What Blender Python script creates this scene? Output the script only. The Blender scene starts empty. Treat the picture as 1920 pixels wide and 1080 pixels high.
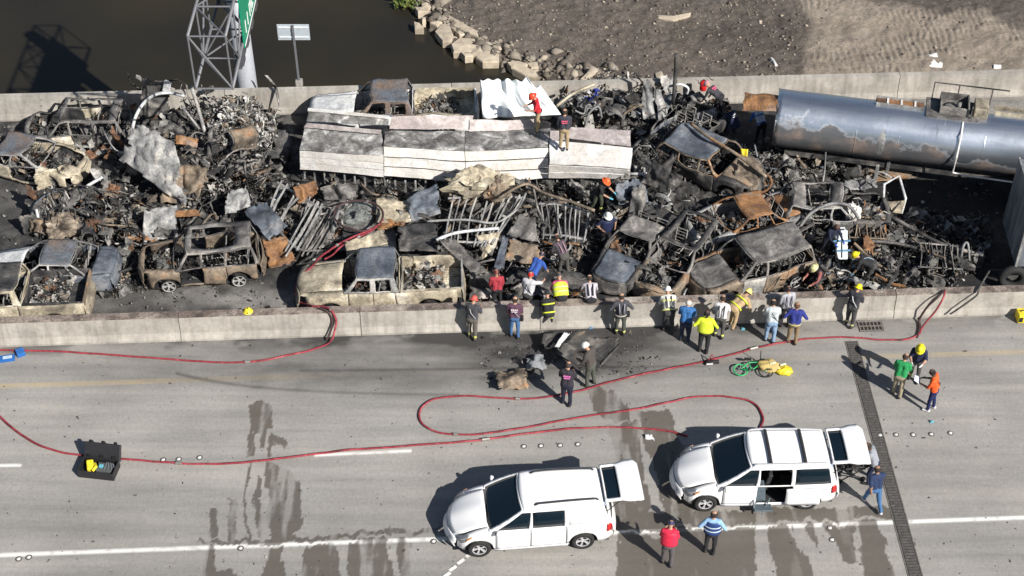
import bpy, math, random
import numpy as np
from mathutils import Vector, Matrix, Euler, noise
R = math.radians
rnd = random.Random(7)
C = bpy.context.scene.collection
# ------------------------------------------------------------------ camera, sky, sun
FPX, TH, CH = 3000.0, R(42.0), 37.7          # focal length in photo pixels, tilt below the horizon, height over the deck
cam_d = bpy.data.cameras.new('camera'); cam = bpy.data.objects.new('camera', cam_d); C.objects.link(cam)
cam_d.sensor_width = 36.0; cam_d.lens = FPX / 1920 * 36.0; cam_d.clip_end = 6000; cam_d.clip_start = 1.0
cam.location = (0, 0, CH); cam.rotation_euler = (R(90) - TH, 0, 0)
bpy.context.scene.camera = cam
SUN_EL, SUN_AZ = R(37.0), R(137.0)           # azimuth clockwise from +Y
world = bpy.data.worlds.new('World'); bpy.context.scene.world = world; world.use_nodes = True
wn = world.node_tree.nodes; wl = world.node_tree.links
sky = wn.new('ShaderNodeTexSky'); sky.sky_type = 'NISHITA'; sky.sun_disc = False
sky.sun_elevation = SUN_EL; sky.sun_rotation = SUN_AZ
wn['Background'].inputs['Strength'].default_value = 0.05
wl.new(sky.outputs[0], wn['Background'].inputs['Color'])
sun_d = bpy.data.lights.new('sun', 'SUN'); sun_d.energy = 5.0; sun_d.angle = R(0.5); sun_d.color = (1.0, 0.955, 0.89)
sun = bpy.data.objects.new('sun', sun_d); C.objects.link(sun)
sdir = Vector((math.sin(SUN_AZ) * math.cos(SUN_EL), math.cos(SUN_AZ) * math.cos(SUN_EL), math.sin(SUN_EL)))
sun.rotation_euler = sdir.to_track_quat('Z', 'Y').to_euler()
vs = bpy.context.scene.view_settings
vs.view_transform = 'Standard'; vs.look = 'None'; vs.gamma = 1.0; vs.exposure = 0.45; vs.use_curve_mapping = False

SN, CS = math.sin(TH), math.cos(TH)
def P(x, y, z=0.0):
    """a place in the scene, read off the photograph (photo pixels) at height z over the deck"""
    u = x - 960.0; v = 540.0 - y; t = (CH - z) / (FPX * SN - v * CS)
    return Vector((u * t, (FPX * CS + v * SN) * t, z))
def PX(X, Y, Z=0.0):
    h = CH - Z; d = Y * CS + h * SN
    return 960 + FPX * X / d, 540 - FPX * (Y * SN - h * CS) / d

# ------------------------------------------------------------------ helpers: materials
def col(h, k=1.0):
    if not isinstance(h, str): return tuple(h) + ((1.0,) if len(h) == 3 else ())
    h = h.lstrip('#'); o = []
    for i in (0, 2, 4):
        c = int(h[i:i + 2], 16) / 255.0
        o.append((c / 12.92 if c <= 0.04045 else ((c + 0.055) / 1.055) ** 2.4) * k)
    return tuple(o) + (1.0,)
class NT:
    def __init__(s, name):
        s.m = bpy.data.materials.new(name); s.m.use_nodes = True; s.t = s.m.node_tree; s.n = s.t.nodes
        s.b = s.n['Principled BSDF']
    def new(s, t, **kw):
        n = s.n.new(t)
        for k, v in kw.items():
            if hasattr(n, k): setattr(n, k, v)
            else: n.inputs[k.replace('_', ' ')].default_value = v
        return n
    def link(s, a, b): s.t.links.new(a, b)
    def coord(s, which='Object', scale=None, rand=0.0):
        tc = s.new('ShaderNodeTexCoord'); o = tc.outputs[which]
        if rand:
            oi = s.new('ShaderNodeObjectInfo'); mu = s.new('ShaderNodeMath', operation='MULTIPLY')
            mu.inputs[1].default_value = rand; s.link(oi.outputs['Random'], mu.inputs[0])
            cb = s.new('ShaderNodeCombineXYZ'); s.link(mu.outputs[0], cb.inputs[0]); s.link(mu.outputs[0], cb.inputs[2])
            va = s.new('ShaderNodeVectorMath', operation='ADD'); s.link(o, va.inputs[0]); s.link(cb.outputs[0], va.inputs[1]); o = va.outputs[0]
        if scale:
            mp = s.new('ShaderNodeMapping'); mp.inputs['Scale'].default_value = scale; s.link(o, mp.inputs[0]); o = mp.outputs[0]
        return o
    def noise(s, vec, scale, detail=6, rough=0.6, dist=0.0):
        n = s.new('ShaderNodeTexNoise'); n.inputs['Scale'].default_value = scale; n.inputs['Detail'].default_value = detail
        n.inputs['Roughness'].default_value = rough; n.inputs['Distortion'].default_value = dist
        s.link(vec, n.inputs['Vector']); return n.outputs['Fac']
    def ramp(s, fac, stops, interp='LINEAR'):
        r = s.new('ShaderNodeValToRGB'); e = r.color_ramp.elements; r.color_ramp.interpolation = interp
        while len(e) > 1: e.remove(e[-1])
        e[0].position = stops[0][0]; e[0].color = col(stops[0][1])
        for p, c in stops[1:]:
            x = e.new(p); x.color = col(c)
        s.link(fac, r.inputs[0]); return r.outputs[0]
    def mix(s, fac, a, b, mode='MIX'):
        m = s.new('ShaderNodeMix', data_type='RGBA', blend_type=mode)
        for v, i in ((fac, 0), (a, 6), (b, 7)):
            if hasattr(v, 'is_output'): s.link(v, m.inputs[i])
            else: m.inputs[i].default_value = v if i == 0 else col(v)
        return m.outputs[2]
    def attr(s, name):
        a = s.new('ShaderNodeAttribute'); a.attribute_name = name; return a.outputs['Fac']
    def math(s, op, a, b=0.0, clamp=False):
        m = s.new('ShaderNodeMath', operation=op); m.use_clamp = clamp
        for v, i in ((a, 0), (b, 1)):
            if hasattr(v, 'is_output'): s.link(v, m.inputs[i])
            else: m.inputs[i].default_value = v
        return m.outputs[0]
    def bump(s, h, strength=0.4, dist=0.02):
        b = s.new('ShaderNodeBump'); b.inputs['Strength'].default_value = strength; b.inputs['Distance'].default_value = dist
        s.link(h, b.inputs['Height']); s.link(b.outputs[0], s.b.inputs['Normal'])
    def fin(s, c=None, rough=0.6, metal=0.0, spec=None):
        if c is not None:
            if hasattr(c, 'is_output'): s.link(c, s.b.inputs['Base Color'])
            else: s.b.inputs['Base Color'].default_value = col(c)
        if hasattr(rough, 'is_output'): s.link(rough, s.b.inputs['Roughness'])
        else: s.b.inputs['Roughness'].default_value = rough
        s.b.inputs['Metallic'].default_value = metal
        if spec is not None: s.b.inputs['Specular IOR Level'].default_value = spec
        return s.m
_mc = {}
def plain(c, rough=0.6, metal=0.0, var=0.18, name='surface', sc=9.0, bump=0.0):
    k = (str(c), rough, metal, var, sc, bump)
    if k in _mc: return _mc[k]
    n = NT(name); v = n.coord('Object', rand=7.0)
    f = n.noise(v, sc, 5, 0.6)
    a = col(c); lo = tuple(x * (1 - var) for x in a[:3]); hi = tuple(min(1, x * (1 + var)) for x in a[:3])
    cc = n.ramp(f, [(0.3, lo), (0.7, hi)])
    if bump: n.bump(n.noise(v, sc * 2.5, 4), bump, 0.03)
    _mc[k] = n.fin(cc, rough, metal); return _mc[k]
def burnt(name, soot, main, second, third, scale=1.1, bias=0.0, fleck=0.35, rough=0.72, metal=0.15, speck=0.6):
    """scorched sheet metal: soot, bare grey, ash and rust in cloudy patches"""
    n = NT(name); v = n.coord('Object', rand=13.0)
    f = n.noise(v, scale, 9, 0.62, 0.7)
    c = n.ramp(f, [(0.30 + bias, soot), (0.41 + bias, main), (0.55 + bias, second), (0.66 + bias, third)])
    g = n.noise(v, scale * 3.1, 7, 0.7, 0.3)
    k = n.ramp(g, [(0.46, (0, 0, 0)), (0.60, (1, 1, 1))])
    c = n.mix(n.math('MULTIPLY', k, fleck), c, soot)
    h = n.noise(v, 13.0, 6, 0.7)
    c = n.mix(speck, c, n.ramp(h, [(0.34, (0.35, 0.35, 0.36)), (0.5, (1.0, 1.0, 1.0)), (0.68, (1.7, 1.65, 1.6))]), 'MULTIPLY')
    n.bump(n.math('ADD', h, n.math('MULTIPLY', g, 2.0)), 0.55, 0.03)
    return n.fin(c, rough, metal)

# ------------------------------------------------------------------ helpers: objects
def tag(o, label=None, cat=None, group=None, kind=None):
    if label: o['label'] = label
    if cat: o['category'] = cat
    if group: o['group'] = group
    if kind: o['kind'] = kind
    return o
def thing(name, label, cat, loc=(0, 0, 0), rot=(0, 0, 0), group=None):
    o = bpy.data.objects.new(name, None); C.objects.link(o); o.location = loc; o.rotation_euler = rot
    o.empty_display_size = 0.2
    return tag(o, label, cat, group)
def dup(o, parent=None):
    c = o.copy(); C.objects.link(c)
    if parent is not None: c.parent = parent
    for ch in list(o.children): dup(ch, c)
    return c
def mesh_np(name, V, quads=None, tris=None, mi=None):
    me = bpy.data.meshes.new(name); V = np.asarray(V, dtype=np.float32)
    nq = 0 if quads is None else len(quads); nt = 0 if tris is None else len(tris)
    me.vertices.add(len(V)); me.vertices.foreach_set('co', V.ravel())
    me.loops.add(nq * 4 + nt * 3); me.polygons.add(nq + nt)
    li = []
    if nq: li.append(np.asarray(quads, dtype=np.int32).ravel())
    if nt: li.append(np.asarray(tris, dtype=np.int32).ravel())
    me.loops.foreach_set('vertex_index', np.concatenate(li))
    st = np.concatenate([np.arange(nq) * 4, nq * 4 + np.arange(nt) * 3]).astype(np.int32)
    me.polygons.foreach_set('loop_start', st)
    me.polygons.foreach_set('loop_total', np.concatenate([np.full(nq, 4), np.full(nt, 3)]).astype(np.int32))
    if mi is not None: me.polygons.foreach_set('material_index', np.asarray(mi, dtype=np.int32))
    me.update(calc_edges=True); me.validate(); return me
class G:
    """collects shapes and links them as one mesh object"""
    def __init__(s): s.v = []; s.f = []; s.mi = []
    def add(s, vs, fs, mi=0, M=None):
        b = len(s.v)
        s.v += [tuple(M @ Vector(v)) for v in vs] if M is not None else [tuple(v) for v in vs]
        for f in fs: s.f.append(tuple(i + b for i in f)); s.mi.append(mi)
        return s
    def box(s, c, d, mi=0, M=None, taper=1.0, rot=None):
        x, y, z = [k / 2 for k in d]; vs = []
        for sz in (-1, 1):
            t = taper if sz > 0 else 1
            for sx, sy in ((-1, -1), (1, -1), (1, 1), (-1, 1)): vs.append(Vector((sx * x * t, sy * y * t, sz * z)))
        if rot is not None:
            E = Euler(rot).to_matrix(); vs = [E @ v for v in vs]
        vs = [v + Vector(c) for v in vs]
        return s.add(vs, [(3, 2, 1, 0), (4, 5, 6, 7), (0, 1, 5, 4), (1, 2, 6, 5), (2, 3, 7, 6), (3, 0, 4, 7)], mi, M)
    def bar(s, a, b, w, h=None, mi=0):
        a = Vector(a); b = Vector(b); h = h or w; d = b - a
        if d.length < 1e-6: return s
        M = Matrix.Translation((a + b) / 2) @ d.to_track_quat('X', 'Z').to_matrix().to_4x4()
        return s.box((0, 0, 0), (d.length, w, h), mi, M)
    def tube(s, pts, r, n=6, mi=0, closed=False, flat=1.0, r1=None):
        pts = [Vector(p) for p in pts]; m = len(pts); vs = []; up = Vector((0, 0, 1))
        for i, p in enumerate(pts):
            a = pts[i - 1] if (i > 0 or closed) else p; b = pts[(i + 1) % m] if (i < m - 1 or closed) else p
            d = (b - a).normalized() if (b - a).length > 1e-9 else Vector((1, 0, 0))
            q = d.cross(up)
            if q.length < 0.05: q = d.cross(Vector((0, 1, 0)))
            q.normalize(); w = q.cross(d)
            rr = r if r1 is None else r + (r1 - r) * i / max(1, m - 1)
            for k in range(n):
                t = 2 * math.pi * k / n; vs.append(p + q * math.cos(t) * rr + w * math.sin(t) * rr * flat)
        fs = []
        for i in range(m if closed else m - 1):
            j = (i + 1) % m
            for k in range(n): fs.append((i * n + k, j * n + k, j * n + (k + 1) % n, i * n + (k + 1) % n))
        if not closed: fs.append(tuple(range(n))); fs.append(tuple((m - 1) * n + k for k in reversed(range(n))))
        return s.add(vs, fs, mi)
    def grid(s, fn, nu, nv, mi=0, skip=None):
        vs = [fn(i / nu, j / nv) for i in range(nu + 1) for j in range(nv + 1)]; fs = []
        for i in range(nu):
            for j in range(nv):
                if skip and skip((i + .5) / nu, (j + .5) / nv): continue
                a = i * (nv + 1) + j; fs.append((a, a + nv + 1, a + nv + 2, a + 1))
        return s.add(vs, fs, mi)
    def lathe(s, prof, n=16, M=None, mi=0, closed=False):
        """prof: (radius, height) pairs turned about local Z"""
        vs = []
        for r, z in prof:
            for k in range(n):
                t = 2 * math.pi * k / n; vs.append(Vector((r * math.cos(t), r * math.sin(t), z)))
        fs = []; m = len(prof)
        for i in range(m if closed else m - 1):
            j = (i + 1) % m
            for k in range(n): fs.append((i * n + k, i * n + (k + 1) % n, j * n + (k + 1) % n, j * n + k))
        return s.add(vs, fs, mi, M)
    def build(s, name, mats, parent=None, smooth=False, solid=0.0, bevel=0.0, loc=None, warp=None):
        me = bpy.data.meshes.new(name); seen = {}; idx = []; vs = []
        for v in s.v:
            k = (round(v[0], 4), round(v[1], 4), round(v[2], 4))
            if k not in seen: seen[k] = len(vs); vs.append(v)
            idx.append(seen[k])
        fs = []; ms = []
        for f, m in zip(s.f, s.mi):
            q = []
            for i in f:
                if idx[i] not in q: q.append(idx[i])
            if len(q) > 2: fs.append(tuple(q)); ms.append(m)
        if warp: vs = [warp(Vector(v)) for v in vs]
        me.from_pydata([tuple(v) for v in vs], [], fs); me.validate()
        for m in (mats if isinstance(mats, (list, tuple)) else [mats]): me.materials.append(m)
        if len(me.polygons) == len(ms): me.polygons.foreach_set('material_index', ms)
        if smooth: me.polygons.foreach_set('use_smooth', [True] * len(me.polygons))
        o = bpy.data.objects.new(name, me); C.objects.link(o)
        if parent is not None: o.parent = parent
        if loc is not None: o.location = loc
        if solid:
            md = o.modifiers.new('s', 'SOLIDIFY'); md.thickness = solid; md.offset = -1
        if bevel:
            md = o.modifiers.new('b', 'BEVEL'); md.width = bevel; md.segments = 2; md.limit_method = 'ANGLE'
            if smooth is False: md.harden_normals = False
        return o
def smooth_line(pts, n=6):
    """Catmull-Rom through the points"""
    pts = [Vector(p) for p in pts]; out = []
    for i in range(len(pts) - 1):
        p0 = pts[max(0, i - 1)]; p1 = pts[i]; p2 = pts[i + 1]; p3 = pts[min(len(pts) - 1, i + 2)]
        for k in range(n):
            t = k / n
            out.append(0.5 * ((2 * p1) + (p2 - p0) * t + (2 * p0 - 5 * p1 + 4 * p2 - p3) * t * t + (3 * p1 - p0 - 3 * p2 + p3) * t ** 3))
    out.append(pts[-1]); return out

# numpy noise for ground masks
_rs = np.random.RandomState(3); _lat = _rs.rand(256, 256).astype(np.float32)
def vnoise(x, y):
    xi = np.floor(x).astype(int); yi = np.floor(y).astype(int); fx = x - xi; fy = y - yi
    fx = fx * fx * (3 - 2 * fx); fy = fy * fy * (3 - 2 * fy)
    a = _lat[xi & 255, yi & 255]; b = _lat[(xi + 1) & 255, yi & 255]; c = _lat[xi & 255, (yi + 1) & 255]; d = _lat[(xi + 1) & 255, (yi + 1) & 255]
    return (a * (1 - fx) + b * fx) * (1 - fy) + (c * (1 - fx) + d * fx) * fy
def fbm(x, y, o=5):
    s = 0; a = 0.5; t = 0
    for i in range(o):
        s = s + a * vnoise(x + 17.3 * i, y + 9.1 * i); t += a; a *= 0.55; x = x * 2.03; y = y * 2.03
    return s / t
def inpoly(x, y, poly):
    r = np.zeros(x.shape, bool); n = len(poly)
    for i in range(n):
        x1, y1 = poly[i]; x2, y2 = poly[(i + 1) % n]
        if y1 == y2: continue
        c = ((y1 > y) != (y2 > y)) & (x < (x2 - x1) * (y - y1) / (y2 - y1) + x1); r ^= c
    return r
def sheet_grid(name, x0, x1, y0, y1, step, zf, mat, attrs, kind='structure', shear=0.0):
    nx = int((x1 - x0) / step) + 1; ny = int((y1 - y0) / step) + 1
    X, Y = np.meshgrid(np.linspace(x0, x1, nx), np.linspace(y0, y1, ny), indexing='ij')
    Y = Y + shear * X
    Z = zf(X, Y) if callable(zf) else np.full(X.shape, zf)
    V = np.stack([X, Y, Z], -1).reshape(-1, 3)
    I = np.arange(nx * ny).reshape(nx, ny)
    Q = np.stack([I[:-1, :-1], I[1:, :-1], I[1:, 1:], I[:-1, 1:]], -1).reshape(-1, 4)
    me = mesh_np(name, V, quads=Q); me.materials.append(mat)
    if callable(zf): me.polygons.foreach_set('use_smooth', [True] * len(me.polygons))
    h = CH - Z; d = Y * CS + h * SN; px = 960 + FPX * X / d; py = 540 - FPX * (Y * SN - h * CS) / d
    for k, fn in attrs.items():
        a = me.attributes.new(k, 'FLOAT', 'POINT'); a.data.foreach_set('value', np.asarray(fn(X, Y, px, py), dtype=np.float32).ravel())
    o = bpy.data.objects.new(name, me); C.objects.link(o); o['kind'] = kind
    return o
# ------------------------------------------------------------------ road decks
def warp(x, y, px, py, A, sx=1.3, sy=1.3, o=4):
    return px + (fbm(x * sx + 5, y * sy + 3, o) - .5) * A, py + (fbm(x * sx + 50, y * sy + 31, o) - .5) * A
WET = [  # damp marks on the road, photo pixels
 [(468, 760), (512, 762), (514, 806), (470, 815)], [(463, 812), (476, 812), (470, 860), (455, 862)], [(488, 805), (500, 805), (500, 850), (489, 850)],
 [(512, 812), (545, 830), (540, 845), (518, 838), (520, 862), (510, 862)], [(505, 868), (545, 885), (560, 910), (566, 990), (548, 1008), (505, 1008), (508, 930)],
 [(386, 955), (400, 950), (400, 1010), (386, 1012)], [(418, 935), (445, 935), (440, 1010), (420, 1010)], [(462, 870), (468, 870), (468, 1008), (462, 1008)],
 [(484, 900), (495, 900), (497, 1002), (486, 1002)], [(380, 1022), (395, 1022), (402, 1060), (430, 1062), (442, 1095), (376, 1095)],
 [(500, 1022), (532, 1020), (534, 1095), (484, 1095)], [(580, 1020), (628, 1018), (640, 1095), (572, 1095)], [(655, 1016), (730, 1014), (735, 1095), (655, 1095)], [(742, 1013), (765, 1013), (772, 1095), (745, 1095)],
 [(370, 1013), (560, 1003), (830, 992), (830, 1003), (560, 1013), (370, 1020)], [(1105, 727), (1150, 728), (1182, 758), (1186, 790), (1118, 775)],
 [(1135, 790), (1200, 790), (1200, 850), (1215, 990), (1150, 995), (1150, 880)], [(1200, 770), (1250, 765), (1290, 880), (1310, 960), (1240, 975), (1215, 850)],
 [(1130, 965), (1700, 955), (1700, 975), (1130, 995)], [(1160, 1000), (1415, 990), (1412, 1030), (1420, 1095), (1150, 1095)],
 [(1440, 990), (1480, 988), (1492, 1010), (1525, 1095), (1470, 1095), (1448, 1040)], [(1502, 987), (1527, 987), (1528, 1020), (1518, 1026)],
 [(1548, 985), (1598, 984), (1600, 1030), (1612, 1056), (1580, 1050)], [(1608, 984), (1640, 983), (1660, 1020), (1680, 1095), (1625, 1090), (1612, 1030)]]
def wet(X, Y, px, py):
    wx, wy = warp(X, Y, px, py, 34, 1.6, .5); wx2, wy2 = warp(X, Y, wx, wy, 15, 6, 2, 4)
    m = np.zeros(X.shape, bool)
    for p in WET: m |= inpoly(wx2, wy2, p)
    st = np.clip((fbm(X * 3.2, Y * .45, 3) + .18 * fbm(X * 9, Y * 5) - .42) * 7, 0, 1)          # streaks left by run-off
    return m * np.clip(.25 + .75 * st + .55 * ((px > 1100) & (py > 985)), 0, 1)
def soot_road(X, Y, px, py):
    wx, wy = warp(X, Y, px, py, 40)
    d = lambda cx, cy, rx, ry: np.exp(-(((wx - cx) / rx) ** 2 + ((wy - cy) / ry) ** 2))
    base = 651 - .0317 * px; k = np.clip(1 - (py - base) / 30, 0, 1) * (py > base - 6)
    n = fbm(X * .7, Y * 3)
    s = k * np.clip((fbm(X * .5 + 9, Y * .9) - .40) * 9, 0, 1) * .6 + .42 * np.clip(1 - (py - base) / 120, 0, 1) * (py > base - 6) * np.clip((wx - 120) / 350, 0, 1) * np.clip((1720 - wx) / 350, 0, 1) * (.55 + .9 * fbm(X * .8, Y * 1.5)) + .3 * d(560, 700, 330, 22) + .16 * d(1000, 705, 500, 50) + .75 * d(300, 640, 70, 10) + .45 * d(620, 630, 120, 14)
    s = s + .55 * d(1020, 655, 170, 34) + .5 * d(960, 712, 60, 24) + .35 * d(1120, 680, 120, 30) + .3 * d(900, 640, 110, 24) + .28 * d(1200, 640, 150, 22)
    skid = np.exp(-((py - (700 + 42 * (1 - np.exp(-np.clip(px - 330, 0, 999) / 160.)))) / 3.2) ** 2) * (px > 330) * (px < 860) * .4
    skid += np.exp(-((py - (690 + .012 * (1000 - px))) / 2.5) ** 2) * (px > 560) * (px < 1330) * .25
    return np.clip(s * (.5 + n) + skid, 0, 1)
def white_line(X, Y, px, py):
    L = lambda q, w: np.clip((w - np.abs(q)) / 2.4 + .5, 0, 1)
    a = L(py - (1041 - .0368 * px), 3.6)
    d = L(py - (853 - .045 * (px - 600)), 2.6) * (px > 590) * (px < 771)
    e = L(py - (873 - .02 * px), 2.6) * (px < 40)
    return np.maximum(a, np.maximum(d, e)) * (0.6 + .4 * np.clip((fbm(X * 3, Y * 6) - .3) * 8, 0, 1))
def yellow_line(X, Y, px, py):
    yl = 724 - .0335 * px
    w = np.where(px < 620, np.clip(1.2 - px / 700., .3, 1), np.where(px > 1600, .75, .18))
    return (np.abs(py - yl) < 4.2) * w * (.35 + .8 * fbm(X * 2, Y * 5))
n = NT('road_concrete'); v = n.coord('Object')
c = n.ramp(n.noise(v, .35, 6, .55), [(.3, (.280, .270, .254)), (.7, (.362, .350, .330))])
sv = n.new('ShaderNodeMapping'); sv.inputs['Scale'].default_value = (.12, 1.7, 1); n.link(v, sv.inputs[0])
c = n.mix(.75, c, n.ramp(n.noise(sv.outputs[0], 1.3, 6, .6), [(.3, (.74, .745, .76)), (.65, (1.1, 1.08, 1.05))]), 'MULTIPLY')
fine = n.noise(v, 9, 8, .75)
c = n.mix(.6, c, n.ramp(fine, [(.3, (.72, .72, .72)), (.65, (1.12, 1.12, 1.12))]), 'MULTIPLY')
gv = n.new('ShaderNodeMapping'); gv.inputs['Scale'].default_value = (9, 1.2, 1); n.link(v, gv.inputs[0])
c = n.mix(.35, c, n.ramp(n.noise(gv.outputs[0], 3, 3, .6), [(.4, (.85, .85, .85)), (.6, (1.08, 1.08, 1.08))]), 'MULTIPLY')
tm = n.new('ShaderNodeMapping'); tm.inputs['Scale'].default_value = (.05, .62, 1); n.link(v, tm.inputs[0])
c = n.mix(.6, c, n.ramp(n.noise(tm.outputs[0], 1.0, 3, .5), [(.42, (.80, .80, .81)), (.58, (1.06, 1.05, 1.04))]), 'MULTIPLY')
bl = n.noise(v, 1.7, 8, .75); c = n.mix(n.ramp(bl, [(.60, (0, 0, 0)), (.75, (.35, .35, .35))]), c, (.12, .115, .105))
spk = n.noise(v, 3.3, 3, .5); c = n.mix(n.ramp(spk, [(.70, (0, 0, 0)), (.73, (1, 1, 1))]), c, (.06, .055, .05))
c = n.mix(n.math('MULTIPLY', n.attr('yellow'), .5), c, (.50, .37, .17))
c = n.mix(n.math('MINIMUM', n.attr('white'), 1.0), c, (.74, .73, .70))
c = n.mix(n.attr('soot'), c, (.045, .043, .042))
c = n.mix(n.math('MULTIPLY', n.attr('wet'), .78), c, (.082, .068, .053))
n.bump(fine, .25, .01)
road_m = n.fin(c, n.math('SUBTRACT', .85, n.math('MULTIPLY', n.attr('wet'), .3)))
_a, _b = P(0, 651), P(1920, 590); SH = (_b.y - _a.y) / (_b.x - _a.x); YM = _a.y - SH * _a.x + .3      # the bridge runs at a slight angle to the camera
road = sheet_grid('road', -19, 19, 28.3, YM, .045, 0.0, road_m, {'wet': wet, 'soot': soot_road, 'white': white_line, 'yellow': yellow_line}, shear=SH)
# wreck-side carriageway
def char(X, Y, px, py):  # charring under the piles, with the black shade of their gaps painted in
    wx, wy = warp(X, Y, px, py, 70); m = 0
    for cx, cy, rx, ry in ((330, 290, 260, 90), (300, 420, 200, 50), (850, 420, 330, 70), (1200, 210, 160, 50), (1350, 400, 260, 130), (1650, 400, 240, 130), (1000, 530, 180, 30), (1780, 400, 130, 100)): m = np.maximum(m, np.exp(-(((wx - cx) / rx) ** 4 + ((wy - cy) / ry) ** 4)))
    return np.clip(m, 0, 1)
def ash(X, Y, px, py):
    wx, wy = warp(X, Y, px, py, 60)
    d = lambda cx, cy, rx, ry: np.exp(-(((wx - cx) / rx) ** 2 + ((wy - cy) / ry) ** 2))
    clean = d(480, 560, 170, 22) + .8 * d(560, 235, 60, 30) + d(1840, 200, 170, 45) * 1.3 + .35 * d(1650, 320, 60, 60) + .35 * d(40, 370, 120, 40) + .4 * d(200, 560, 60, 30)
    return np.clip(clean * (.6 + .9 * fbm(X, Y)), 0, 1)
n = NT('scorched_road'); v = n.coord('Object')
c = n.ramp(n.noise(v, .7, 9, .72, 0.0), [(.40, (.012, .012, .014)), (.52, (.034, .033, .033)), (.62, (.085, .082, .078)), (.74, (.15, .14, .13))])
c = n.mix(n.attr('ash'), c, n.ramp(n.noise(v, 2.0, 6, .6), [(.3, (.17, .165, .16)), (.7, (.30, .285, .26))]))
f2 = n.noise(v, 14, 8, .8); c = n.mix(.7, c, n.ramp(f2, [(.3, (.45, .45, .45)), (.55, (1, 1, 1)), (.7, (1.9, 1.85, 1.8))]), 'MULTIPLY')
c = n.mix(n.math('MULTIPLY', n.attr('char'), .8), c, (.008, .008, .009)); n.bump(f2, .8, .03)
burn_road = sheet_grid('burnt_carriageway', -24, 24, YM, YM + 13.0, .12, 0.0, n.fin(c, .85), {'ash': ash, 'char': char}, shear=SH)
deckm = plain((.26, .25, .235), .85, name='deck_concrete')
def skew(x, y, z): return (x, y + SH * x, z)
g = G(); vs = [skew(sx * 80, yy, zz) for zz in (-1.2, -.012) for sx, yy in ((-1, 26), (1, 26), (1, 53.0), (-1, 53.0))]
g.add(vs, [(3, 2, 1, 0), (4, 5, 6, 7), (0, 1, 5, 4), (1, 2, 6, 5), (2, 3, 7, 6), (3, 0, 4, 7)])
tag(g.build('bridge_deck', deckm), kind='structure')
tag(G().grid(lambda a, b: skew(-80 + 60.95 * a, 26.5 + 12.7 * b, -.003), 4, 2).grid(lambda a, b: skew(19.05 + 60.95 * a, 26.5 + 12.7 * b, -.003), 4, 2).build('road_beyond', deckm), kind='structure')
# ------------------------------------------------------------------ concrete barriers in cast segments
n = NT('barrier_concrete'); v = n.coord('Object', rand=30)
c = n.ramp(n.noise(v, .8, 8, .6), [(.3, (.27, .25, .225)), (.55, (.40, .375, .335)), (.75, (.52, .49, .45))])
c = n.mix(.5, c, n.ramp(n.noise(v, 7, 8, .75), [(.3, (.6, .6, .6)), (.6, (1.1, 1.1, 1.1))]), 'MULTIPLY')
dv = n.new('ShaderNodeMapping'); dv.inputs['Scale'].default_value = (3.2, .4, .4); n.link(v, dv.inputs[0])
c = n.mix(.45, c, n.ramp(n.noise(dv.outputs[0], 1.4, 6, .6), [(.35, (.55, .53, .5)), (.55, (1.05, 1.05, 1.05))]), 'MULTIPLY')
n.bump(n.noise(v, 20, 5), .3, .01)
barm = n.fin(c, .85)
topm = burnt('scorched_barrier_top', (.05, .04, .035), (.17, .135, .115), (.30, .25, .215), (.42, .38, .33), .8, fleck=.6, metal=0)
def barrier(label, ends, side, height, top=.30, base=.58, seg=6.1, capmat=None, facemat=None):
    """ends: base line seen from the camera, side=+1 extends away from the camera; one F-shaped profile per cast segment"""
    a, b = Vector(ends[0]), Vector(ends[1]); d = (b - a); d.z = 0; L = d.length; d.normalize(); nrm = Vector((-d.y, d.x, 0))
    if nrm.y < 0: nrm = -nrm
    root = thing('concrete_barrier', label, 'barrier', a)
    k0 = -3; k1 = int(L / seg) + 4
    s0 = (base - top) / 2
    prof = [(0, 0), (0, .08), (s0 * .62, .30), (s0, height), (s0 + top, height), (base - s0 * .62, .30), (base, .08), (base, 0)]
    for k in range(k0, k1):
        g = G(); x0 = k * seg + .012; x1 = (k + 1) * seg - .012; m = len(prof); vs = []
        NS = 8
        for i in range(NS + 1):
            xx = x0 + (x1 - x0) * i / NS
            for (o, z) in prof:
                w = .008 * noise.noise(Vector((xx * .9 + k, o * 7, z * 3 + base)))
                vs.append(d * xx + nrm * (o * side + w) + Vector((0, 0, z)))
        fs = []; 
        for i in range(NS):
            for j in range(m - 1): fs.append((i * m + j, (i + 1) * m + j, (i + 1) * m + j + 1, i * m + j + 1))
        fs.append(tuple(range(m))); fs.append(tuple(NS * m + q for q in reversed(range(m))))
        g.add(vs, fs)
        g.build('barrier_segment', facemat or barm, root)
        if capmat:
            q = G(); q.grid(lambda u, w: d * (x0 + (x1 - x0) * u) + nrm * (s0 - .012 + (top + .024) * w) * side + Vector((0, 0, height + .005 + .012 * abs(noise.noise(Vector((u * 9 + k, w, 2)))))), 12, 2)
            q.build('sooty_cap', capmat, root, solid=.02)
    return root, a, d, nrm, prof
NB = barrier('long concrete median barrier between the clean road and the wrecks', (P(0, 651), P(1920, 590)), 1, .96, .30, .62, 6.1, topm)
FBe = (P(0, 228), P(1920, 181))
FB = barrier('far concrete parapet in front of the water and mud', FBe, 1, 1.07, .26, .5, 9.0)
SB = barrier('concrete parapet along the near shoulder', (Vector((-18, 26.6, 0)), Vector((18, 26.0, 0))), 1, .9, .28, .5, 6.1)
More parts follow.
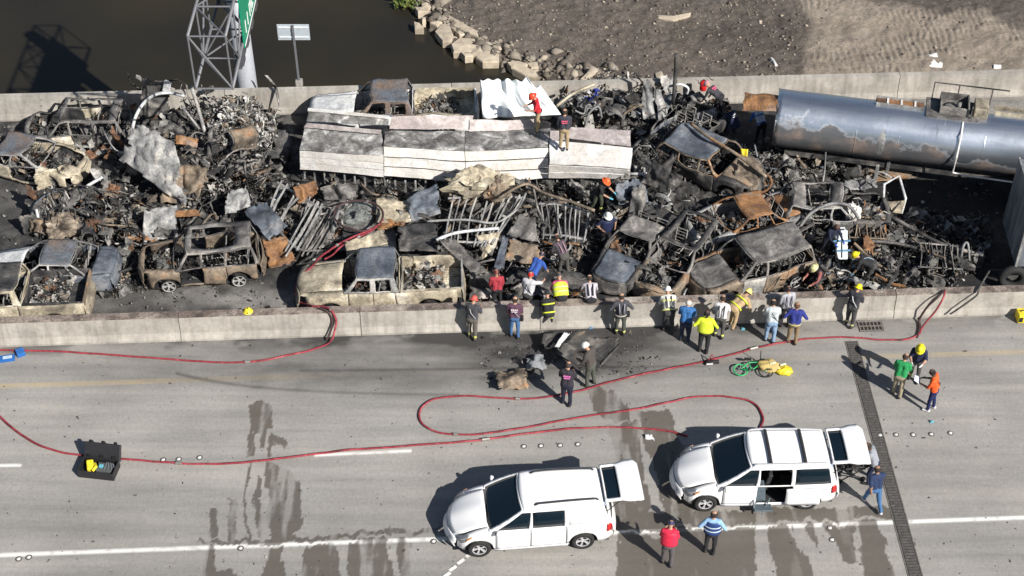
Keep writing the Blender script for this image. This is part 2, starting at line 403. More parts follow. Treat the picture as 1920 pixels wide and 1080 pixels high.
# ------------------------------------------------------------------ water, mud bank
ZW = -6.2
n = NT('murky_water'); v = n.coord('Object')
c = n.ramp(n.noise(v, .07, 4, .5), [(.38, (.022, .0195, .015)), (.6, (.036, .030, .017)), (.72, (.042, .038, .012))])
n.bump(n.noise(n.coord('Object', (1, 2.2, 1)), 1.6, 4, .5), .10, .06)
water_m = n.fin(c, .22, 0, .25)
tag(G().grid(lambda a, b: (-1500 + 3000 * a, 54 + 2400 * b, ZW), 6, 6).build('water', water_m), kind='structure')
SHORE = [(690, -80), (742, -8), (760, 12), (800, 38), (830, 72), (868, 96), (905, 118), (945, 122), (960, 140), (1010, 158), (1060, 178), (1120, 240), (1180, 330), (2400, 420), (2400, -500), (660, -500)]
TAN = [(1483, -30), (1500, 20), (1522, 45), (1505, 80), (1512, 110), (1490, 150), (1480, 330), (2500, 330), (2500, 60), (1920, 62), (1880, 40), (1845, 20), (1800, 17), (1770, 28), (1720, 12), (1690, 10), (1640, 5), (1600, -20)]
def softpoly(x, y, poly, r=9):
    s = 0
    for dx, dy in ((0, 0), (r, 0), (-r, 0), (0, r), (0, -r), (r, r), (-r, -r), (r, -r), (-r, r)): s = s + inpoly(x + dx, y + dy, poly)
    return s / 9.
def ground_z(X, Y):
    px, py = PX(X, Y, -6.0)
    wx, wy = warp(X, Y, px, py, 26, .8, .8)
    k = softpoly(wx, wy, SHORE, 14)
    z = -7.2 + 1.25 * k + .22 * (fbm(X * .45, Y * .45) - .5) + .20 * (fbm(X * 2.2, Y * 2.2) - .5) * k
    t = softpoly(px, py, TAN, 6)
    z = z + .10 * t + .045 * t * np.sin(X * 2 * np.pi / .30 + 9.0 * fbm(X * .25, Y * .25) + (fbm(X * .9, Y * .9)) * 9) * np.clip((fbm(X * .35, Y * .9) - .42) * 7, 0, 1) + .05 * t * (fbm(X * 4, Y * 4) - .5)
    z = z + (1 - t) * k * .10 * (fbm(X * 5, Y * 5, 3) - .5)
    return z
def tanmask(X, Y, px, py):
    wx, wy = warp(X, Y, px, py, 14); return softpoly(wx, wy, TAN, 5)
def darkmask(X, Y, px, py):
    d = lambda cx, cy, rx, ry: np.exp(-(((px - cx) / rx) ** 2 + ((py - cy) / ry) ** 2))
    return np.clip(.8 * d(1440, 70, 90, 90) + .9 * d(1330, 60, 120, 14) + .8 * d(1080, 130, 160, 30) + .6 * d(850, 40, 60, 50) + .8 * d(1840, 0, 140, 24) - .2 + .5 * fbm(X * .6, Y * .6), 0, 1)
n = NT('mud_bank'); v = n.coord('Object')
mud = n.ramp(n.noise(v, 1.1, 9, .68), [(.3, (.075, .060, .050)), (.5, (.12, .100, .084)), (.7, (.18, .152, .130))])
mud = n.mix(n.math('MULTIPLY', n.attr('dark'), .55), mud, (.06, .05, .042))
sp = n.new('ShaderNodeTexVoronoi'); sp.inputs['Scale'].default_value = 6.0; n.link(v, sp.inputs['Vector'])
peb = n.ramp(sp.outputs['Distance'], [(.18, (1, 1, 1)), (.26, (0, 0, 0))]); sel = n.ramp(n.noise(v, 5.0, 2), [(.52, (0, 0, 0)), (.56, (1, 1, 1))])
mud = n.mix(n.math('MULTIPLY', n.math('MULTIPLY', peb, sel), .75), mud, (.34, .31, .27))
tn = n.ramp(n.noise(v, .8, 8, .65), [(.3, (.20, .165, .132)), (.6, (.30, .255, .208)), (.75, (.36, .31, .26))])
c = n.mix(n.attr('tan'), mud, tn)
hh = n.noise(v, 8, 9, .8)
c = n.mix(.8, c, n.ramp(hh, [(.32, (.4, .4, .4)), (.5, (1, 1, 1)), (.68, (1.6, 1.6, 1.6))]), 'MULTIPLY')
n.bump(hh, .9, .09)
mud_m = n.fin(c, .9)
sheet_grid('muddy_ground', -13, 36, 53.8, 84, .085, ground_z, mud_m, {'tan': tanmask, 'dark': darkmask})
tag(G().grid(lambda a, b: (-6 + 400 * a, 84 + 900 * b * (1) , -6.05), 4, 4).grid(lambda a, b: (36 + 400 * a, 54 + 30 * b, -6.05), 2, 2).build('far_ground', plain((.16, .135, .105), .95, sc=.3), None), kind='structure')
# bank stones: countless small ones as one object, the slabs at the waterline one by one
OCT_V = np.array([(1, 0, 0), (-1, 0, 0), (0, 1, 0), (0, -1, 0), (0, 0, 1), (0, 0, -1)], float)
OCT_F = np.array([(0, 2, 4), (2, 1, 4), (1, 3, 4), (3, 0, 4), (2, 0, 5), (1, 2, 5), (3, 1, 5), (0, 3, 5)])
def scatter(name, label, cat, pts, size, mats, rs, flat=.6, V0=OCT_V, F0=OCT_F, kind='stuff', miw=None, parent=None):
    N = len(pts); k = len(V0)
    A = rs.rand(N) * 6.283; ca, sa = np.cos(A), np.sin(A)
    S = (size[0] + (size[1] - size[0]) * rs.rand(N) ** 3)[:, None] * (.6 + .8 * rs.rand(N, 3)); S[:, 2] *= flat
    V = V0[None] * S[:, None, :] * (1 + .35 * (rs.rand(N, k, 1) - .5))
    x = V[..., 0] * ca[:, None] - V[..., 1] * sa[:, None]; y = V[..., 0] * sa[:, None] + V[..., 1] * ca[:, None]
    V = np.stack([x, y, V[..., 2] + .2 * x * (rs.rand(N, 1) - .5)], -1) + pts[:, None, :]
    Fq = (F0[None] + (np.arange(N) * k)[:, None, None]).reshape(-1, 3)
    mi = np.repeat(rs.choice(len(mats), N, p=miw), len(F0))
    me = mesh_np(name, V.reshape(-1, 3), tris=Fq, mi=mi)
    for m in mats: me.materials.append(m)
    o = bpy.data.objects.new(name, me); C.objects.link(o)
    if parent is not None: o.parent = parent
    return tag(o, label, cat, kind=kind)
rs = np.random.RandomState(11)
stone_mats = [plain((.36, .31, .25), .9, name='pale_stone', sc=5, bump=.3), plain((.13, .11, .09), .9, name='dark_stone', sc=5, bump=.3), plain((.24, .21, .17), .9, name='grey_stone', sc=5, bump=.3)]
X = rs.uniform(-6, 24, 9000); Y = rs.uniform(56, 84, 9000); px, py = PX(X, Y, -6.0)
ok = inpoly(px, py, SHORE) & ((px < 1500) | (rs.rand(9000) < .12)); X, Y = X[ok], Y[ok]
scatter('scattered_stones', 'countless small stones lying on the dark mud bank', 'gravel', np.stack([X, Y, ground_z(X, Y) + .02], -1), (.015, .12), stone_mats, rs, miw=[.10, .55, .35])
# rubble band on the shoreline
shore_l = [(775, 0), (800, 12), (830, 50), (868, 70), (900, 88), (940, 112), (1000, 128), (1080, 135), (1130, 150)]
t = rs.rand(620) * (len(shore_l) - 1); i0 = t.astype(int); fr = t - i0; A_ = np.array(shore_l, float)
q = A_[i0] * (1 - fr[:, None]) + A_[i0 + 1] * fr[:, None] + rs.normal(0, 1, (620, 2)) * (20, 13)
pp = np.array([P(a, b, -6.0) for a, b in q])
pp[:, 2] = ground_z(pp[:, 0], pp[:, 1]) + .06
scatter('shore_rubble', 'dark broken rubble heaped along the muddy waterline', 'rubble', pp, (.06, .42), stone_mats, rs, .6, miw=[.12, .6, .28])
slabm = plain((.47, .40, .31), .9, name='slab_concrete', sc=3, var=.28, bump=.4)
def rock(name, label, cat, pts, z, th, group=None, mat=None, tilt=0.0):
    """a broken slab from its outline in photo pixels"""
    w = [P(x, y, z) for x, y in pts]; c = sum(w, Vector()) / len(w); m = len(w); g = G()
    top = []; bot = []; mid = []
    for p in w:
        o = p - c; dz = tilt * o.x + rnd.uniform(-.03, .03)
        top.append(o * .93 + Vector((0, 0, th / 2 + dz))); mid.append(o * 1.0 + Vector((0, 0, th * .28 + dz))); bot.append(o * .97 + Vector((0, 0, -th * .7 + dz)))
    cc = Vector((0, 0, th / 2 + .03))
    g.add([cc] + top + mid + bot, [(0, 1 + i, 1 + (i + 1) % m) for i in range(m)] + [(1 + i, 1 + m + i, 1 + m + (i + 1) % m, 1 + (i + 1) % m) for i in range(m)] + [(1 + m + i, 1 + 2 * m + i, 1 + 2 * m + (i + 1) % m, 1 + m + (i + 1) % m) for i in range(m)])
    o = g.build(name, mat or slabm, loc=c); return tag(o, label, cat, group)
GS = 'pale rock slabs along the waterline'
rocks = [
 ('large pale slab shaped like an arrow at the water edge', [(845, 88), (862, 76), (895, 76), (903, 92), (880, 104), (850, 102)]),
 ('flat rectangular pale slab lying lowest in the water, beside the bank', [(892, 112), (905, 99), (936, 103), (936, 120), (905, 121)]),
 ('rounded pale boulder with a pointed tip left of the arrow shaped slab', [(815, 62), (828, 48), (842, 50), (850, 70), (846, 84), (830, 82)]),
 ('long narrow pale beam of broken concrete slanting down the bank', [(828, 26), (836, 28), (895, 66), (898, 78), (880, 70), (836, 44)]),
 ('small pointed pale rock standing alone in the water', [(776, 44), (786, 48), (795, 58), (778, 56)]),
 ('small pale stone just above the alone standing pointed rock', [(790, 36), (798, 36), (799, 43), (792, 44)]),
 ('small pale slab beside the weeds at the top of the bank', [(790, 12), (800, 9), (811, 17), (803, 22), (792, 20)]),
 ('flat thin pale slab at the top edge left of the bank', [(778, 18), (792, 18), (804, 26), (784, 28)]),
 ('pale slab between the arrow shaped slab and the rectangular slab', [(885, 95), (905, 90), (914, 100), (900, 110), (884, 106)]),
 ('pale slab with its lower edge in water under the arrow shaped slab', [(864, 104), (884, 100), (888, 109), (872, 112)]),
 ('grey slab half sunk at the corner near the parapet', [(950, 122), (972, 119), (990, 125), (985, 132), (958, 132)]),
 ('long flat grey slab pointing to the tarpaulin', [(960, 134), (985, 130), (1006, 140), (1012, 152), (985, 146)]),
 ('pale chip of rock above the long flat grey slab', [(988, 123), (1008, 122), (1010, 131), (996, 132)]),
 ('small pale rock between boulder and long concrete beam', [(806, 48), (822, 42), (830, 46), (820, 54)]),
 ('grey boulder on the bank right of the slabs', [(922, 90), (936, 86), (942, 96), (934, 104), (922, 102)]),
 ('narrow pale slab under the long concrete beam', [(845, 54), (852, 55), (872, 70), (862, 72)])]
for lb, pts in rocks: rock('rock', lb, 'rock', pts, -5.95, .34, GS, tilt=rnd.uniform(-.12, .12))
for lb, pts in [('pale broken log lying level on the mud bank', [(1088, 150), (1108, 132), (1116, 136), (1096, 156)]), ('thin pale stick on the mud at the top', [(1232, 30), (1262, 34), (1296, 26), (1294, 31), (1262, 39), (1234, 35)]),
                ('short white stick lying on the mud above the red can', [(1444, 108), (1449, 110), (1458, 124), (1453, 124)]), ('pale rounded stone above the charred post', [(1228, 138), (1240, 134), (1250, 150), (1232, 152)]),
                ('white plastic scrap, largest of the litter on the tan earth', [(1738, 118), (1752, 112), (1768, 120), (1766, 128), (1742, 127)]), ('white plastic scrap above the largest litter on the tan earth', [(1740, 103), (1756, 101), (1758, 108), (1742, 108)]),
                ('flat white scrap at the far right of the tan earth', [(1862, 123), (1877, 123), (1877, 128), (1863, 128)])]:
    m_ = plain((.74, .73, .72), .6) if 'white' in lb else plain((.42, .36, .28), .9)
    w = 'litter' if 'scrap' in lb else ('stone' if 'stone' in lb else 'driftwood')
    rock(w, lb, {'litter': 'litter', 'stone': 'stone', 'driftwood': 'wood'}[w], pts, -5.85, .12, None, m_)
# weeds at the water edge
g = G(); c0 = P(764, 2, -6.1)
for i in range(420):
    a = rnd.uniform(0, 6.28); r_ = rnd.uniform(0, .9); b = c0 + Vector((math.cos(a) * r_, math.sin(a) * r_ * 1.2, rnd.uniform(0, .25))); d = Vector((rnd.uniform(-1, 1), rnd.uniform(-1, 1), rnd.uniform(.2, 1))) * .18; s = Vector((-d.y, d.x, 0)) * .4
    g.add([b, b + d * .6 + s, b + d, b + d * .6 - s], [(0, 1, 2, 3)], rnd.randrange(2))
tag(g.build('waterside_weeds', [plain((.07, .12, .02), .7), plain((.13, .15, .03), .7)]), 'clump of green weeds at the water edge', 'plant')
# ------------------------------------------------------------------ vehicles
black_m = plain((.012, .012, .013), .8, name='charred_black')
tyre_m = plain((.02, .02, .02), .85, name='rubber')
glass_n = NT('reflect_tint_glass'); glass_m = glass_n.fin((.006, .014, .022), .07, 0, .42)  # blue in the base colour stands in for a reflection
wn_ = NT('white_car_paint'); wn_.b.inputs['Coat Weight'].default_value = .6; wn_.b.inputs['Coat Roughness'].default_value = .05
white_paint = wn_.fin(wn_.ramp(wn_.noise(wn_.coord('Object'), 2.5, 5), [(.3, (.84, .84, .85)), (.7, (.89, .89, .89))]), .32)
chrome_m = plain((.62, .62, .64), .35, .35, .1, 'alloy')
rim_burnt = plain((.45, .45, .44), .6, .4, .3, 'ashen_rim')
dark_plastic = plain((.03, .03, .032), .5, name='dark_plastic')
lampc = plain((.26, .27, .29), .12, .3, .1, 'lamp_lens'); lampred = plain((.45, .02, .02), .3, name='red_lens'); amber = plain((.6, .25, .08), .35, name='amber_lens')
PROFILES = {
 # length, width, height, sill, belt rear/front, x fractions: cowl, roof front, roof rear, rear glass base; noses
 'sedan': dict(L=4.75, W=1.82, H=1.44, belt=.93, nose=.70, tail=.98, cowl=.21, rf=.05, rr=-.19, rb=-.35, tumble=.76, axf=.31, axr=-.285, wr=.33, doors=(.185, -.02, -.21)),
 'suv': dict(L=4.6, W=1.9, H=1.74, belt=1.06, nose=.95, tail=1.05, cowl=.23, rf=.10, rr=-.43, rb=-.485, tumble=.82, axf=.31, axr=-.30, wr=.37, doors=(.20, .0, -.21)),
 'wagon': dict(L=4.7, W=1.85, H=1.55, belt=.98, nose=.80, tail=1.0, cowl=.22, rf=.07, rr=-.38, rb=-.475, tumble=.80, axf=.31, axr=-.29, wr=.34, doors=(.19, -.01, -.21)),
 'van': dict(L=4.60, W=1.97, H=1.74, belt=1.05, nose=.64, tail=1.04, cowl=.295, rf=.07, rr=-.44, rb=-.485, tumble=.79, axf=.360, axr=-.310, wr=.345, doors=(.255, .03, -.20)),
 'pickup': dict(L=5.7, W=1.95, H=1.85, belt=1.18, nose=1.05, tail=1.18, cowl=.235, rf=.135, rr=-.085, rb=-.115, tumble=.83, axf=.33, axr=-.30, wr=.39, doors=(.21, .05, -.09)),
}
def lerp(a, b, t): return a + (b - a) * t
def rect_body(**k): pass
def car(name, label, kind, loc, yaw, mats, wreck=True, cat='car', roll=0.0, pitch=0.0, scale=1.0, seed=0, dent=.05, sag=.0, roof=True, roof_hole=None,
        hood=True, trunk=True, doors=(1, 1, 1, 1), wheels=True, tyres=None, group=None, extras=None, fill=True, front_cut=0.0):
    p = PROFILES[kind]; L, W, H = p['L'] * scale, p['W'], p['H']; hl = L / 2
    tyres = (not wreck) if tyres is None else tyres
    drop = .10 if (wreck and not tyres) else 0.0
    root = thing(name, label, cat, loc, (roll, pitch, yaw), group)
    so = Vector((seed * 7.3, seed * 3.1, seed * 1.7))
    def wp(v):
        if wreck:
            v = v.copy(); q = noise.noise_vector(v * .9 + so) * dent * 2.0 + noise.noise_vector(v * 2.6 + so) * dent * .7 + noise.noise_vector(v * 6 + so) * dent * .22
            v += q
            if v.z > p['belt']:
                k = math.exp(-((v.x - (p['rf'] + p['rr']) * hl) / (L * .2)) ** 2 - (v.y / (W * .4)) ** 2); v.z -= (sag or .34) * k * (v.z - p['belt']); v.y *= 1 - .06 * k
            if front_cut and v.x > L * .2: v.x -= (v.x - L * .2) * front_cut; v.z += .25 * front_cut * noise.noise(v * 2 + so)
            v.z -= drop
        return v
    sill = .27; ax = (p['axf'] * L, p['axr'] * L); ra = p['wr'] + .07
    cowl, rf, rr, rb = [p[k] * L for k in ('cowl', 'rf', 'rr', 'rb')]
    belt = p['belt']; pick = kind == 'pickup'
    fb = .24 if kind == 'van' else (.22 if not pick else .14); he = 1.7 if kind == 'van' else 1.3
    def zb(x):      # belt / shoulder height
        if x > cowl: return lerp(belt, p['nose'], ((x - cowl) / (hl - cowl)) ** he)
        if x < rb and not pick: return lerp(belt, p['tail'], (rb - x) / (hl + rb + 1e-6)) - .10 * max(0, (-x - hl * .9) / (hl * .1)) ** 2
        return belt
    def hw(x):      # half width in plan
        t = abs(x) / hl; k = 1 - .05 * t ** 3
        e = (.13 if not pick or x > 0 else .03) + (.08 if kind == 'van' and x > 0 else 0)
        k -= e * max(0, (t - .86) / .14) ** 2.2
        return W / 2 * k
    def zbot(x):
        z = sill + .04 * (abs(x) / hl) ** 4
        for a in ax:
            d = abs(x - a)
            if d < ra: z = max(z, p['wr'] + math.sqrt(max(0, ra * ra - d * d)) * .98)
        return z
    dr = [d * L for d in p['doors']]
    xs = set(np.round(np.linspace(-hl, hl, 34), 3))
    for a in ax:
        for k in range(-8, 9): xs.add(round(a + ra * math.sin(k / 8 * math.pi / 2), 3))
    for d in dr: xs.add(round(d - .012, 3)); xs.add(round(d + .012, 3))
    xs = sorted(x for x in xs if -hl <= x <= hl)
    rows = 6
    def side(x, t, s):
        z0, z1 = zbot(x), zb(x); z = lerp(z0, z1, t)
        h = (z - sill) / (z1 - sill + 1e-6); y = hw(x) * (1 - .035 * (1 - h) ** 2 - .075 * max(0, h - .55) ** 1.6 * 2)
        return Vector((x, s * y, z))
    def edge(x, s): return side(x, 1.0, s)
    body = G(); doorg = {}
    for s in (1, -1):
        for i in range(len(xs) - 1):
            xm = (xs[i] + xs[i + 1]) / 2; gap = any(abs(xm - d) < .012 for d in dr)
            which = None
            if dr[1] < xm < dr[0]: which = (s, 0)
            elif dr[2] < xm < dr[1]: which = (s, 1)
            tgt = body
            if gap: continue
            if which:
                if not doors[(0 if s > 0 else 2) + which[1]]: 
                    # open hole: keep only the sill
                    a, b = side(xs[i], 0, s), side(xs[i + 1], 0, s); body.add([a, b, b + Vector((0, 0, .1)), a + Vector((0, 0, .1))], [(0, 1, 2, 3)]); continue
                tgt = doorg.setdefault(which, G())
            for j in range(rows):
                q = [side(xs[i], j / rows, s), side(xs[i + 1], j / rows, s), side(xs[i + 1], (j + 1) / rows, s), side(xs[i], (j + 1) / rows, s)]
                tgt.add(q if s < 0 else q[::-1], [(0, 1, 2, 3)])
        # wheel wells
        for a in ax:
            vs = []
            for k in range(13):
                t = math.pi * k / 12; xx = a + ra * math.cos(t); zz = p['wr'] + ra * math.sin(t)
                vs += [Vector((xx, s * hw(a) * .985, zz)), Vector((xx, s * hw(a) * .62, zz))]
            body.add(vs, [(2 * k, 2 * k + 1, 2 * k + 3, 2 * k + 2) for k in range(12)], 1)
    # end caps (bumper faces), bowed outward
    for e, bow in ((hl, fb), (-hl, .10 if not pick else .02)):
        sgn = 1 if e > 0 else -1
        def cap(u, w, e=e, bow=bow, sgn=sgn):
            a = side(e, w, 1); b = side(e, w, -1); q = a.lerp(b, u); yy = (u - .5) * 2
            q.x += sgn * (bow * (1 - yy * yy) + .05 * math.sin(w * math.pi) + (.06 if w < .45 else 0)); return q
        body.grid(cap, 10, 8)
    # floor pan
    body.grid(lambda u, w: Vector((lerp(-hl * .96, hl * .96, u), lerp(-W * .45, W * .45, w), sill + .02)), 8, 4, 1)
    # scuttle / fender tops and hood
    def top(x, v, s=0):   # v -1..1 across
        e = edge(x, 1); y = e.y * v; cr = (.11 if kind == 'van' else .075) if x > 0 else .03
        return Vector((x, y, e.z + cr * (1 - v * v) - .0))
    hx0, hx1 = cowl + .02, hl
    hz = .80
    for a_, b_ in ((-1, -hz), (hz, 1)):
        body.grid(lambda u, w: top(lerp(cowl - .02, hl, u), lerp(a_, b_, w)), 10, 2)
    bowf = lambda v: fb * (1 - v * v)
    body.grid(lambda u, w: top(hl, w * 2 - 1) + Vector((bowf(w * 2 - 1) * u, 0, -.03 * u)), 1, 10)
    M0 = mats.get('body'); shell = body.build('body', [M0, black_m], root, smooth=True, solid=.025, warp=wp if wreck else None)
    nd = 0
    for (s, k), g in doorg.items():
        d = g.build('door', mats.get('door', M0) if (k + (s > 0)) % 2 or not wreck else mats.get('door2', mats.get('door', M0)), root, smooth=True, solid=.03, warp=wp if wreck else None)
        if not wreck:
            xh = dr[k + 1] + .22; q = side(xh, .86, s)
            G().box(q + Vector((0, s * .02, 0)), (.2, .03, .035)).build('door_handle', white_paint, d, bevel=.008)
    if hood:
        lift = .012
        g = G(); g.grid(lambda u, w: top(lerp(hx0 + .03, hl - .02, u), lerp(-hz + .015, hz - .015, w)) + Vector((bowf(lerp(-hz, hz, w)) * u, 0, lift + (.012 * math.cos((w - .5) * 12) if not wreck else 0))), 10, 12)
        g.build('hood', mats.get('hood', M0), root, smooth=True, solid=.02, warp=wp if wreck else None)
    elif fill:
        junk_box('engine_remains', root, (lerp(cowl, hl, .5), 0, .55), (hl - cowl - .2, W * .75, .45), 170, seed + 40)
        G().box((lerp(cowl, hl, .45), .1, .6), (.55, .5, .4), taper=.8).box((lerp(cowl, hl, .45) + .1, -.35, .6), (.5, .25, .3)).build('engine_block', mats.get('engine', mats_junk[1]), root, warp=wp, bevel=.03)
    # rear deck
    if not pick:
        if rb > -hl * .93:
            for a_, b_ in ((-1, -.82), (.82, 1)): G().grid(lambda u, w: top(lerp(-hl, rb, u), lerp(a_, b_, w)), 8, 2).build('rear_fender_top', M0, root, smooth=True, solid=.02, warp=wp if wreck else None)
            if trunk: G().grid(lambda u, w: top(lerp(-hl - .02, rb - .02, u), lerp(-.81, .81, w)) + Vector((-.08 * (1 - u) * (1 - (w * 2 - 1) ** 2), 0, .012)), 8, 10).build('trunk_lid', mats.get('trunk', M0), root, smooth=True, solid=.02, warp=wp if wreck else None)
            else: junk_box('trunk_ash', root, (lerp(-hl, rb, .5), 0, .5), (rb + hl - .2, W * .7, .25), 120, seed + 77)
        else:
            G().grid(lambda u, w: top(lerp(-hl, rb + .02, u), w * 2 - 1), 2, 8).build('tail_sill', M0, root, smooth=True, solid=.02, warp=wp if wreck else None)
    else:
        bx0, bx1 = -hl + .05, rb - .06; zf = .72; zt = belt; wi = W / 2 * .84; wo = edge(0, 1).y
        g2 = G()
        for s in (1, -1):
            g2.grid(lambda u, w: Vector((lerp(-hl, bx1, u), s * lerp(wo * .985, wi, w), zt + .02 - .015 * w)), 10, 1)
            g2.grid(lambda u, w: Vector((lerp(-hl, bx1, u), s * wi, lerp(zt, zf, w))), 10, 3)
            g2.box((ax[1], s * (wi - .12), zf + .13), (.95, .24, .26))
        g2.grid(lambda u, w: Vector((bx1, lerp(-wi, wi, u), lerp(zf, zt, w))), 6, 2)
        g2.grid(lambda u, w: Vector((lerp(-hl, bx1, u), lerp(-wi, wi, w), zf + (.03 if int(w * 26) % 2 else 0))), 10, 26)
        g2.build('cargo_bed', mats.get('bed', M0), root, solid=.02, warp=wp if wreck else None)
        if wreck: junk_box('bed_ash', root, (lerp(-hl, bx1, .62), -.1, zf + .08), ((bx1 + hl) * .6, W * .55, .16), 330, seed + 60, (.2, .3, .35, .05, .1))
        if mats.get('tailgate', True): G().box((-hl - .0, 0, (zf + zt) / 2 + .0), (.07, W * .86, zt - zf + .06)).build('tailgate', mats.get('gate', M0), root, bevel=.015, warp=wp if wreck else None)
        G().box((bx1 + .06 + .02, 0, (sill + belt) / 2), (.03, W * .86, belt - sill)).build('cab_back', M0, root)
    # greenhouse
    tw = p['tumble']; zr = H - .055
    def xtop(u):         # upright door pillars: the roof edge follows the belt except at the raked ends
        xb_ = lerp(rb, cowl, u); dl = .22; u0 = (rr + dl - rb) / (cowl - rb); u1 = (rf - dl - rb) / (cowl - rb)
        if u < u0: return lerp(rr, rr + dl, u / u0)
        if u > u1: return lerp(rf - dl, rf, (u - u1) / (1 - u1))
        return xb_
    def rail(u, s):      # roof edge line, u 0 rear .. 1 front
        x = xtop(u); return Vector((x, s * hw(x) * tw * (1 - .04 * abs(u - .5) * 2), zr + .055 * math.sin(math.pi * lerp(.12, .85, u)) * .8))
    def beltp(u, s):
        x = lerp(rb, cowl, u); e = edge(x, s); return Vector((x, e.y * .99, e.z))
    def gh(u, t, s):
        a = beltp(u, s); b = rail(u, s); q = a.lerp(b, t); q.y += s * .045 * math.sin(math.pi * t); return q
    def uof(x, t=.5):
        # fraction along the greenhouse where its mid height crosses x
        return (x - rb) / (cowl - rb)
    uB, uC = uof(dr[1]), uof(dr[2])
    pw = .022
    cuts = [0, .035, max(.08, uC - pw * .7), uC + pw * .7, uB - pw * .7, uB + pw * .7, .965, 1.0]
    if pick: cuts = [0, .14, uB - .05, uB + .05, .91, 1.0]
    wins = [(cuts[i], cuts[i + 1]) for i in range(1, len(cuts) - 1, 2)]
    wins = [w for w in wins if w[1] - w[0] > .03]
    us = sorted(set([round(c_, 4) for w in wins for c_ in w] + [round(x, 4) for x in np.linspace(0, 1, 21)]))
    ts = [0, .07, .3, .55, .8, .90, 1.0] if not pick else [0, .12, .3, .55, .8, .86, 1.0]
    frame = G()
    for s in (1, -1):
        glasses = {}
        for i in range(len(us) - 1):
            um = (us[i] + us[i + 1]) / 2; w_ = next((k for k, w in enumerate(wins) if w[0] < um < w[1]), None)
            for j in range(len(ts) - 1):
                q = [gh(us[i], ts[j], s), gh(us[i + 1], ts[j], s), gh(us[i + 1], ts[j + 1], s), gh(us[i], ts[j + 1], s)]
                if s > 0: q = q[::-1]
                if w_ is not None and .065 < ts[j] < .86:
                    if not wreck: glasses.setdefault(w_, G()).add([v + Vector((0, -s * .012, 0)) for v in q], [(0, 1, 2, 3)])
                    continue
                frame.add(q, [(0, 1, 2, 3)])
        for k, g in glasses.items():
            if extras and (s, k) in extras.get('no_glass', ()): continue
            if extras and (s, k) in extras.get('white_panel', ()): g.build('rear_quarter_panel', white_paint, root, smooth=True, solid=.01); continue
            g.build('side_window', glass_m, root, smooth=True, solid=.006)
    # windscreen surround + glass, rear likewise
    def ws(u, t, front=True):
        a = [gh(1.0 if front else 0.0, t, k) for k in (1, -1)]; q = a[0].lerp(a[1], u); y = (u - .5) * 2
        q.x += (1 if front else -1) * (.14 if front else .06) * (1 - y * y) * (1 - .5 * t); q.z += .03 * (1 - y * y) * t; return q
    for front in (True, False):
        mgi, ti = .035, .965
        if not front and extras and extras.get('hatch_open'): continue
        skip = lambda u, t: mgi < u < 1 - mgi and .04 < t < ti
        frame.grid(lambda u, t: ws(u, t, front), 20, 20, 0, skip)
        if not wreck: G().grid(lambda u, t: ws(lerp(mgi, 1 - mgi, u), lerp(.045, ti, t), front) + Vector((-.008 if front else .008, 0, 0)), 12, 8).build('windshield' if front else 'rear_window', glass_m, root, smooth=True, solid=.006)
    frame.build('window_frames', mats.get('frame', M0), root, smooth=True, solid=.022, warp=wp if wreck else None)
    if roof:
        def rfn(u, w):
            a, b = rail(u, 1), rail(u, -1); q = a.lerp(b, w); y = (w - .5) * 2; q.z += .055 * (1 - y * y) ** .8
            if u > .999: q.x += .07 * (1 - y * y)
            return q
        g = G(); sk = None
        if roof_hole: sk = lambda u, w: roof_hole[0] < u < roof_hole[1] and roof_hole[2] < w < roof_hole[3]
        g.grid(rfn, 16, 14, 0, sk)
        g.build('roof', mats.get('roof', M0), root, smooth=True, solid=.02, warp=wp if wreck else None)
    # interior
    sx = [lerp(rb, cowl, .52), lerp(rb, cowl, .24)] if not pick else [lerp(rb, cowl, .55), lerp(rb, cowl, .25)]
    if kind == 'van': sx = [lerp(rb, cowl, .62), lerp(rb, cowl, .36), lerp(rb, cowl, .12)]
    for x in sx:
        for y in (.38, -.38):
            seat = G()
            if wreck:
                a = [Vector((x - .25, y - .2, .5)), Vector((x - .38, y - .2, 1.12)), Vector((x - .38, y + .2, 1.12)), Vector((x - .25, y + .2, .5)), Vector((x + .2, y + .2, .48)), Vector((x + .2, y - .2, .48))]
                seat.tube(a, .022, 5, closed=True)
                for k in range(4): seat.bar(a[0].lerp(a[1], (k + 1) / 5), a[3].lerp(a[2], (k + 1) / 5), .012)
            else:
                seat.box((x, y, .6), (.5, .46, .16)); seat.box((x - .24, y, .87), (.14, .44, .62), rot=(0, -.2, 0)); seat.box((x - .3, y, 1.22), (.09, .24, .16))
            seat.build('seat_frame' if wreck else 'seat', mats_junk[2] if wreck else dark_plastic, root, bevel=0 if wreck else .03)
    if not wreck: G().box((cowl - .12, 0, .92), (.35, W * .8, .22)).build('dashboard', dark_plastic, root, bevel=.04)
    st = Vector((cowl - .42, .38, .98)); G().tube([st + Vector((.06 * math.sin(a), .18 * math.cos(a), .17 * math.sin(a))) for a in np.linspace(0, 2 * math.pi, 13)[:-1]], .014, 5, closed=True).build('steering_wheel', dark_plastic if not wreck else mats_junk[0], root)
    if wreck and fill: junk_box('interior_ash', root, ((cowl + rb) / 2, 0, .42), (cowl - rb, W * .8, .35), 260, seed)
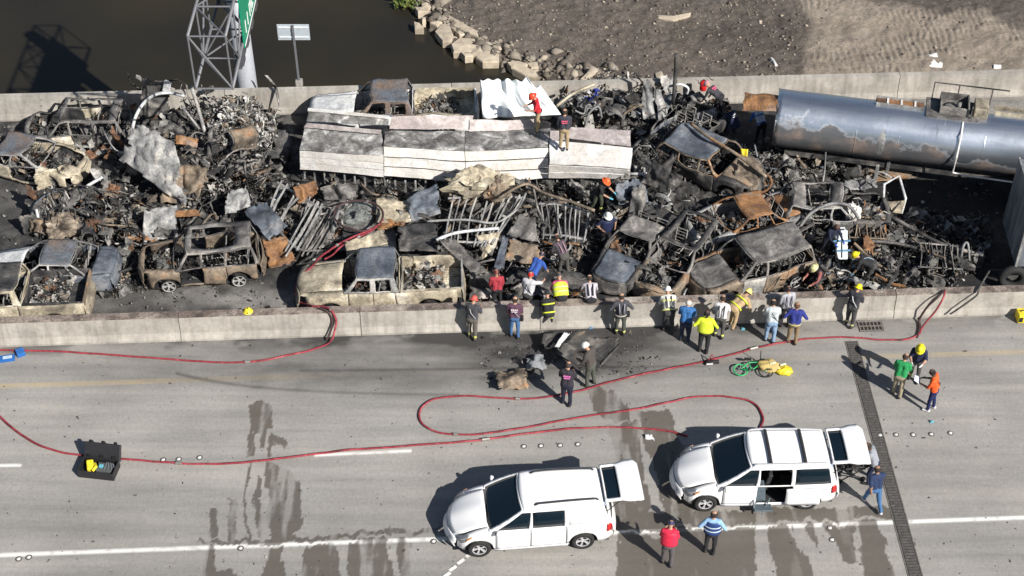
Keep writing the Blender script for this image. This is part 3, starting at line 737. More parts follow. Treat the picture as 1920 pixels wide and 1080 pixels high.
    # wheels
    if wheels:
        for x in ax:
            for s in (1, -1):
                wc = Vector((x, s * (W / 2 - .12), p['wr'] if tyres else p['wr'] * .72 + .0))
                Mx = Matrix.Translation(wc) @ Matrix.Rotation(math.pi / 2, 4, 'X'); r_ = p['wr']
                if tyres:
                    w = G().lathe([(r_ * .62, -.1), (r_ * .92, -.115), (r_, -.08), (r_, .08), (r_ * .92, .115), (r_ * .62, .1)], 28, Mx, closed=True).build('wheel', tyre_m, root, smooth=True)
                else:
                    w = G().lathe([(r_ * .60, -.08), (r_ * .74, -.1), (r_ * .70, -.05), (r_ * .70, .05), (r_ * .74, .1), (r_ * .60, .08)], 20, Mx, closed=True).build('wheel', mats_junk[0], root)
                g = G(); f = -1 if s > 0 else 1
                g.lathe([(0.001, f * .045), (.055, f * .06), (.07, f * .05)], 12, Mx)
                for k in range(5):
                    a = 2 * math.pi * k / 5
                    for da in (-.13, .13):
                        g.bar(Mx @ Vector((.05 * math.cos(a), .05 * math.sin(a), f * .05)), Mx @ Vector((r_ * .6 * math.cos(a + da), r_ * .6 * math.sin(a + da), f * .075)), .035, .03)
                g.lathe([(r_ * .56, f * .09), (r_ * .64, f * .1), (r_ * .64, -f * .09), (r_ * .58, -f * .02)], 24, Mx)
                g.lathe([(.001, f * .0), (r_ * .58, f * .0)], 16, Mx, 1)
                g.build('rim', [chrome_m if not wreck else rim_burnt, black_m], w, smooth=False)
    root['_dims'] = (L, W, H)
    if '_dims' in root: del root['_dims']
    return root, dict(top=top, edge=edge, side=side, rail=rail, gh=gh, ws=ws, hl=hl, W=W, H=H, L=L, cowl=cowl, rr=rr, rf=rf, rb=rb, wp=wp, ax=ax)

# ---- junk: templates of charred scrap, scattered by numpy
mats_junk = [burnt('soot_black', (.006, .006, .007), (.016, .016, .017), (.042, .04, .038), (.09, .085, .08), 2.2, speck=.4),
             burnt('scrap_grey', (.015, .015, .015), (.075, .073, .07), (.19, .185, .175), (.36, .35, .33), 2.2, speck=.4),
             burnt('scrap_pale', (.05, .05, .05), (.20, .195, .185), (.40, .385, .36), (.62, .60, .56), 2.2, fleck=.2, speck=.4),
             burnt('scrap_rust', (.02, .015, .012), (.10, .055, .035), (.21, .105, .055), (.30, .19, .12), 2.4, fleck=.4),
             burnt('scrap_tan', (.03, .025, .02), (.12, .10, .08), (.26, .21, .16), (.42, .37, .30), 2.4, fleck=.3)]
def _tpl():
    T = []
    g = G(); pts = [(-.5, 0, 0), (-.15, .05, .02), (.2, -.03, .05), (.5, .06, 0)]; g.tube(pts, .028, 4); T.append(g)             # bent rod
    g = G(); pts = [(-.5, 0, 0), (-.1, .18, .06), (.25, .12, -.02), (.5, -.16, .1)]; g.tube(pts, .022, 4); T.append(g)           # curled rod
    g = G(); g.box((0, 0, 0), (1, .07, .04)); T.append(g)                                                                         # flat bar
    g = G(); g.add([(-.5, -.3, 0), (0, -.35, .12), (.5, -.25, -.05), (-.45, .3, .1), (.05, .22, -.06), (.5, .33, .12), (-.2, 0, .16)], [(0, 1, 6), (0, 6, 3), (1, 4, 6), (6, 4, 3), (1, 2, 5), (1, 5, 4)]); T.append(g)   # torn plate
    g = G(); g.add([(-.5, -.2, 0), (.1, -.3, .1), (.5, -.1, 0), (.3, .3, .15), (-.3, .3, 0), (0, 0, .3)], [(0, 1, 5), (1, 2, 5), (2, 3, 5), (3, 4, 5), (4, 0, 5)]); T.append(g)   # crumple
    g = G(); g.tube([(.3 * math.cos(a), .3 * math.sin(a), .03 * math.sin(3 * a)) for a in np.linspace(0, 6.283, 9)[:-1]], .03, 4, closed=True); T.append(g)    # ring
    g = G(); g.box((0, 0, 0), (.5, .35, .28), taper=.7); T.append(g)                                                              # lump
    def cr(seed, nx, ny, amp, sy=1.0):
        q = random.Random(seed); h = {}
        g = G(); g.grid(lambda u, v: (u - .5 + .06 * q.uniform(-1, 1), (v - .5) * sy + .06 * q.uniform(-1, 1), amp * q.uniform(-1, 1) + .25 * math.sin(u * 3 + seed)), nx, ny); return g
    T.append(cr(1, 4, 3, .10, .7)); T.append(cr(2, 4, 4, .14, .9)); T.append(cr(3, 6, 1, .05, .16)); T.append(cr(4, 3, 3, .22, .6))      # torn skins, bent strip, crushed wad
    g = G(); g.tube([(-.8, 0, 0), (-.5, .25, .1), (-.1, .1, .2), (.2, -.25, .1), (.6, -.1, .0), (.8, .3, .05)], .012, 3); T.append(g)      # wire
    g = G(); g.tube([(.25 * math.cos(a) * (1 - a / 30), .25 * math.sin(a) * (1 - a / 30), a * .02) for a in np.linspace(0, 14, 18)], .014, 3); T.append(g)      # coil spring
    out = []
    for g in T:
        tr = []
        for f in g.f:
            for k in range(1, len(f) - 1): tr.append((f[0], f[k], f[k + 1]))
        out.append((np.array(g.v, float), np.array(tr, int)))
    return out
TPL = _tpl()
def junk(name, pts, size, mats, seed, miw=None, tilt=.6, tw=None, parent=None, label=None, cat=None, kind='stuff', smax=2.2):
    if tw is None: tw = (.12, .10, .09, .03, .04, .06, .04, .13, .11, .12, .07, .07, .02)
    tw = tuple(tw) + (0,) * (len(TPL) - len(tw))
    rs = np.random.RandomState(seed + 100); N = len(pts); kind_i = rs.choice(len(TPL), N, p=tw)
    Vs, Fs, Ms, off = [], [], [], 0
    for k, (V0, F0) in enumerate(TPL):
        ix = np.where(kind_i == k)[0]; n_ = len(ix)
        if not n_: continue
        a = rs.rand(n_) * 6.283; b = rs.normal(0, tilt, n_); c_ = rs.normal(0, tilt, n_)
        sz = size[0] + (size[1] - size[0]) * rs.rand(n_) ** 2.5
        if k in (4, 5, 6): sz = sz * .55
        if k in (7, 8, 10): sz = sz * .85
        if k == 11: sz = sz * 1.7
        S = sz[:, None] * np.stack([.7 + .8 * rs.rand(n_), .7 + .8 * rs.rand(n_), .7 + .8 * rs.rand(n_)], 1)
        V = V0[None] * S[:, None]; V = V + rs.normal(0, .035, V.shape) * sz[:, None, None]
        cb, sb, cc, sc_, ca, sa = np.cos(b)[:, None], np.sin(b)[:, None], np.cos(c_)[:, None], np.sin(c_)[:, None], np.cos(a)[:, None], np.sin(a)[:, None]
        x, y, z = V[..., 0], V[..., 1], V[..., 2]
        y, z = y * cc - z * sc_, y * sc_ + z * cc
        x, z = x * cb + z * sb, -x * sb + z * cb
        x, y = x * ca - y * sa, x * sa + y * ca
        V = np.stack([x, y, z], -1) + pts[ix][:, None]
        Fs.append((F0[None] + (np.arange(n_) * len(V0))[:, None, None]).reshape(-1, 3) + off); Vs.append(V.reshape(-1, 3)); off += n_ * len(V0)
        Ms.append(np.repeat(rs.choice(len(mats), n_, p=miw), len(F0)))
    me = mesh_np(name, np.concatenate(Vs), tris=np.concatenate(Fs), mi=np.concatenate(Ms))
    for m in mats: me.materials.append(m)
    o = bpy.data.objects.new(name, me); C.objects.link(o)
    if parent is not None: o.parent = parent
    return tag(o, label, cat, kind=kind)
def junk_box(name, parent, c, d, n_, seed, miw=(.42, .33, .15, .06, .04)):
    rs = np.random.RandomState(seed + 900); pts = (rs.rand(n_, 3) - .5) * np.array(d) + np.array(c)
    return junk(name, pts, (.06, .42), mats_junk, seed, miw=miw, parent=parent)
def between(front, rear, z=.8):
    """ground position and heading from the photo places of a vehicle's two ends"""
    a, b = P(*front, z), P(*rear, z); c = (a + b) / 2; d = a - b
    return Vector((c.x, c.y, 0)), math.atan2(d.y, d.x), d.length

# ------------------------------------------------------------------ the two white vans
def van(label, near_front, near_rear, version, yaw_add=0.0):
    a, b = P(*near_front), P(*near_rear); d = (a - b).normalized(); yaw = math.atan2(d.y, d.x) + yaw_add
    left = Vector((-math.sin(yaw), math.cos(yaw), 0)); mid = (a + b) / 2; p = PROFILES['van']
    c = mid - left * (p['W'] / 2 - .12) - Vector((math.cos(yaw), math.sin(yaw), 0)) * (p['axf'] + p['axr']) / 2 * p['L']
    ex = {'hatch_open': True, 'white_panel': [(1, 0), (-1, 0)] if version == 1 else []}
    dd = (1, 1, 1, 1) if version == 1 else (1, 0, 1, 1)
    if version == 2: ex['no_glass'] = [(1, 1)]
    root, q = car('minivan', label, 'van', c, yaw, {'body': white_paint}, wreck=False, cat='minivan', doors=dd, extras=ex, group='white minivans parked on the clean road')
    W, hl, rr = q['W'], q['hl'], q['rr']
    # lamps
    for s in (1, -1):
        e = q['edge'](hl - .28, s)
        g = G(); g.grid(lambda u, w: q['side'](hl - .02 - .42 * u, lerp(.74, 1.0, w), s) + Vector((.008, s * .012, .008)), 6, 4, 0)
        g.grid(lambda u, w: q['top'](hl - .02 - .34 * u, s * lerp(1, .84, w)) + Vector((.02, 0, .03)), 5, 3, 0)
        hd = g.build('headlight', lampc, root, smooth=True, solid=.012)
        G().grid(lambda u, w: q['side'](hl - .26 - .18 * u, lerp(.76, 1.0, w), s) + Vector((.008, s * .03, .014)), 3, 3).build('indicator_lens', amber, hd, smooth=True, solid=.006)
        G().grid(lambda u, w: q['side'](-hl + .02 + .16 * u, lerp(.55, .93, w), s) + Vector((-.008, s * .014, 0)), 3, 6).build('tail_light', lampred, root, smooth=True, solid=.015)
        m = q['gh'](.955, .12, s) + Vector((.02, s * .16, .02))
        G().lathe([(.001, -.07), (.06, -.05), (.085, 0), (.075, .04), (.001, .06)], 12, Matrix.Translation(m) @ Matrix.Rotation(math.pi / 2, 4, 'Y') @ Matrix.Diagonal((1, 1.25, 1, 1))).bar(m - Vector((0, s * .14, .02)), m, .03).build('wing_mirror', white_paint, root, smooth=True)
        # roof rails
        pts = [q['rail'](u, s) + Vector((0, -s * .15, h)) for u, h in ((.08, .05), (.10, .11), (.22, .125), (.36, .13), (.50, .125), (.59, .11), (.62, .05))] if version == 1 else [q['rail'](u, s) + Vector((0, -s * .05, h)) for u, h in ((.02, .035), (.06, .085), (.3, .10), (.6, .105), (.80, .10), (.90, .085), (.93, .035))]
        G().tube(pts, .03, 6).build('roof_rail', dark_plastic if version == 1 else chrome_m, root)
        pt = [q['gh'](u, -.02, s) + Vector((0, s * .008, 0)) for u in np.linspace(.0, 1.0, 12)]
        # rocker and lower moulding
        G().grid(lambda u, w: q['side'](lerp(q['ax'][1] + .45, q['ax'][0] - .45, u), lerp(.0, .12, w), s) + Vector((0, s * .014, -.02)), 10, 1).build('rocker_moulding', plain((.62, .63, .65), .4, name='moulding'), root, smooth=True, solid=.015)
    if version == 2:
        for u in (.27, .56): G().tube([q['rail'](u, 1).lerp(q['rail'](u, -1), t) + Vector((0, 0, .105 + .03 * math.sin(math.pi * t))) for t in np.linspace(.05, .95, 9)], .05, 6, flat=.35).build('roof_crossbar', dark_plastic, root)
    # grille, bumper intake, plates
    cz = PROFILES['van']['nose']
    G().grid(lambda u, w: Vector((hl + .23 * (1 - ((u - .5) * 1.1) ** 2) + .04, (u - .5) * W * .55, lerp(cz - .20, cz - .06, w))), 8, 2).build('grille', plain((.20, .22, .26), .3, .5, name='grille_metal'), root, solid=.02)
    G().grid(lambda u, w: Vector((hl + .23 * (1 - ((u - .5) * 1.1) ** 2) + .09, (u - .5) * W * .6, lerp(.33, .45, w))), 8, 2).build('lower_intake', dark_plastic, root, solid=.02)
    G().bar(q['ws'](.20, .02) + Vector((.02, 0, .03)), q['ws'](.55, .06) + Vector((.02, 0, .03)), .02).bar(q['ws'](.6, .02) + Vector((.02, 0, .03)), q['ws'](.88, .06) + Vector((.02, 0, .03)), .02).build('wiper', dark_plastic, root)
    # open hatch, hinged at the roof's rear edge and raised
    h0 = q['rail'](0, 1); hx, hzz = h0.x - .05, h0.z + .06; th = R(4)
    wfun = lambda t: (h0.y * 1.0 if t < .45 else lerp(h0.y * 1.0, h0.y * 1.10, min(1, (t - .45) / .2))) * (1 if t < .9 else 1 - (t - .9) * .9)
    def hp(t, u, dz=0.0):
        y = (u * 2 - 1); l = 1.12 * t
        return Vector((hx - l * math.cos(th), y * wfun(t), hzz + l * math.sin(th) + dz + .05 * (1 - y * y) - (.10 * max(0, t - .88) / .12)))
    hatch = G().grid(lambda t, u: hp(t, u), 22, 14, 0, lambda t, u: .05 < t < .42 and .07 < u < .93).build('rear_hatch', white_paint, root, smooth=True, solid=.05)
    G().grid(lambda t, u: hp(lerp(.04, .43, t), lerp(.06, .94, u), -.012), 6, 10).build('hatch_window', glass_m, hatch, smooth=True, solid=.01)
    G().grid(lambda t, u: hp(lerp(.62, .72, t), lerp(.36, .64, u), .012), 2, 3).build('licence_plate', plain((.50, .55, .60), .5, name='plate'), hatch, solid=.01)
    G().bar(hp(.60, .3, .03), hp(.60, .7, .03), .04, .03).build('hatch_handle', dark_plastic if version == 2 else chrome_m, hatch)
    for s in (.04, .96): G().tube([Vector((hx - .02, (s * 2 - 1) * h0.y, 1.25)), hp(.42, s, -.04)], .014, 5).build('gas_strut', dark_plastic, root)
    G().grid(lambda u, w: Vector((q['rr'] - .02 - .05 * w, lerp(-.8, .8, u) * W / 2 * .9, lerp(zr_ := 1.66, 1.64, w))), 6, 1).build('hatch_sill_trim', plain((.35, .45, .62), .4, name='blue_grey_trim'), root, solid=.02)
    return root, q
v1, q1 = van('white minivan with two black roof rails and its rear hatch raised, nearest the camera', (900, 1040), (1091, 1025), 1)
v2, q2 = van('white minivan with black roof crossbars, open sliding door and raised hatch, beside the expansion joint', (1318, 955), (1512, 951), 2)
# lowered ramp and folding step hanging from the side opening of the second van
rp = G()
rp.box((-.05, q2['W'] / 2 + .10, .34), (.55, .5, .05), rot=(.25, 0, 0)); rp.bar((-.3, q2['W'] / 2 - .1, .5), (.0, q2['W'] / 2 + .35, .25), .04); rp.bar((.22, q2['W'] / 2 - .1, .55), (.22, q2['W'] / 2 + .3, .28), .05)
rp.box((.05, q2['W'] / 2 - .25, .7), (.4, .45, .5), taper=.8)
rp.build('side_step', plain((.09, .12, .14), .5, name='step_metal'), v2, bevel=.02)
# its sliding door pushed back over the rear quarter
sd = G().grid(lambda u, w: q2['side'](lerp(-.20 * 4.6, .03 * 4.6, u), lerp(.08, 1, w), 1) + Vector((-.86, .075, 0)), 8, 6).build('sliding_door', white_paint, v2, smooth=True, solid=.03)
G().tube([q2['side'](x, .80, 1) + Vector((0, .02, 0)) for x in np.linspace(-2.2, -.7, 6)], .012, 4).build('door_track', dark_plastic, v2)
# ------------------------------------------------------------------ burnt vehicles
B_grey = burnt('burnt_grey_metal', (.015, .015, .015), (.085, .08, .078), (.20, .19, .18), (.38, .35, .32), speck=.45)
B_dark = burnt('burnt_dark_metal', (.008, .008, .010), (.035, .035, .037), (.095, .09, .086), (.23, .21, .19), 1.2, speck=.45)
B_blue = burnt('burnt_blue_grey_metal', (.02, .02, .025), (.075, .09, .115), (.15, .17, .20), (.30, .30, .31), .9, fleck=.35, speck=.4)
B_rust = burnt('burnt_rusty_metal', (.04, .03, .025), (.17, .09, .05), (.33, .165, .065), (.28, .22, .19), 1.0, fleck=.35, speck=.45)
B_cream = burnt('burnt_cream_metal', (.06, .05, .04), (.27, .235, .18), (.52, .46, .34), (.70, .65, .55), .8, -.02, fleck=.5, speck=.4)
B_white = burnt('burnt_white_metal', (.10, .10, .11), (.40, .41, .43), (.68, .69, .70), (.80, .80, .78), .9, -.05, fleck=.3, speck=.35)
B_brown = burnt('burnt_brown_blue_metal', (.05, .04, .035), (.19, .14, .11), (.13, .145, .17), (.22, .24, .27), .5, fleck=.25)
B_tanrust = burnt('burnt_tan_and_rust', (.03, .025, .02), (.15, .12, .09), (.29, .23, .17), (.36, .19, .09), 1.0, fleck=.4, speck=.45)
B_silver = burnt('burnt_silver_metal', (.03, .03, .03), (.17, .17, .172), (.34, .34, .335), (.50, .47, .43), .8, fleck=.4, speck=.45)
B_engine = mats_junk[1]
def wreckcar(name, label, kind, front, rear, mats, z=.8, cat=None, dz=0.0, L=None, dyaw=0.0, **k):
    c, yaw, d = between(front, rear, z)
    sc = max(.82, min(1.12, (L or d) / (PROFILES[kind]['L'] + .25)))
    c.z = dz
    return car(name, label, kind, c, yaw + dyaw, mats, True, cat or {'pickup': 'pickup truck', 'suv': 'suv'}.get(kind, 'car'), scale=sc, **k)
wreckcar('burnt_suv', 'burnt out suv with an open roof by the parapet at the far left', 'suv', (42, 232), (246, 232), dict(body=B_grey, door=B_cream, door2=B_dark, frame=B_grey, roof=B_grey, trunk=B_cream), seed=1, roof_hole=(.2, .85, .1, .9), hood=False, dent=.07, trunk=False, front_cut=.15, z=.9)
wreckcar('burnt_wagon', 'burnt out cream car with a blue grey roof, cut by the left edge', 'sedan', (150, 300), (-62, 268), dict(body=B_cream, door=B_cream, frame=B_silver, roof=B_brown, trunk=B_cream), seed=2, hood=False, doors=(1, 1, 0, 1), dent=.06, z=.9)
wreckcar('burnt_sedan', 'burnt out sedan with a half brown half blue roof behind the cream pickup', 'sedan', (-22, 492), (218, 492), dict(body=B_blue, door=B_grey, roof=B_brown, hood=B_white, trunk=B_blue, frame=B_silver), seed=3, dent=.04, z=.8)
wreckcar('burnt_pickup', 'burnt out cream pickup with ash in its bed, at the left beside the median', 'pickup', (-138, 560), (172, 548), dict(body=B_cream, door=B_cream, roof=B_dark, frame=B_cream, bed=B_dark, gate=B_tanrust, hood=B_grey), seed=4, dent=.035)
wreckcar('burnt_suv', 'burnt out suv with bare white wheels, missing front doors and a rusty rear fender', 'suv', (268, 488), (494, 470), dict(body=B_tanrust, door=B_tanrust, frame=B_grey, roof=B_grey), seed=5, hood=False, doors=(0, 1, 0, 1), roof_hole=(.28, .9, .12, .88), dent=.045, z=.8)
wreckcar('burnt_pickup', 'burnt out pickup with white bonnet between the white trailer and the far parapet', 'pickup', (580, 208), (900, 200), dict(body=B_white, door=B_white, roof=B_brown, frame=B_brown, bed=B_cream, hood=B_white, gate=B_white), seed=6, dent=.05)
wreckcar('burnt_pickup', 'burnt out tan pickup with a blue grey cab roof, beside the median in the middle', 'pickup', (560, 533), (872, 522), dict(body=B_cream, door=B_cream, roof=B_blue, frame=B_silver, bed=B_cream, hood=B_cream, gate=B_silver), seed=7, dent=.03, roll=0)
wreckcar('burnt_car', 'burnt out tilted car with a tan rail beside the end of the white trailer', 'wagon', (1428, 330), (1240, 255), dict(body=B_dark, door=B_dark, roof=B_blue, frame=B_tanrust, hood=B_tanrust), seed=8, dent=.07, dz=.35, roll=R(6), z=1.2, front_cut=.1)
wreckcar('burnt_car', 'burnt roofless car shell with a deep dark hollow, right of the white trailer', 'sedan', (1215, 290), (1330, 210), dict(body=B_dark, door=B_blue, roof=B_dark, frame=B_grey, hood=B_dark), seed=9, dent=.10, dz=.5, roof=False, hood=False, trunk=False, z=1.2, L=3.9, fill=True)
wreckcar('burnt_car', 'burnt out silver car with an orange rusted roof among the right hand wrecks', 'sedan', (1300, 425), (1492, 382), dict(body=B_silver, door=B_silver, roof=B_rust, frame=B_rust, trunk=B_rust, hood=B_dark), seed=10, dent=.05, doors=(0, 1, 1, 1), dz=.2, z=1.0, hood=False)
wreckcar('burnt_wagon', 'skeleton of a burnt wagon with only its roof frame left, behind the orange roofed car', 'wagon', (1665, 385), (1455, 382), dict(body=B_dark, door=B_grey, roof=B_grey, frame=B_silver), seed=11, dent=.08, roof_hole=(.3, .62, .1, .9), hood=False, trunk=False, doors=(1, 0, 1, 0), dz=.1, z=1.0)
wreckcar('burnt_suv', 'burnt out grey suv with rusty flanks and empty windscreen, beside the median on the right', 'suv', (1322, 520), (1500, 470), dict(body=B_tanrust, door=B_silver, door2=B_tanrust, roof=B_grey, frame=B_grey, hood=B_grey), seed=12, dent=.045, z=.8, L=4.5)
wreckcar('burnt_car', 'burnt out car with an open engine bay, second in the row of right hand wrecks', 'wagon', (1228, 532), (1322, 418), dict(body=B_tanrust, door=B_dark, roof=B_dark, frame=B_grey, hood=B_rust), seed=13, dent=.05, z=.8, hood=False, roof_hole=(.15, .9, .12, .88), L=4.4)
wreckcar('burnt_car', 'burnt out car with a blue grey bonnet, leftmost of the right hand row', 'sedan', (1150, 505), (1235, 405), dict(body=B_dark, door=B_grey, roof=B_grey, frame=B_grey, hood=B_blue), seed=14, dent=.05, z=.8, L=4.3, hood=True)
# more crushed shells half buried in the pile
wreckcar('crushed_car', 'crushed car shell half buried in scrap left of the white trailer', 'sedan', (370, 310), (520, 270), dict(body=B_dark, door=B_grey, roof=B_tanrust, frame=B_grey, trunk=B_grey), seed=15, dent=.16, z=.6, hood=False, sag=.5, L=4.0, wheels=False)
wreckcar('crushed_car', 'crushed rusty car body under the scrap above the sedan with the brown roof', 'sedan', (225, 395), (90, 405), dict(body=B_tanrust, door=B_grey, roof=B_grey, frame=B_dark, trunk=B_grey), seed=16, dent=.18, z=.5, hood=False, roof=False, L=3.9, wheels=False)

# ------------------------------------------------------------------ bent sheets and plates, each a thing
def sheet(name, label, cat, corners, mat, crumple=.10, n_=22, th=.02, group=None, parent=None, fold=0.0, freq=1.2):
    """corners: four (px, py, height) going round the sheet"""
    w = [P(x, y, z) for x, y, z in corners]; c = sum(w, Vector()) / 4; w = [q - c for q in w]; so = Vector((c.x, c.y, c.z)) * 3.7
    nr = (w[1] - w[0]).cross(w[3] - w[0]).normalized()
    def fn(u, v):
        q = w[0].lerp(w[1], u).lerp(w[3].lerp(w[2], u), v)
        a = noise.noise(q * freq + so) + 1.5 * abs(noise.noise(q * freq * 1.7 + so)) - .4 + .6 * abs(noise.noise(q * freq * 3.7 + so)) + .3 * noise.noise(q * freq * 5 + so)
        q = q + nr * (crumple * a) + noise.noise_vector(q * 1.7 + so) * crumple * .5
        if fold: q = q + nr * fold * math.sin(math.pi * u)
        return q
    edge = lambda a: .0 if a < .12 or a > .88 else 1
    sk = lambda u, v: min(u, v, 1 - u, 1 - v) < .10 * max(0, noise.noise(Vector((u * 5, v * 5, c.x))) + .1)
    o = G().grid(fn, n_, n_, 0, sk).build(name, mat, parent, smooth=True, solid=th, loc=c)
    return tag(o, label, cat, group)
SH_ = [
 ('crumpled_sheet', 'big crumpled pale grey metal sheet standing up, the largest in the left pile', 'sheet metal', [(255, 226, 2.4), (328, 262, 2.2), (350, 388, .8), (224, 300, 1.5)], B_silver, .22),
 ('crumpled_sheet', 'torn sheet metal with a tan burnt patch under the largest crumpled sheet', 'sheet metal', [(318, 300, 1.2), (392, 318, 1.1), (372, 378, .7), (300, 380, .7)], B_tanrust, .22),
 ('crumpled_sheet', 'crumpled grey sheet hanging above the suv with bare white wheels', 'sheet metal', [(268, 398, 1.2), (332, 385, 1.2), (330, 440, .7), (270, 455, .6)], B_silver, .20),
 ('dark_hood', 'dark navy truck bonnet standing on end against the far parapet', 'truck bonnet', [(272, 146, 3.0), (318, 150, 3.0), (318, 210, 1.6), (252, 226, 1.4)], B_dark, .08),
 ('pale_strip', 'pale curled edge of the dark navy truck bonnet', 'sheet metal', [(310, 148, 3.1), (322, 154, 3.1), (320, 172, 2.6), (304, 172, 2.6)], B_white, .05),
 ('torn_sheet', 'blue grey torn car roof lying on the rods right of the suv', 'car roof', [(450, 392, 1.2), (500, 378, 1.3), (540, 425, 1.1), (505, 450, .9)], B_blue, .08),
 ('torn_sheet', 'light grey crumpled panel leaning behind the torn blue grey car roof', 'car roof', [(425, 362, 1.4), (462, 352, 1.5), (474, 385, 1.2), (420, 400, 1.1)], B_silver, .15),
 ('rusty_sheet', 'grey panel with an orange rust patch right of the suv with bare white wheels', 'sheet metal', [(492, 448, .9), (535, 442, .9), (556, 490, .5), (505, 505, .4)], B_rust, .10),
 ('rusty_sheet', 'orange brown bent fender above the crumpled sheet over the suv', 'sheet metal', [(320, 396, 1.0), (372, 392, 1.0), (378, 404, .9), (318, 408, .9)], B_rust, .08),
 ('rusty_sheet', 'orange rusted box lid in the scrap under the dark navy bonnet', 'sheet metal', [(330, 252, 1.5), (372, 262, 1.4), (370, 276, 1.2), (330, 270, 1.3)], B_rust, .08),
 ('tank_dome', 'rusty orange crumpled dome in front of the white trailer', 'tank', [(548, 350, 1.3), (590, 338, 1.4), (600, 368, .9), (555, 382, .8)], B_rust, .22),
 ('tank_dome', 'grey ashen crumpled hump right of the rusty orange dome', 'tank', [(600, 350, 1.2), (668, 342, 1.2), (672, 366, .8), (608, 376, .8)], B_grey, .25),
 ('dark_plate', 'dark blue grey bent plate left of the tan crumpled bundle', 'sheet metal', [(762, 372, 1.0), (820, 342, 1.3), (826, 400, .8), (770, 415, .6)], B_blue, .12),
 ('ash_sheet', 'broad ash grey flat sheet under the coiled hose', 'sheet metal', [(600, 380, .5), (740, 370, .6), (745, 470, .35), (560, 470, .3)], B_grey, .10),
 ('ash_sheet', 'pale scorched sheet right of the coiled hose', 'sheet metal', [(705, 372, .9), (780, 372, .9), (770, 420, .6), (705, 420, .6)], B_cream, .12),
 ('ash_sheet', 'white and brown scorched panel under the red hoses behind the tan pickup', 'sheet metal', [(645, 455, 1.0), (715, 432, 1.1), (728, 458, .9), (650, 480, .8)], B_cream, .12),
 ('dark_plate', 'dark grey steel plate behind the blue grey cab roof, right side', 'sheet metal', [(745, 422, 1.0), (820, 418, 1.0), (820, 472, .8), (748, 470, .8)], B_dark, .05),
 ('folded_plate', 'upper grey folded steel plate left of the bending man with a striped jacket', 'sheet metal', [(974, 402, 1.3), (1004, 408, 1.3), (1012, 456, .9), (950, 440, .9)], B_grey, .04),
 ('folded_plate', 'lower steel plate with an orange stain under the folded grey plate', 'sheet metal', [(955, 448, .9), (1010, 460, .9), (1018, 498, .5), (944, 490, .5)], B_tanrust, .05),
 ('folded_plate', 'bluish strip of plate left of the orange stained plate', 'sheet metal', [(942, 440, .9), (952, 446, .9), (945, 505, .4), (926, 505, .4)], B_blue, .05),
 ('steel_deck', 'dark flat truck floor panel by the median, behind the crowd', 'truck floor', [(950, 502, .3), (1060, 500, .35), (1165, 545, .3), (960, 560, .25)], B_dark, .05),
 ('crumpled_sheet', 'crumpled dark brown sheet beside the bed of the tan pickup', 'sheet metal', [(885, 515, .9), (925, 510, .9), (930, 565, .4), (882, 560, .4)], B_grey, .22),
 ('black_slab', 'long black twisted beam running down from the trailer frame to the median', 'beam', [(822, 452, 1.4), (850, 446, 1.4), (915, 510, .8), (890, 518, .8)], B_dark, .08),
 ('pale_sheet', 'torn pale tan sheet hanging in the trailer ribs', 'sheet metal', [(890, 440, 1.0), (940, 435, 1.1), (930, 462, .8), (905, 490, .4)], B_cream, .15),
 ('crumpled_sheet', 'grey crumpled panel between the orange helmet worker and the wrecks', 'sheet metal', [(1150, 345, 1.5), (1200, 330, 1.5), (1225, 380, 1.0), (1165, 385, 1.0)], B_blue, .22),
 ('crumpled_sheet', 'upright crushed grey panel at the head of the leftmost wreck of the right hand row', 'sheet metal', [(1185, 350, 1.6), (1215, 345, 1.6), (1200, 410, .9), (1180, 405, .9)], B_grey, .2),
 ('scorched_sheet', 'black scorched panel between the two cars at the right end of the trailer', 'sheet metal', [(1225, 300, 1.7), (1265, 330, 1.6), (1250, 360, 1.0), (1200, 340, 1.0)], B_dark, .12),
 ('bent_sheet', 'light tan bent panel with a grey edge below the tilted car', 'sheet metal', [(1385, 300, 1.6), (1430, 325, 1.5), (1415, 362, .9), (1370, 345, 1.0)], B_tanrust, .10),
 ('ash_sheet', 'pale ash covered sheet behind the firefighter carrying a stretcher', 'sheet metal', [(1580, 340, .6), (1640, 335, .6), (1645, 352, .5), (1585, 360, .5)], B_silver, .10),
 ('dark_plate', 'flat grey plate on the ground by the median, behind the yellow helmet in the rubble', 'sheet metal', [(1612, 522, .4), (1660, 538, .3), (1650, 548, .3), (1600, 530, .4)], B_silver, .10),
 ('brown_slab', 'reddish brown road plate left of the open white door', 'plate', [(1595, 318, .25), (1700, 312, .25), (1720, 335, .2), (1620, 342, .2)], B_tanrust, .02),
 ('scorched_sheet', 'white scorched bulge behind the people near the tanker mouth', 'sheet metal', [(1300, 215, 1.3), (1345, 205, 1.4), (1345, 228, 1.0), (1305, 235, .9)], B_silver, .2),
 ('crumpled_sheet', 'pale green grey crushed column standing by the far parapet', 'sheet metal', [(1205, 150, 2.4), (1222, 150, 2.4), (1228, 222, .9), (1205, 222, .9)], B_silver, .15),
 ('crumpled_sheet', 'second pale crushed column right of the first by the far parapet', 'sheet metal', [(1226, 168, 2.0), (1240, 165, 2.1), (1252, 225, .8), (1234, 228, .8)], B_silver, .15),
 ('dark_plate', 'small dark plate left of the open scrap pile, on the bare road', 'sheet metal', [(35, 405, .9), (70, 400, .9), (80, 440, .1), (45, 440, .1)], B_dark, .03),
 ('pale_sheet', 'cream torn fender lying right of the wrecked cream car', 'fender', [(118, 305, .9), (155, 315, .8), (150, 330, .6), (112, 330, .6)], B_cream, .08),
 ('torn_door', 'cream car door torn loose and hanging to the road', 'car door', [(62, 328, .9), (118, 308, .9), (124, 340, .15), (70, 358, .1)], B_cream, .05),
]
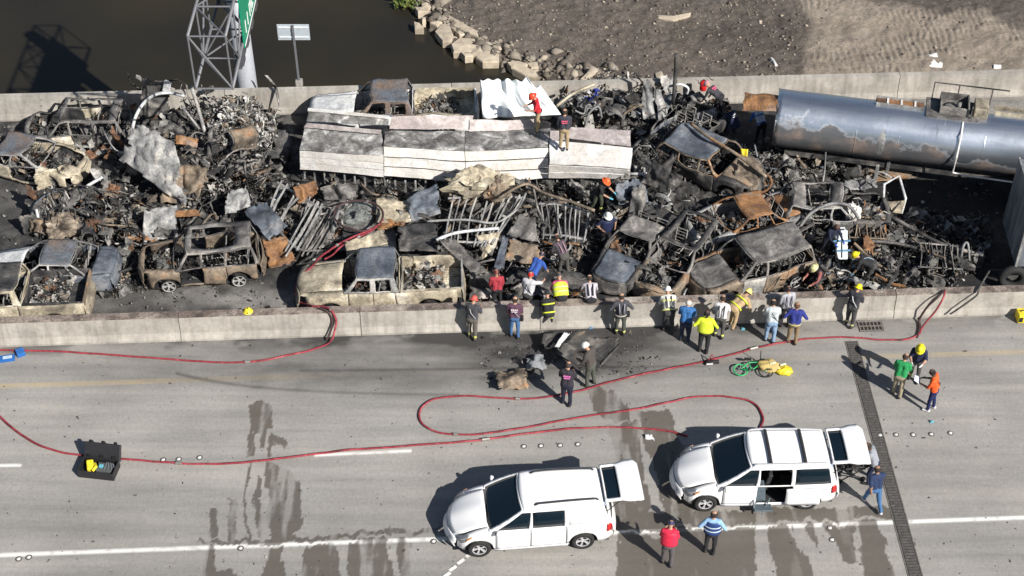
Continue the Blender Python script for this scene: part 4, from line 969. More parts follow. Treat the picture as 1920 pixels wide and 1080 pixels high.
for nm, lb, ct, cr, mt, ck in SH_: sheet(nm, lb, ct, cr, mt, ck)
# ------------------------------------------------------------------ rods, pipes and beams, each a thing
def rod(name, label, cat, pts, r, mat, n_=6, group=None, curve=True, flat=1.0):
    w = [P(x, y, z) for x, y, z in pts]; c = w[0].copy(); w = [q - c for q in w]
    if curve and len(w) > 2: w = smooth_line(w, 5)
    return tag(G().tube(w, r, n_, flat=flat).build(name, mat, None, smooth=True, loc=c), label, cat, group)
RODS = [
 ('bent_pipe', 'pale arched pipe sweeping over the dark navy bonnet', 'pipe', [(246, 262, .9), (252, 225, 1.7), (268, 195, 2.3), (290, 178, 2.7), (318, 174, 2.7), (345, 180, 2.4)], .065, B_white),
 ('steel_post', 'leaning grey steel post right of the dark navy bonnet', 'post', [(358, 160, 2.8), (372, 205, 1.9), (385, 252, 1.0)], .075, B_silver),
 ('steel_post', 'short pale bar crossing behind the leaning steel post', 'post', [(340, 198, 2.0), (374, 242, 1.3)], .05, B_silver),
 ('burnt_post', 'burnt upright post with a white top standing at the far parapet', 'post', [(1268, 102, 3.6), (1266, 140, 2.6), (1262, 195, 1.2)], .07, B_dark),
 ('bent_pipe', 'thin long dark pipe crossing the trailer ribs', 'pipe', [(800, 415, 1.0), (870, 412, 1.1), (925, 418, 1.1), (958, 402, 1.2), (975, 385, 1.3), (986, 362, 1.5)], .045, B_silver),
 ('bent_pipe', 'pale bent bar under the thin pipe, sloping across the trailer ribs', 'pipe', [(818, 450, 1.1), (858, 436, 1.1), (935, 428, 1.1)], .06, B_white),
 ('bent_pipe', 'tan bent pipe running right from the crumpled bundle', 'pipe', [(935, 372, 1.5), (985, 345, 1.7), (1020, 362, 1.5), (1070, 378, 1.3), (1115, 395, 1.2)], .055, B_tanrust),
 ('bent_pipe', 'second tan pipe crossing down from the crumpled bundle', 'pipe', [(1000, 350, 1.6), (1008, 390, 1.1), (1018, 410, .9)], .04, B_grey),
 ('loose_pole', 'bent black rod lying over the median at the right', 'rod', [(1855, 508, 1.0), (1836, 540, 1.05), (1830, 555, 1.0), (1788, 585, .35), (1782, 588, .3)], .035, B_dark),
 ('bumper_bar', 'white curved bumper bar of the cream sedan lying in black shadow', 'bumper', [(150, 360, .6), (165, 348, .8), (182, 338, .9), (192, 332, 1.0)], .06, B_white),
 ('pale_arch', 'pale wheel arch strip in the black gap of the left pile', 'fender', [(160, 372, .5), (175, 380, .6), (180, 395, .5), (178, 410, .3)], .05, B_silver),
 ('rail', 'pale angled bar in front of the leftmost engine heap', 'bar', [(68, 392, 1.1), (78, 440, .2)], .05, B_white),
 ('rail', 'silver frame rail sticking out right of the white trailer', 'bar', [(1180, 326, .9), (1240, 326, .9)], .06, B_white),
 ('rail', 'second silver frame rail crossing right of the white trailer', 'bar', [(1185, 290, 1.1), (1205, 290, 1.0), (1208, 345, .8)], .05, B_silver),
 ('tan_rail', 'long tan roof rail arcing along the tilted car', 'bar', [(1296, 232, 2.0), (1330, 258, 2.0), (1385, 292, 1.9), (1437, 332, 1.5)], .065, B_tanrust),
 ('tan_rail', 'rust brown tube bent round the front of the tilted car', 'bar', [(1437, 325, 1.3), (1447, 340, 1.1), (1438, 356, .8), (1415, 366, .6)], .05, B_rust),
 ('rod', 'thin bent rod standing in front of the tanker belly', 'rod', [(1548, 285, 1.2), (1546, 320, .6), (1542, 345, .2)], .035, B_silver),
 ('chassis_rail', 'long dark chassis rail lying along the rubble by the median', 'chassis', [(1660, 400, .6), (1760, 455, .6), (1830, 475, .6)], .07, B_grey),
 ('chassis_rail', 'second chassis rail lower in the rubble by the median', 'chassis', [(1600, 450, .7), (1700, 460, .7), (1800, 500, .6), (1828, 505, .6)], .06, B_dark),
 ('chassis_rail', 'rust brown thin rail left in the rubble by the stretcher', 'chassis', [(1600, 400, .7), (1650, 395, .7), (1660, 440, .6)], .05, B_rust),
 ('arched_frame', 'arched grey window frame over the person in navy standing in the wreck', 'frame', [(1500, 425, .9), (1520, 400, 1.3), (1555, 383, 1.6), (1590, 385, 1.6), (1610, 410, 1.2)], .06, B_silver),
 ('hoop', 'grey hoop of bent frame at the right end of the rubble', 'frame', [(1800, 500, .3), (1806, 462, .9), (1815, 458, 1.0), (1818, 500, .3)], .045, B_silver),
 ('hoop', 'pale bent pipe hoop by the parapet left of the tanker mouth', 'pipe', [(1255, 162, 1.9), (1275, 158, 2.1), (1290, 165, 1.9), (1288, 176, 1.6)], .05, B_white),
 ('long_bar', 'pale long bar slanting up from the tarpaulin to the parapet', 'bar', [(1042, 200, 1.6), (1075, 175, 2.0), (1115, 158, 2.2)], .06, B_cream),
 ('long_bar', 'second pale bar slanting beside the first, right of the tarpaulin', 'bar', [(1048, 190, 1.6), (1085, 172, 1.9), (1108, 160, 2.1)], .05, B_silver),
 ('pale_hook', 'pale curved strip among the trash right of the tarpaulin', 'bar', [(1098, 236, .9), (1105, 212, 1.3), (1122, 200, 1.4), (1128, 220, 1.0)], .05, B_silver),
]
for nm, lb, ct, pts, r_, mt in RODS: rod(nm, lb, ct, pts, r_, mt)
# rib cages of burnt trailer floors: each a thing with its ribs as parts
def ribs(label, rails, n_, zr, mat, r_=.036, jitter=.05, over=.05):
    """rails: two polylines (px,py) that the ribs span"""
    a = [P(x, y, zr) for x, y in rails[0]]; b = [P(x, y, zr - .1) for x, y in rails[1]]; c = a[0].copy()
    root = thing('trailer_frame', label, 'trailer frame', c)
    def at(L, t):
        k = t * (len(L) - 1); i = min(int(k), len(L) - 2); return L[i].lerp(L[i + 1], k - i)
    for i in range(n_):
        t = (i + .5) / n_ + rnd.uniform(-.3, .3) / n_; p0 = at(a, t) - c; p1 = at(b, min(1, max(0, t + rnd.uniform(-jitter, jitter)))) - c
        e = (p1 - p0) * over; m = (p0 + p1) / 2 + Vector((rnd.uniform(-.1, .1), rnd.uniform(-.08, .08), rnd.uniform(-.15, .1)))
        G().tube(smooth_line([p0 - e, m, p1 + e * rnd.uniform(0, 3)], 4), r_ * rnd.uniform(.7, 1.15), 5, flat=1.6).build('rib', mat, root)
    for L in (a, b): G().tube([q - c for q in L], r_ * 1.3, 5).build('side_rail', mat, root)
ribs('burnt trailer floor ribs under the tan crumpled bundle', [[(840, 372), (930, 366), (985, 372)], [(826, 452), (900, 455), (935, 448)]], 11, 1.0, B_silver)
ribs('burnt trailer ribs right of the folded grey plate', [[(1010, 382), (1060, 384), (1105, 400)], [(1018, 440), (1060, 442), (1100, 450)]], 9, .9, B_silver)
ribs('fan of burnt rods between the left pile and the coiled hose', [[(520, 342), (580, 378), (602, 392)], [(492, 398), (540, 452), (560, 468)]], 9, .9, B_silver, .035, .1, .1)
ribs('second fan of thin rods above the rusty orange panel', [[(560, 395), (600, 402), (650, 392)], [(530, 455), (570, 470), (610, 470)]], 9, .7, B_grey, .03, .12, .1)
ribs('ladder of silver crossbars right of the white trailer', [[(1190, 300), (1192, 350)], [(1228, 300), (1245, 350)]], 5, .8, B_silver, .04)
ribs('rusty grille of bars in the rubble beside the wagon skeleton', [[(1590, 405), (1660, 410)], [(1592, 445), (1665, 448)]], 10, .8, B_tanrust, .025)
ribs('burnt seat springs row at the right of the rubble', [[(1720, 455), (1800, 462)], [(1722, 500), (1805, 505)]], 10, .8, B_grey, .025)

# larger bent pieces lying all through the heaps, each its own thing
PAL = [('grey', B_grey), ('black', B_dark), ('pale', B_silver), ('rust brown', B_tanrust), ('blue grey', B_blue), ('orange rusted', B_rust)]
ZN = [('in the upper left pile', [(70, 200), (520, 215), (520, 330), (200, 320)], 18, 1.0), ('in the lower left pile', [(60, 385), (470, 340), (470, 410), (240, 480)], 16, .9), ('by the coiled hose', [(500, 345), (820, 350), (800, 420), (520, 460)], 14, .7),
      ('among the trailer ribs', [(820, 380), (1120, 380), (1120, 470), (900, 500)], 14, .8), ('by the far parapet', [(1050, 170), (1310, 165), (1320, 240), (1060, 235)], 14, 1.3), ('at the end of the white trailer', [(1180, 300), (1300, 330), (1280, 410), (1140, 400)], 12, 1.0),
      ('in front of the tanker mouth', [(1300, 240), (1640, 300), (1640, 340), (1440, 340)], 12, .6), ('in the rubble at the right', [(1520, 420), (1700, 410), (1830, 470), (1800, 540), (1530, 535)], 22, .7), ('by the median', [(870, 490), (1120, 500), (1110, 555), (880, 560)], 8, .4),
      ('among the right hand wrecks', [(1110, 440), (1320, 370), (1500, 400), (1500, 530), (1130, 530)], 14, .9)]
SHP = {'torn skin': 'sheet metal', 'bent bar': 'bar', 'curled strip': 'strip', 'twisted tube': 'tube'}
used_ = set(); rp_ = random.Random(21); nr_ = np.random.RandomState(5)
for where, poly, cnt, zz in ZN:
    A = np.array(poly, float); lo, hi = A.min(0), A.max(0); k = 0
    while k < cnt:
        x, y = rp_.uniform(lo[0], hi[0]), rp_.uniform(lo[1], hi[1])
        if not inpoly(np.array([x]), np.array([y]), poly)[0]: continue
        cn, mt = rp_.choices(PAL, (5, 4, 3, 3, 1.5, .8))[0]; sh = rp_.choices(list(SHP), (5, 3, 2, 3))[0]; k += 1; z = rp_.uniform(.35, 1) * zz; c = P(x, y, z); ang = rp_.uniform(0, 6.28); big = rp_.uniform(.45, 1.1)
        d = Vector((math.cos(ang), math.sin(ang), rp_.uniform(-.5, .5))); e = Vector((-math.sin(ang), math.cos(ang), rp_.uniform(-.4, .4))); so = Vector((x, y, z)); g = G()
        if sh == 'torn skin': g.grid(lambda u, v: d * (u - .5) * big * 1.3 + e * (v - .5) * big * (.5 + .4 * noise.noise(Vector((u * 3, 1, x)))) + noise.noise_vector(Vector((u * 3, v * 3, x))) * .20 + Vector((0, 0, .3 * big * math.sin(u * 2.6 + x))), 12, 9, 0, lambda u, v: min(u, v, 1 - u, 1 - v) < .22 * max(0, noise.noise(Vector((u * 4, v * 4, y))) + .3))
        elif sh == 'bent bar': g.bar(d * -big * .9, d * .1 * big + e * .1, .09, .05).bar(d * .1 * big + e * .1, d * big * .8 + e * .3 * big + Vector((0, 0, .2)), .09, .05)
        elif sh == 'curled strip': g.grid(lambda u, v: d * (math.cos(u * 3.6) * big * .6) + Vector((0, 0, 1)) * (math.sin(u * 3.6) * big * .35) + e * ((v - .5) * .16 + u * .3), 14, 1)
        else: g.tube(smooth_line([d * -big + e * .1, d * -.3 * big - e * .15 * big + Vector((0, 0, .15)), d * .3 * big + e * .2 * big, d * big + Vector((0, 0, .15))], 4), .035, 6)
        lbl = None
        pos = 'upper' if y < (lo[1] + hi[1]) / 2 else 'lower'; sd = 'left' if x < lo[0] + (hi[0] - lo[0]) / 3 else ('right' if x > lo[0] + 2 * (hi[0] - lo[0]) / 3 else 'middle')
        szn = 'big' if big > .85 else ('small' if big < .6 else 'mid sized'); lb_ = f'{szn} {cn} {sh} at the {pos} {sd} {where}'
        if lb_ in used_ or len(lb_.split()) > 16: continue
        used_.add(lb_)
        tag(g.build(sh.replace(' ', '_'), mt, None, smooth=sh != 'bent bar', solid=.02 if sh in ('torn skin', 'curled strip') else 0, loc=c), lb_, SHP[sh], 'torn metal pieces ' + where)
# ------------------------------------------------------------------ collapsed white trailer
def plank_sheet(parent, name, c4, mat, n_=10, crumple=.03, th=.03, lift=0.0, nm=None):
    w = [P(x, y, z) for x, y, z in c4]; o0 = parent.location if parent is not None else Vector()
    def fn(u, v):
        q = w[0].lerp(w[1], u).lerp(w[3].lerp(w[2], u), v); q.z -= .05 * math.sin(q.x * .55 + 1.6); s = noise.noise_vector(q * 1.1) * crumple + noise.noise_vector(q * 3.5) * crumple * .35
        return q + s - o0
    return G().grid(fn, n_ * 2, n_).build(name, mat, parent, solid=th)
TW = burnt('trailer_white', (.30, .28, .26), (.70, .685, .66), (.82, .805, .78), (.74, .70, .65), .7, -.10, fleck=.25, rough=.5, speck=.22)
TS = burnt('trailer_sooty_lining', (.05, .047, .046), (.14, .135, .13), (.33, .32, .31), (.74, .73, .71), 1.6, -.01, fleck=.45, speck=.45)
TP = burnt('trailer_mauve', (.10, .085, .08), (.33, .28, .275), (.50, .44, .43), (.66, .62, .59), .7, -.03, fleck=.3, speck=.3)
tr = thing('burnt_trailer', 'long white collapsed trailer with sooty top, lying across the middle of the wrecks', 'trailer', P(860, 300, 0))
def section(front, toprim, backrim, bottom):
    """each a (left, right) pair of (px,py,z): sooty top, upstanding rim, white side in three planks"""
    plank_sheet(tr, 'sooty_top', [backrim[0], backrim[1], front[1], front[0]], TS, 12, .06)
    L = front[0]; Rr = front[1]; l = bottom[0]; r = bottom[1]
    plank_sheet(tr, 'slot_shade_sheet', [(L[0] + 3, L[1] + 1, L[2] - .22), (Rr[0] - 3, Rr[1] + 1, Rr[2] - .22), (r[0] - 3, r[1] - 9, r[2] - .12), (l[0] + 3, l[1] - 9, l[2] - .12)], black_m, 5, .0)  # black sheet added behind the planks so the slots look shaded
    for k in range(3):
        t0, t1 = k / 3 + .012, (k + 1) / 3 - .024
        f = lambda a, b, t: tuple(a[i] + (b[i] - a[i]) * t for i in range(3))
        plank_sheet(tr, 'side_plank', [f(L, l, t0), f(Rr, r, t0), f(Rr, r, t1), f(L, l, t1)], TW, 5, .035)
    if toprim: plank_sheet(tr, 'upper_rim', toprim, TP, 6, .04)
section([(563, 284, 1.75), (719, 294, 1.75)], [(574, 232, 2.1), (716, 246, 2.1), (714, 253, 1.9), (570, 239, 1.9)], [(572, 240, 1.75), (716, 252, 1.75)], [(563, 318, .85), (719, 333, .85)])
plank_sheet(tr, 'sooty_top', [(582, 208, 2.25), (729, 223, 2.25), (728, 237, 2.1), (575, 230, 2.1)], TS, 6, .05)
plank_sheet(tr, 'white_edge', [(578, 205, 2.3), (730, 220, 2.3), (729, 225, 2.3), (577, 210, 2.3)], TW, 3, .02)
section([(720, 276, 1.85), (872, 282, 1.80)], None, [(722, 247, 1.7), (872, 247, 1.7)], [(720, 332, .65), (872, 342, .55)])
section([(873, 282, 1.80), (1028, 275, 1.85)], None, [(873, 247, 1.7), (1030, 241, 1.75)], [(873, 342, .55), (1028, 333, .65)])
plank_sheet(tr, 'upper_rim', [(733, 220, 2.2), (889, 216, 2.2), (882, 242, 1.8), (730, 243, 1.8)], TP, 6, .05)
plank_sheet(tr, 'upper_rim', [(882, 224, 2.1), (1002, 222, 2.1), (1000, 240, 1.85), (880, 246, 1.8)], TP, 6, .05)
plank_sheet(tr, 'sooty_top', [(1031, 262, 1.85), (1186, 280, 1.8), (1182, 318, 1.6), (1030, 306, 1.6)], TW, 10, .04)
plank_sheet(tr, 'upper_rim', [(1062, 238, 2.0), (1182, 248, 2.0), (1183, 277, 1.9), (1062, 258, 1.9)], TP, 6, .03)
plank_sheet(tr, 'upper_rim', [(1031, 245, 1.9), (1060, 244, 1.9), (1060, 262, 1.8), (1031, 262, 1.8)], TP, 6, .03)
for k in range(2):
    plank_sheet(tr, 'side_plank', [(1029, 307 + 13 * k, 1.55 - .35 * k), (1182, 319 + 9 * k, 1.5 - .3 * k), (1182, 327 + 9 * k, 1.22 - .3 * k), (1029, 318 + 13 * k, 1.22 - .35 * k)], TW, 4, .03)
G().add([P(719, 243, 1.8) - tr.location, P(735, 236, 1.8) - tr.location, P(719, 292, 1.5) - tr.location, P(706, 285, 1.2) - tr.location], [(0, 1, 2, 3)]).build('dark_gap', black_m, tr, solid=.02)
# slots between the planks and stub posts below
for x in np.arange(570, 1180, 19):
    yb = 332 + 10 * math.sin((x - 563) / 465 * math.pi) * (x < 1028) - (14 - (x - 563) * .09 if x < 719 else 0)
    q = P(x, yb - 2, .62); G().box((0, 0, -.25), (.06, .05, .55)).build('stub_post', B_silver, tr, loc=q - tr.location)
# white tarpaulin hung behind the red shirted worker
g = G(); ob = [(900, 148, 2.6), (1012, 158, 2.6), (1052, 215, 1.7), (905, 222, 1.7)]; w = [P(*q) for q in ob]; c0 = w[0].copy()
def tf(u, v):
    q = w[0].lerp(w[1], u).lerp(w[3].lerp(w[2], u), v); k = math.sin(u * 22 + 4 * noise.noise(Vector((u * 4, v * 2, 0)))) * .08 + .16 * noise.noise(Vector((u * 7, v * 3, 5)))
    q = q + Vector((0, -k, k * .6)); q.z += .35 * noise.noise(Vector((u * 7, 0, 1))) * (1 - v) + .10 * math.sin(u * math.pi) * (1 - v); return q - c0
tag(g.grid(tf, 44, 24).build('tarpaulin', plain((.80, .83, .84), .7, name='white_tarp', var=.05), None, smooth=True, solid=.01, loc=c0), 'white tarpaulin screen hanging at the far parapet behind the red shirted worker', 'tarpaulin')
# tan crumpled bundle
def lump(name, label, cat, cx, cy, z, r, mat, seed, amp=.35, seg=28):
    c = P(cx, cy, z); g = G()
    def fn(u, v):
        a = u * 2 * math.pi; b = (v - .5) * math.pi; d = Vector((math.cos(a) * math.cos(b), math.sin(a) * math.cos(b), math.sin(b)))
        k = 1 + amp * (noise.noise(d * 1.6 + Vector((seed, 0, 0))) + .5 * abs(noise.noise(d * 4 + Vector((seed, 3, 0)))) * 2 - .3) + .12 * noise.noise(d * 9)
        return Vector((d.x * r[0], d.y * r[1], d.z * r[2])) * k
    return tag(g.grid(fn, seg, seg // 2).build(name, mat, None, loc=c), label, cat)
lump('crumpled_bundle', 'tan crumpled bundle of wrapped sheet in front of the white trailer', 'bundle', 898, 345, 1.35, (1.15, .5, .55), B_cream, 4, .5)
lump('crumpled_bundle', 'smaller pale bundle touching the right end of the tan crumpled bundle', 'bundle', 928, 355, 1.3, (.5, .42, .45), B_tanrust, 8, .5)
lump('ash_mound', 'brown scorched mound under the tan crumpled bundle at its left', 'debris', 870, 365, .8, (.7, .4, .4), B_tanrust, 12, .5)
lump('ash_mound', 'grey green flat ash mound inside the ring of hose', 'ash', 672, 404, .35, (.95, .75, .35), burnt('moss_grey_ash', (.04, .045, .042), (.11, .12, .115), (.18, .195, .19), (.28, .29, .28), 2.5), 3, .2)
lump('engine_block', 'reddish brown engine block in the black gap of the left pile', 'engine', 205, 362, .5, (.42, .35, .35), mats_junk[3], 5, .5)
lump('engine_block', 'grey green engine heap leftmost above the brown roofed sedan', 'engine', 118, 422, .6, (.75, .5, .45), mats_junk[4], 6, .5)
lump('engine_block', 'small reddish engine part right of the leftmost engine heap', 'engine', 175, 425, .6, (.3, .3, .32), mats_junk[3], 7, .5)
lump('white_bag', 'white cloth lump on the wagon skeleton by the person in navy', 'cloth', 1600, 398, 1.0, (.28, .3, .35), plain((.62, .60, .57), .9, name='white_cloth', bump=.4), 9, .5)
# ------------------------------------------------------------------ tanker
n = NT('scorched_steel_tank'); v = n.coord('Object'); sx_ = n.new('ShaderNodeSeparateXYZ'); n.link(v, sx_.inputs[0])
c = n.ramp(n.noise(n.coord('Object', (.25, 2.2, 2.2)), 1.6, 6, .6), [(.3, (.50, .56, .64)), (.7, (.74, .79, .86))])
f = n.noise(v, .8, 7, .6); hgt = n.math('ADD', n.math('ADD', n.math('MULTIPLY', sx_.outputs[2], -.42), 1.12), f); xf = n.math('MULTIPLY', sx_.outputs[0], -.035)
stain_shade = n.ramp(n.math('ADD', hgt, xf), [(.50, (0, 0, 0)), (.58, (1, 1, 1))])  # scorch and soot stains plus painted shade, denser towards the belly
c = n.mix(n.math('MULTIPLY', stain_shade, .85), c, n.ramp(n.noise(v, 1.1, 7, .6), [(.38, (.02, .018, .017)), (.52, (.07, .05, .038)), (.60, (.19, .12, .075)), (.68, (.24, .19, .14))]))
c = n.mix(n.ramp(n.noise(n.coord('Object', (6, .5, .5)), 1.2, 5, .7), [(.62, (0, 0, 0)), (.74, (.6, .6, .6))]), c, (.12, .12, .12))
rg = n.math('ADD', .36, n.math('MULTIPLY', stain_shade, .35)); mt = n.math('SUBTRACT', .95, n.math('MULTIPLY', stain_shade, .6)); n.bump(n.noise(v, 1.4, 3), .18, .06)
tank_m = n.fin(c, rg); n.link(mt, n.b.inputs['Metallic'])
ta, tb = P(1455, 219, 1.95), P(1925, 277, 1.95); ta.z = tb.z = 1.95; dt = (tb - ta).normalized(); RT = 1.05
tk = thing('tanker_trailer', 'long steel tanker trailer scorched blue and brown, torn open at its left end', 'tanker', Vector((ta.x, ta.y, 0)), (0, 0, math.atan2(dt.y, dt.x)))
MT = lambda x: Matrix.Translation((x, 0, 1.95)) @ Matrix.Rotation(math.pi / 2, 4, 'Y')
LT = 13.0
g = G(); NS = 40
def tankfn(u, v):
    a = v * 2 * math.pi; x = u * LT; r = RT * (1 + .012 * math.sin(x * 1.3) * math.cos(a * 2) + .015 * noise.noise(Vector((x * .7, math.cos(a) * 1.5, math.sin(a) * 1.5))))
    if u < .001: x += .07 * noise.noise(Vector((math.cos(a) * 3, math.sin(a) * 3, 1)))
    return Vector((x, r * math.cos(a), 1.95 + r * math.sin(a)))
g.grid(tankfn, 70, 48).build('tank_shell', tank_m, tk, smooth=True, solid=.03)
G().lathe([(RT * .97, .0), (RT * .95, .02), (.001, .25)], 32, MT(3.2), 0).build('inner_bulkhead', black_m, tk)
for x in (0.02, 1.45, 3.0, 4.55, 6.1, 7.6, 9.4, 11): G().lathe([(RT * 1.005, -.035), (RT * 1.022, -.02), (RT * 1.022, .02), (RT * 1.005, .035)], 40, MT(x)).build('band', tank_m, tk, smooth=True)
G().lathe([(RT * 1.02, -.13), (RT * 1.03, 0), (RT * 1.02, .13)], 40, MT(3.95), 0).build('stiffener_band', B_silver, tk, smooth=True)
# torn rusty dome at the mouth
G().grid(lambda u, v: Vector((-1.25 + 1.25 * u, RT * .96 * math.cos(lerp(.42, .84, v) * math.pi - 0) * (1 if u > .5 else .92 + .1 * u), 1.95 + RT * (.88 + .07 * u) * math.sin(lerp(.30, .70, v) * math.pi))) + noise.noise_vector(Vector((u * 3, v * 4, 2))) * .10, 10, 10).build('torn_dome', B_rust, tk, solid=.02)
# top walkway, hatch box, rails
wy = .02; zt = 1.95 + RT
g = G(); g.box((4.45 - 0, wy, zt + .02), (1.75, .06, .24)).box((4.45, wy + .48, zt - .02), (1.75, .06, .26)); g.build('spill_channel', B_silver, tk, bevel=.01)
G().box((4.45, wy + .24, zt + .0), (1.7, .40, .10)).build('rusty_walkway', B_rust, tk)
for x in (4.0, 4.5, 5.0): G().box((x, wy + .24, zt + .06), (.07, .46, .05)).build('walkway_crossbar', TW, tk)
g = G(); g.box((6.35, .28, zt + .02), (1.9, 1.15, .12)); g.build('hatch_platform', B_grey, tk, bevel=.01)
g = G()
for a_, b_, c_ in (((5.9, .38, zt + .2), (.05, 1.0, .36), 0), ((6.9, .38, zt + .2), (.05, 1.0, .36), 0), ((6.4, .86, zt + .2), (1.0, .05, .36), 0), ((6.4, -.08, zt + .2), (1.0, .05, .36), 0)): g.box(a_, b_)
g.build('hatch_coaming', B_grey, tk)
G().lathe([(.30, 0), (.32, .06), (.26, .1), (.001, .14)], 18, Matrix.Translation((6.35, .36, zt + .06))).lathe([(.08, .1), (.09, .3), (.001, .32)], 10, Matrix.Translation((6.55, .3, zt + .06))).build('manhole_hatch', mats_junk[1], tk, smooth=True)
G().box((7.35, .3, zt + .22), (.5, .75, .42)).build('valve_box', B_cream, tk, bevel=.03)
for a_, b_ in (((5.6, .95, zt), (5.6, .95, zt + .7)), ((6.5, .95, zt), (6.5, .95, zt + .7)), ((7.7, .95, zt), (7.7, .95, zt + .7)), ((5.6, .95, zt + .7), (8.3, .95, zt + .7)), ((7.0, -.2, zt), (7.0, -.2, zt + .6))): G().bar(a_, b_, .04).build('guard_rail', B_dark, tk)
G().box((9.2, .42, zt + .02), (2.6, .06, .16)).box((9.2, .82, zt + .0), (2.6, .06, .16)).build('rear_channel', B_cream, tk)
G().tube([Vector((6.75, -.35, zt - .02)), Vector((6.72, -.9, 2.75)), Vector((6.7, -1.24, 2.0)), Vector((6.7, -1.15, 1.25)), Vector((7.1, -1.1, 1.15)), Vector((9, -1.15, 1.15))], .035, 6).build('drain_pipe', TW, tk)
# underside: frame, legs
g = G().box((5, -.45, .72), (9, .12, .22)).box((5, .45, .72), (9, .12, .22)); g.build('chassis_rail', B_dark, tk)
for x, y in ((4.0, -.9), (4.4, -.5), (7.0, -.9)):
    G().box((x, y, .5), (.12, .14, .9)).build('landing_leg', B_silver if x < 6 else B_dark, tk)
for x in (9.2, 10.5):
    for y in (-.85, .85):
        G().lathe([(.28, -.12), (.5, -.12), (.52, 0), (.5, .12), (.28, .12)], 20, Matrix.Translation((x, y, .5)) @ Matrix.Rotation(math.pi / 2, 4, 'X'), closed=True).build('wheel', tyre_m, tk, smooth=True)
# ------------------------------------------------------------------ box trailer cut by the right edge
bt = thing('box_trailer', 'tall scorched grey box trailer corner at the right edge of the photo', 'trailer', P(1925, 515, 0))
bl = bt.location
n = NT('smoked_box_panel'); v = n.coord('Object', (3, 3, .5), rand=0); c = n.ramp(n.noise(v, 1.2, 7, .6), [(.3, (.08, .09, .11)), (.55, (.26, .28, .31)), (.7, (.50, .52, .54))]); boxm = n.fin(c, .5, .3)
q = [P(1926, 545, .9), P(1902, 478, .9)]; q0 = P(1903, 500, .95); ax_ = Vector((1, -.02, 0)).normalized(); ay_ = Vector((.05, 1, 0)).normalized()
def bx(name, x0, x1, y0, y1, z0, z1, m, bev=.02):
    vs = [q0 + ax_ * x + ay_ * y + Vector((0, 0, z - q0.z)) - bl for z in (z0, z1) for x, y in ((x0, y0), (x1, y0), (x1, y1), (x0, y1))]
    return G().add(vs, [(3, 2, 1, 0), (4, 5, 6, 7), (0, 1, 5, 4), (1, 2, 6, 5), (2, 3, 7, 6), (3, 0, 4, 7)]).build(name, m, bt, bevel=bev)
bx('cargo_box', 0, 9, 0, 2.5, .95, 3.75, boxm)
bx('roof_edge', -.02, 9, -.02, .05, 3.76, 3.82, B_silver, .005); bx('roof_edge', -.02, .05, .07, 2.52, 3.76, 3.82, B_silver, .005)
bx('corner_post', -.03, .05, -.05, .03, .95, 3.75, B_silver, .01)
for k in range(5): bx('side_rib', .6 + k * .8, .66 + k * .8, -.035, -.003, 1.0, 3.7, boxm, .005)
bx('underride_bar', -.05, 1.5, .1, .25, .55, .7, B_dark)
for x in (.35,): G().lathe([(.26, -.12), (.48, -.12), (.5, 0), (.48, .12), (.26, .12)], 20, Matrix.Translation(P(1898, 520, .5) - bl) @ Matrix.Rotation(math.pi / 2, 4, 'X'), closed=True).build('wheel', tyre_m, bt, smooth=True)
# open white door of the wagon skeleton
dw = [(1655, 395, .4), (1658, 345, 1.3), (1686, 330, 1.6), (1698, 372, .9), (1690, 400, .4)]; wq = [P(*k) for k in dw]; c0 = wq[0].copy()
dr_ = thing('open_door', 'open white car door with an empty window, standing right of the wagon skeleton', 'car door', c0)
G().tube([k - c0 for k in (wq[0], wq[1], wq[2], wq[3], wq[4])], .055, 6, closed=False).build('door_frame', B_white, dr_, smooth=True)
lowp = [P(1656, 378, .75) - c0, P(1698, 376, .85) - c0, wq[4] - c0, Vector((0, 0, 0))]
G().grid(lambda u, v: lowp[0].lerp(lowp[1], u).lerp(lowp[3].lerp(lowp[2], u), v) + Vector((0, .03 * noise.noise(Vector((u * 4, v * 4, 0))), 0)), 8, 6).build('door_skin', B_cream, dr_, solid=.06)

# ------------------------------------------------------------------ sign gantry, column, sign boards beyond the parapet
galv = plain((.17, .175, .19), .55, .3, .15, 'galvanised_steel'); dgal = plain((.10, .10, .11), .6, .3, name='dark_steel')
gz0, gz1 = 6.2, 8.3
t0 = P(367, 166, gz0); t1 = P(440, 160, gz0); yN = t0.y; xl, xr = t0.x, t0.x + 1.26; yF = yN + 9.2
gt = thing('sign_gantry', 'galvanised truss arm of a sign gantry reaching over the wrecks at the top left', 'sign gantry', Vector((xl, yN, 0)))
b0 = gt.location
ncell = 5; ys = [yN + (yF - yN) * i / ncell for i in range(ncell + 1)]
for x in (xl, xr):
    for z in (gz0, gz1): G().tube([Vector((x, yN, z)) - b0, Vector((x, yF, z)) - b0], .056, 8).build('chord', galv, gt, smooth=True)
for i, y in enumerate(ys):
    for x in (xl, xr): G().tube([Vector((x, y, gz0)) - b0, Vector((x, y, gz1)) - b0], .034, 6).build('strut', galv, gt)
    for z in (gz0, gz1): G().tube([Vector((xl, y, z)) - b0, Vector((xr, y, z)) - b0], .034, 6).build('strut', galv, gt)
    G().tube([Vector((xl, y, gz0 if i % 2 else gz1)) - b0, Vector((xr, y, gz1 if i % 2 else gz0)) - b0], .035, 6).build('brace', galv, gt)
for i in range(ncell):
    y, y2 = ys[i], ys[i + 1]; a, b = (0, 1) if i % 2 else (1, 0)
    for x in (xl, xr): G().tube([Vector((x, y, (gz0, gz1)[a])) - b0, Vector((x, y2, (gz0, gz1)[b])) - b0], .035, 6).build('brace', galv, gt)
    for z in (gz0, gz1): G().tube([Vector(((xl, xr)[a], y, z)) - b0, Vector(((xl, xr)[b], y2, z)) - b0], .035, 6).build('brace', galv, gt)
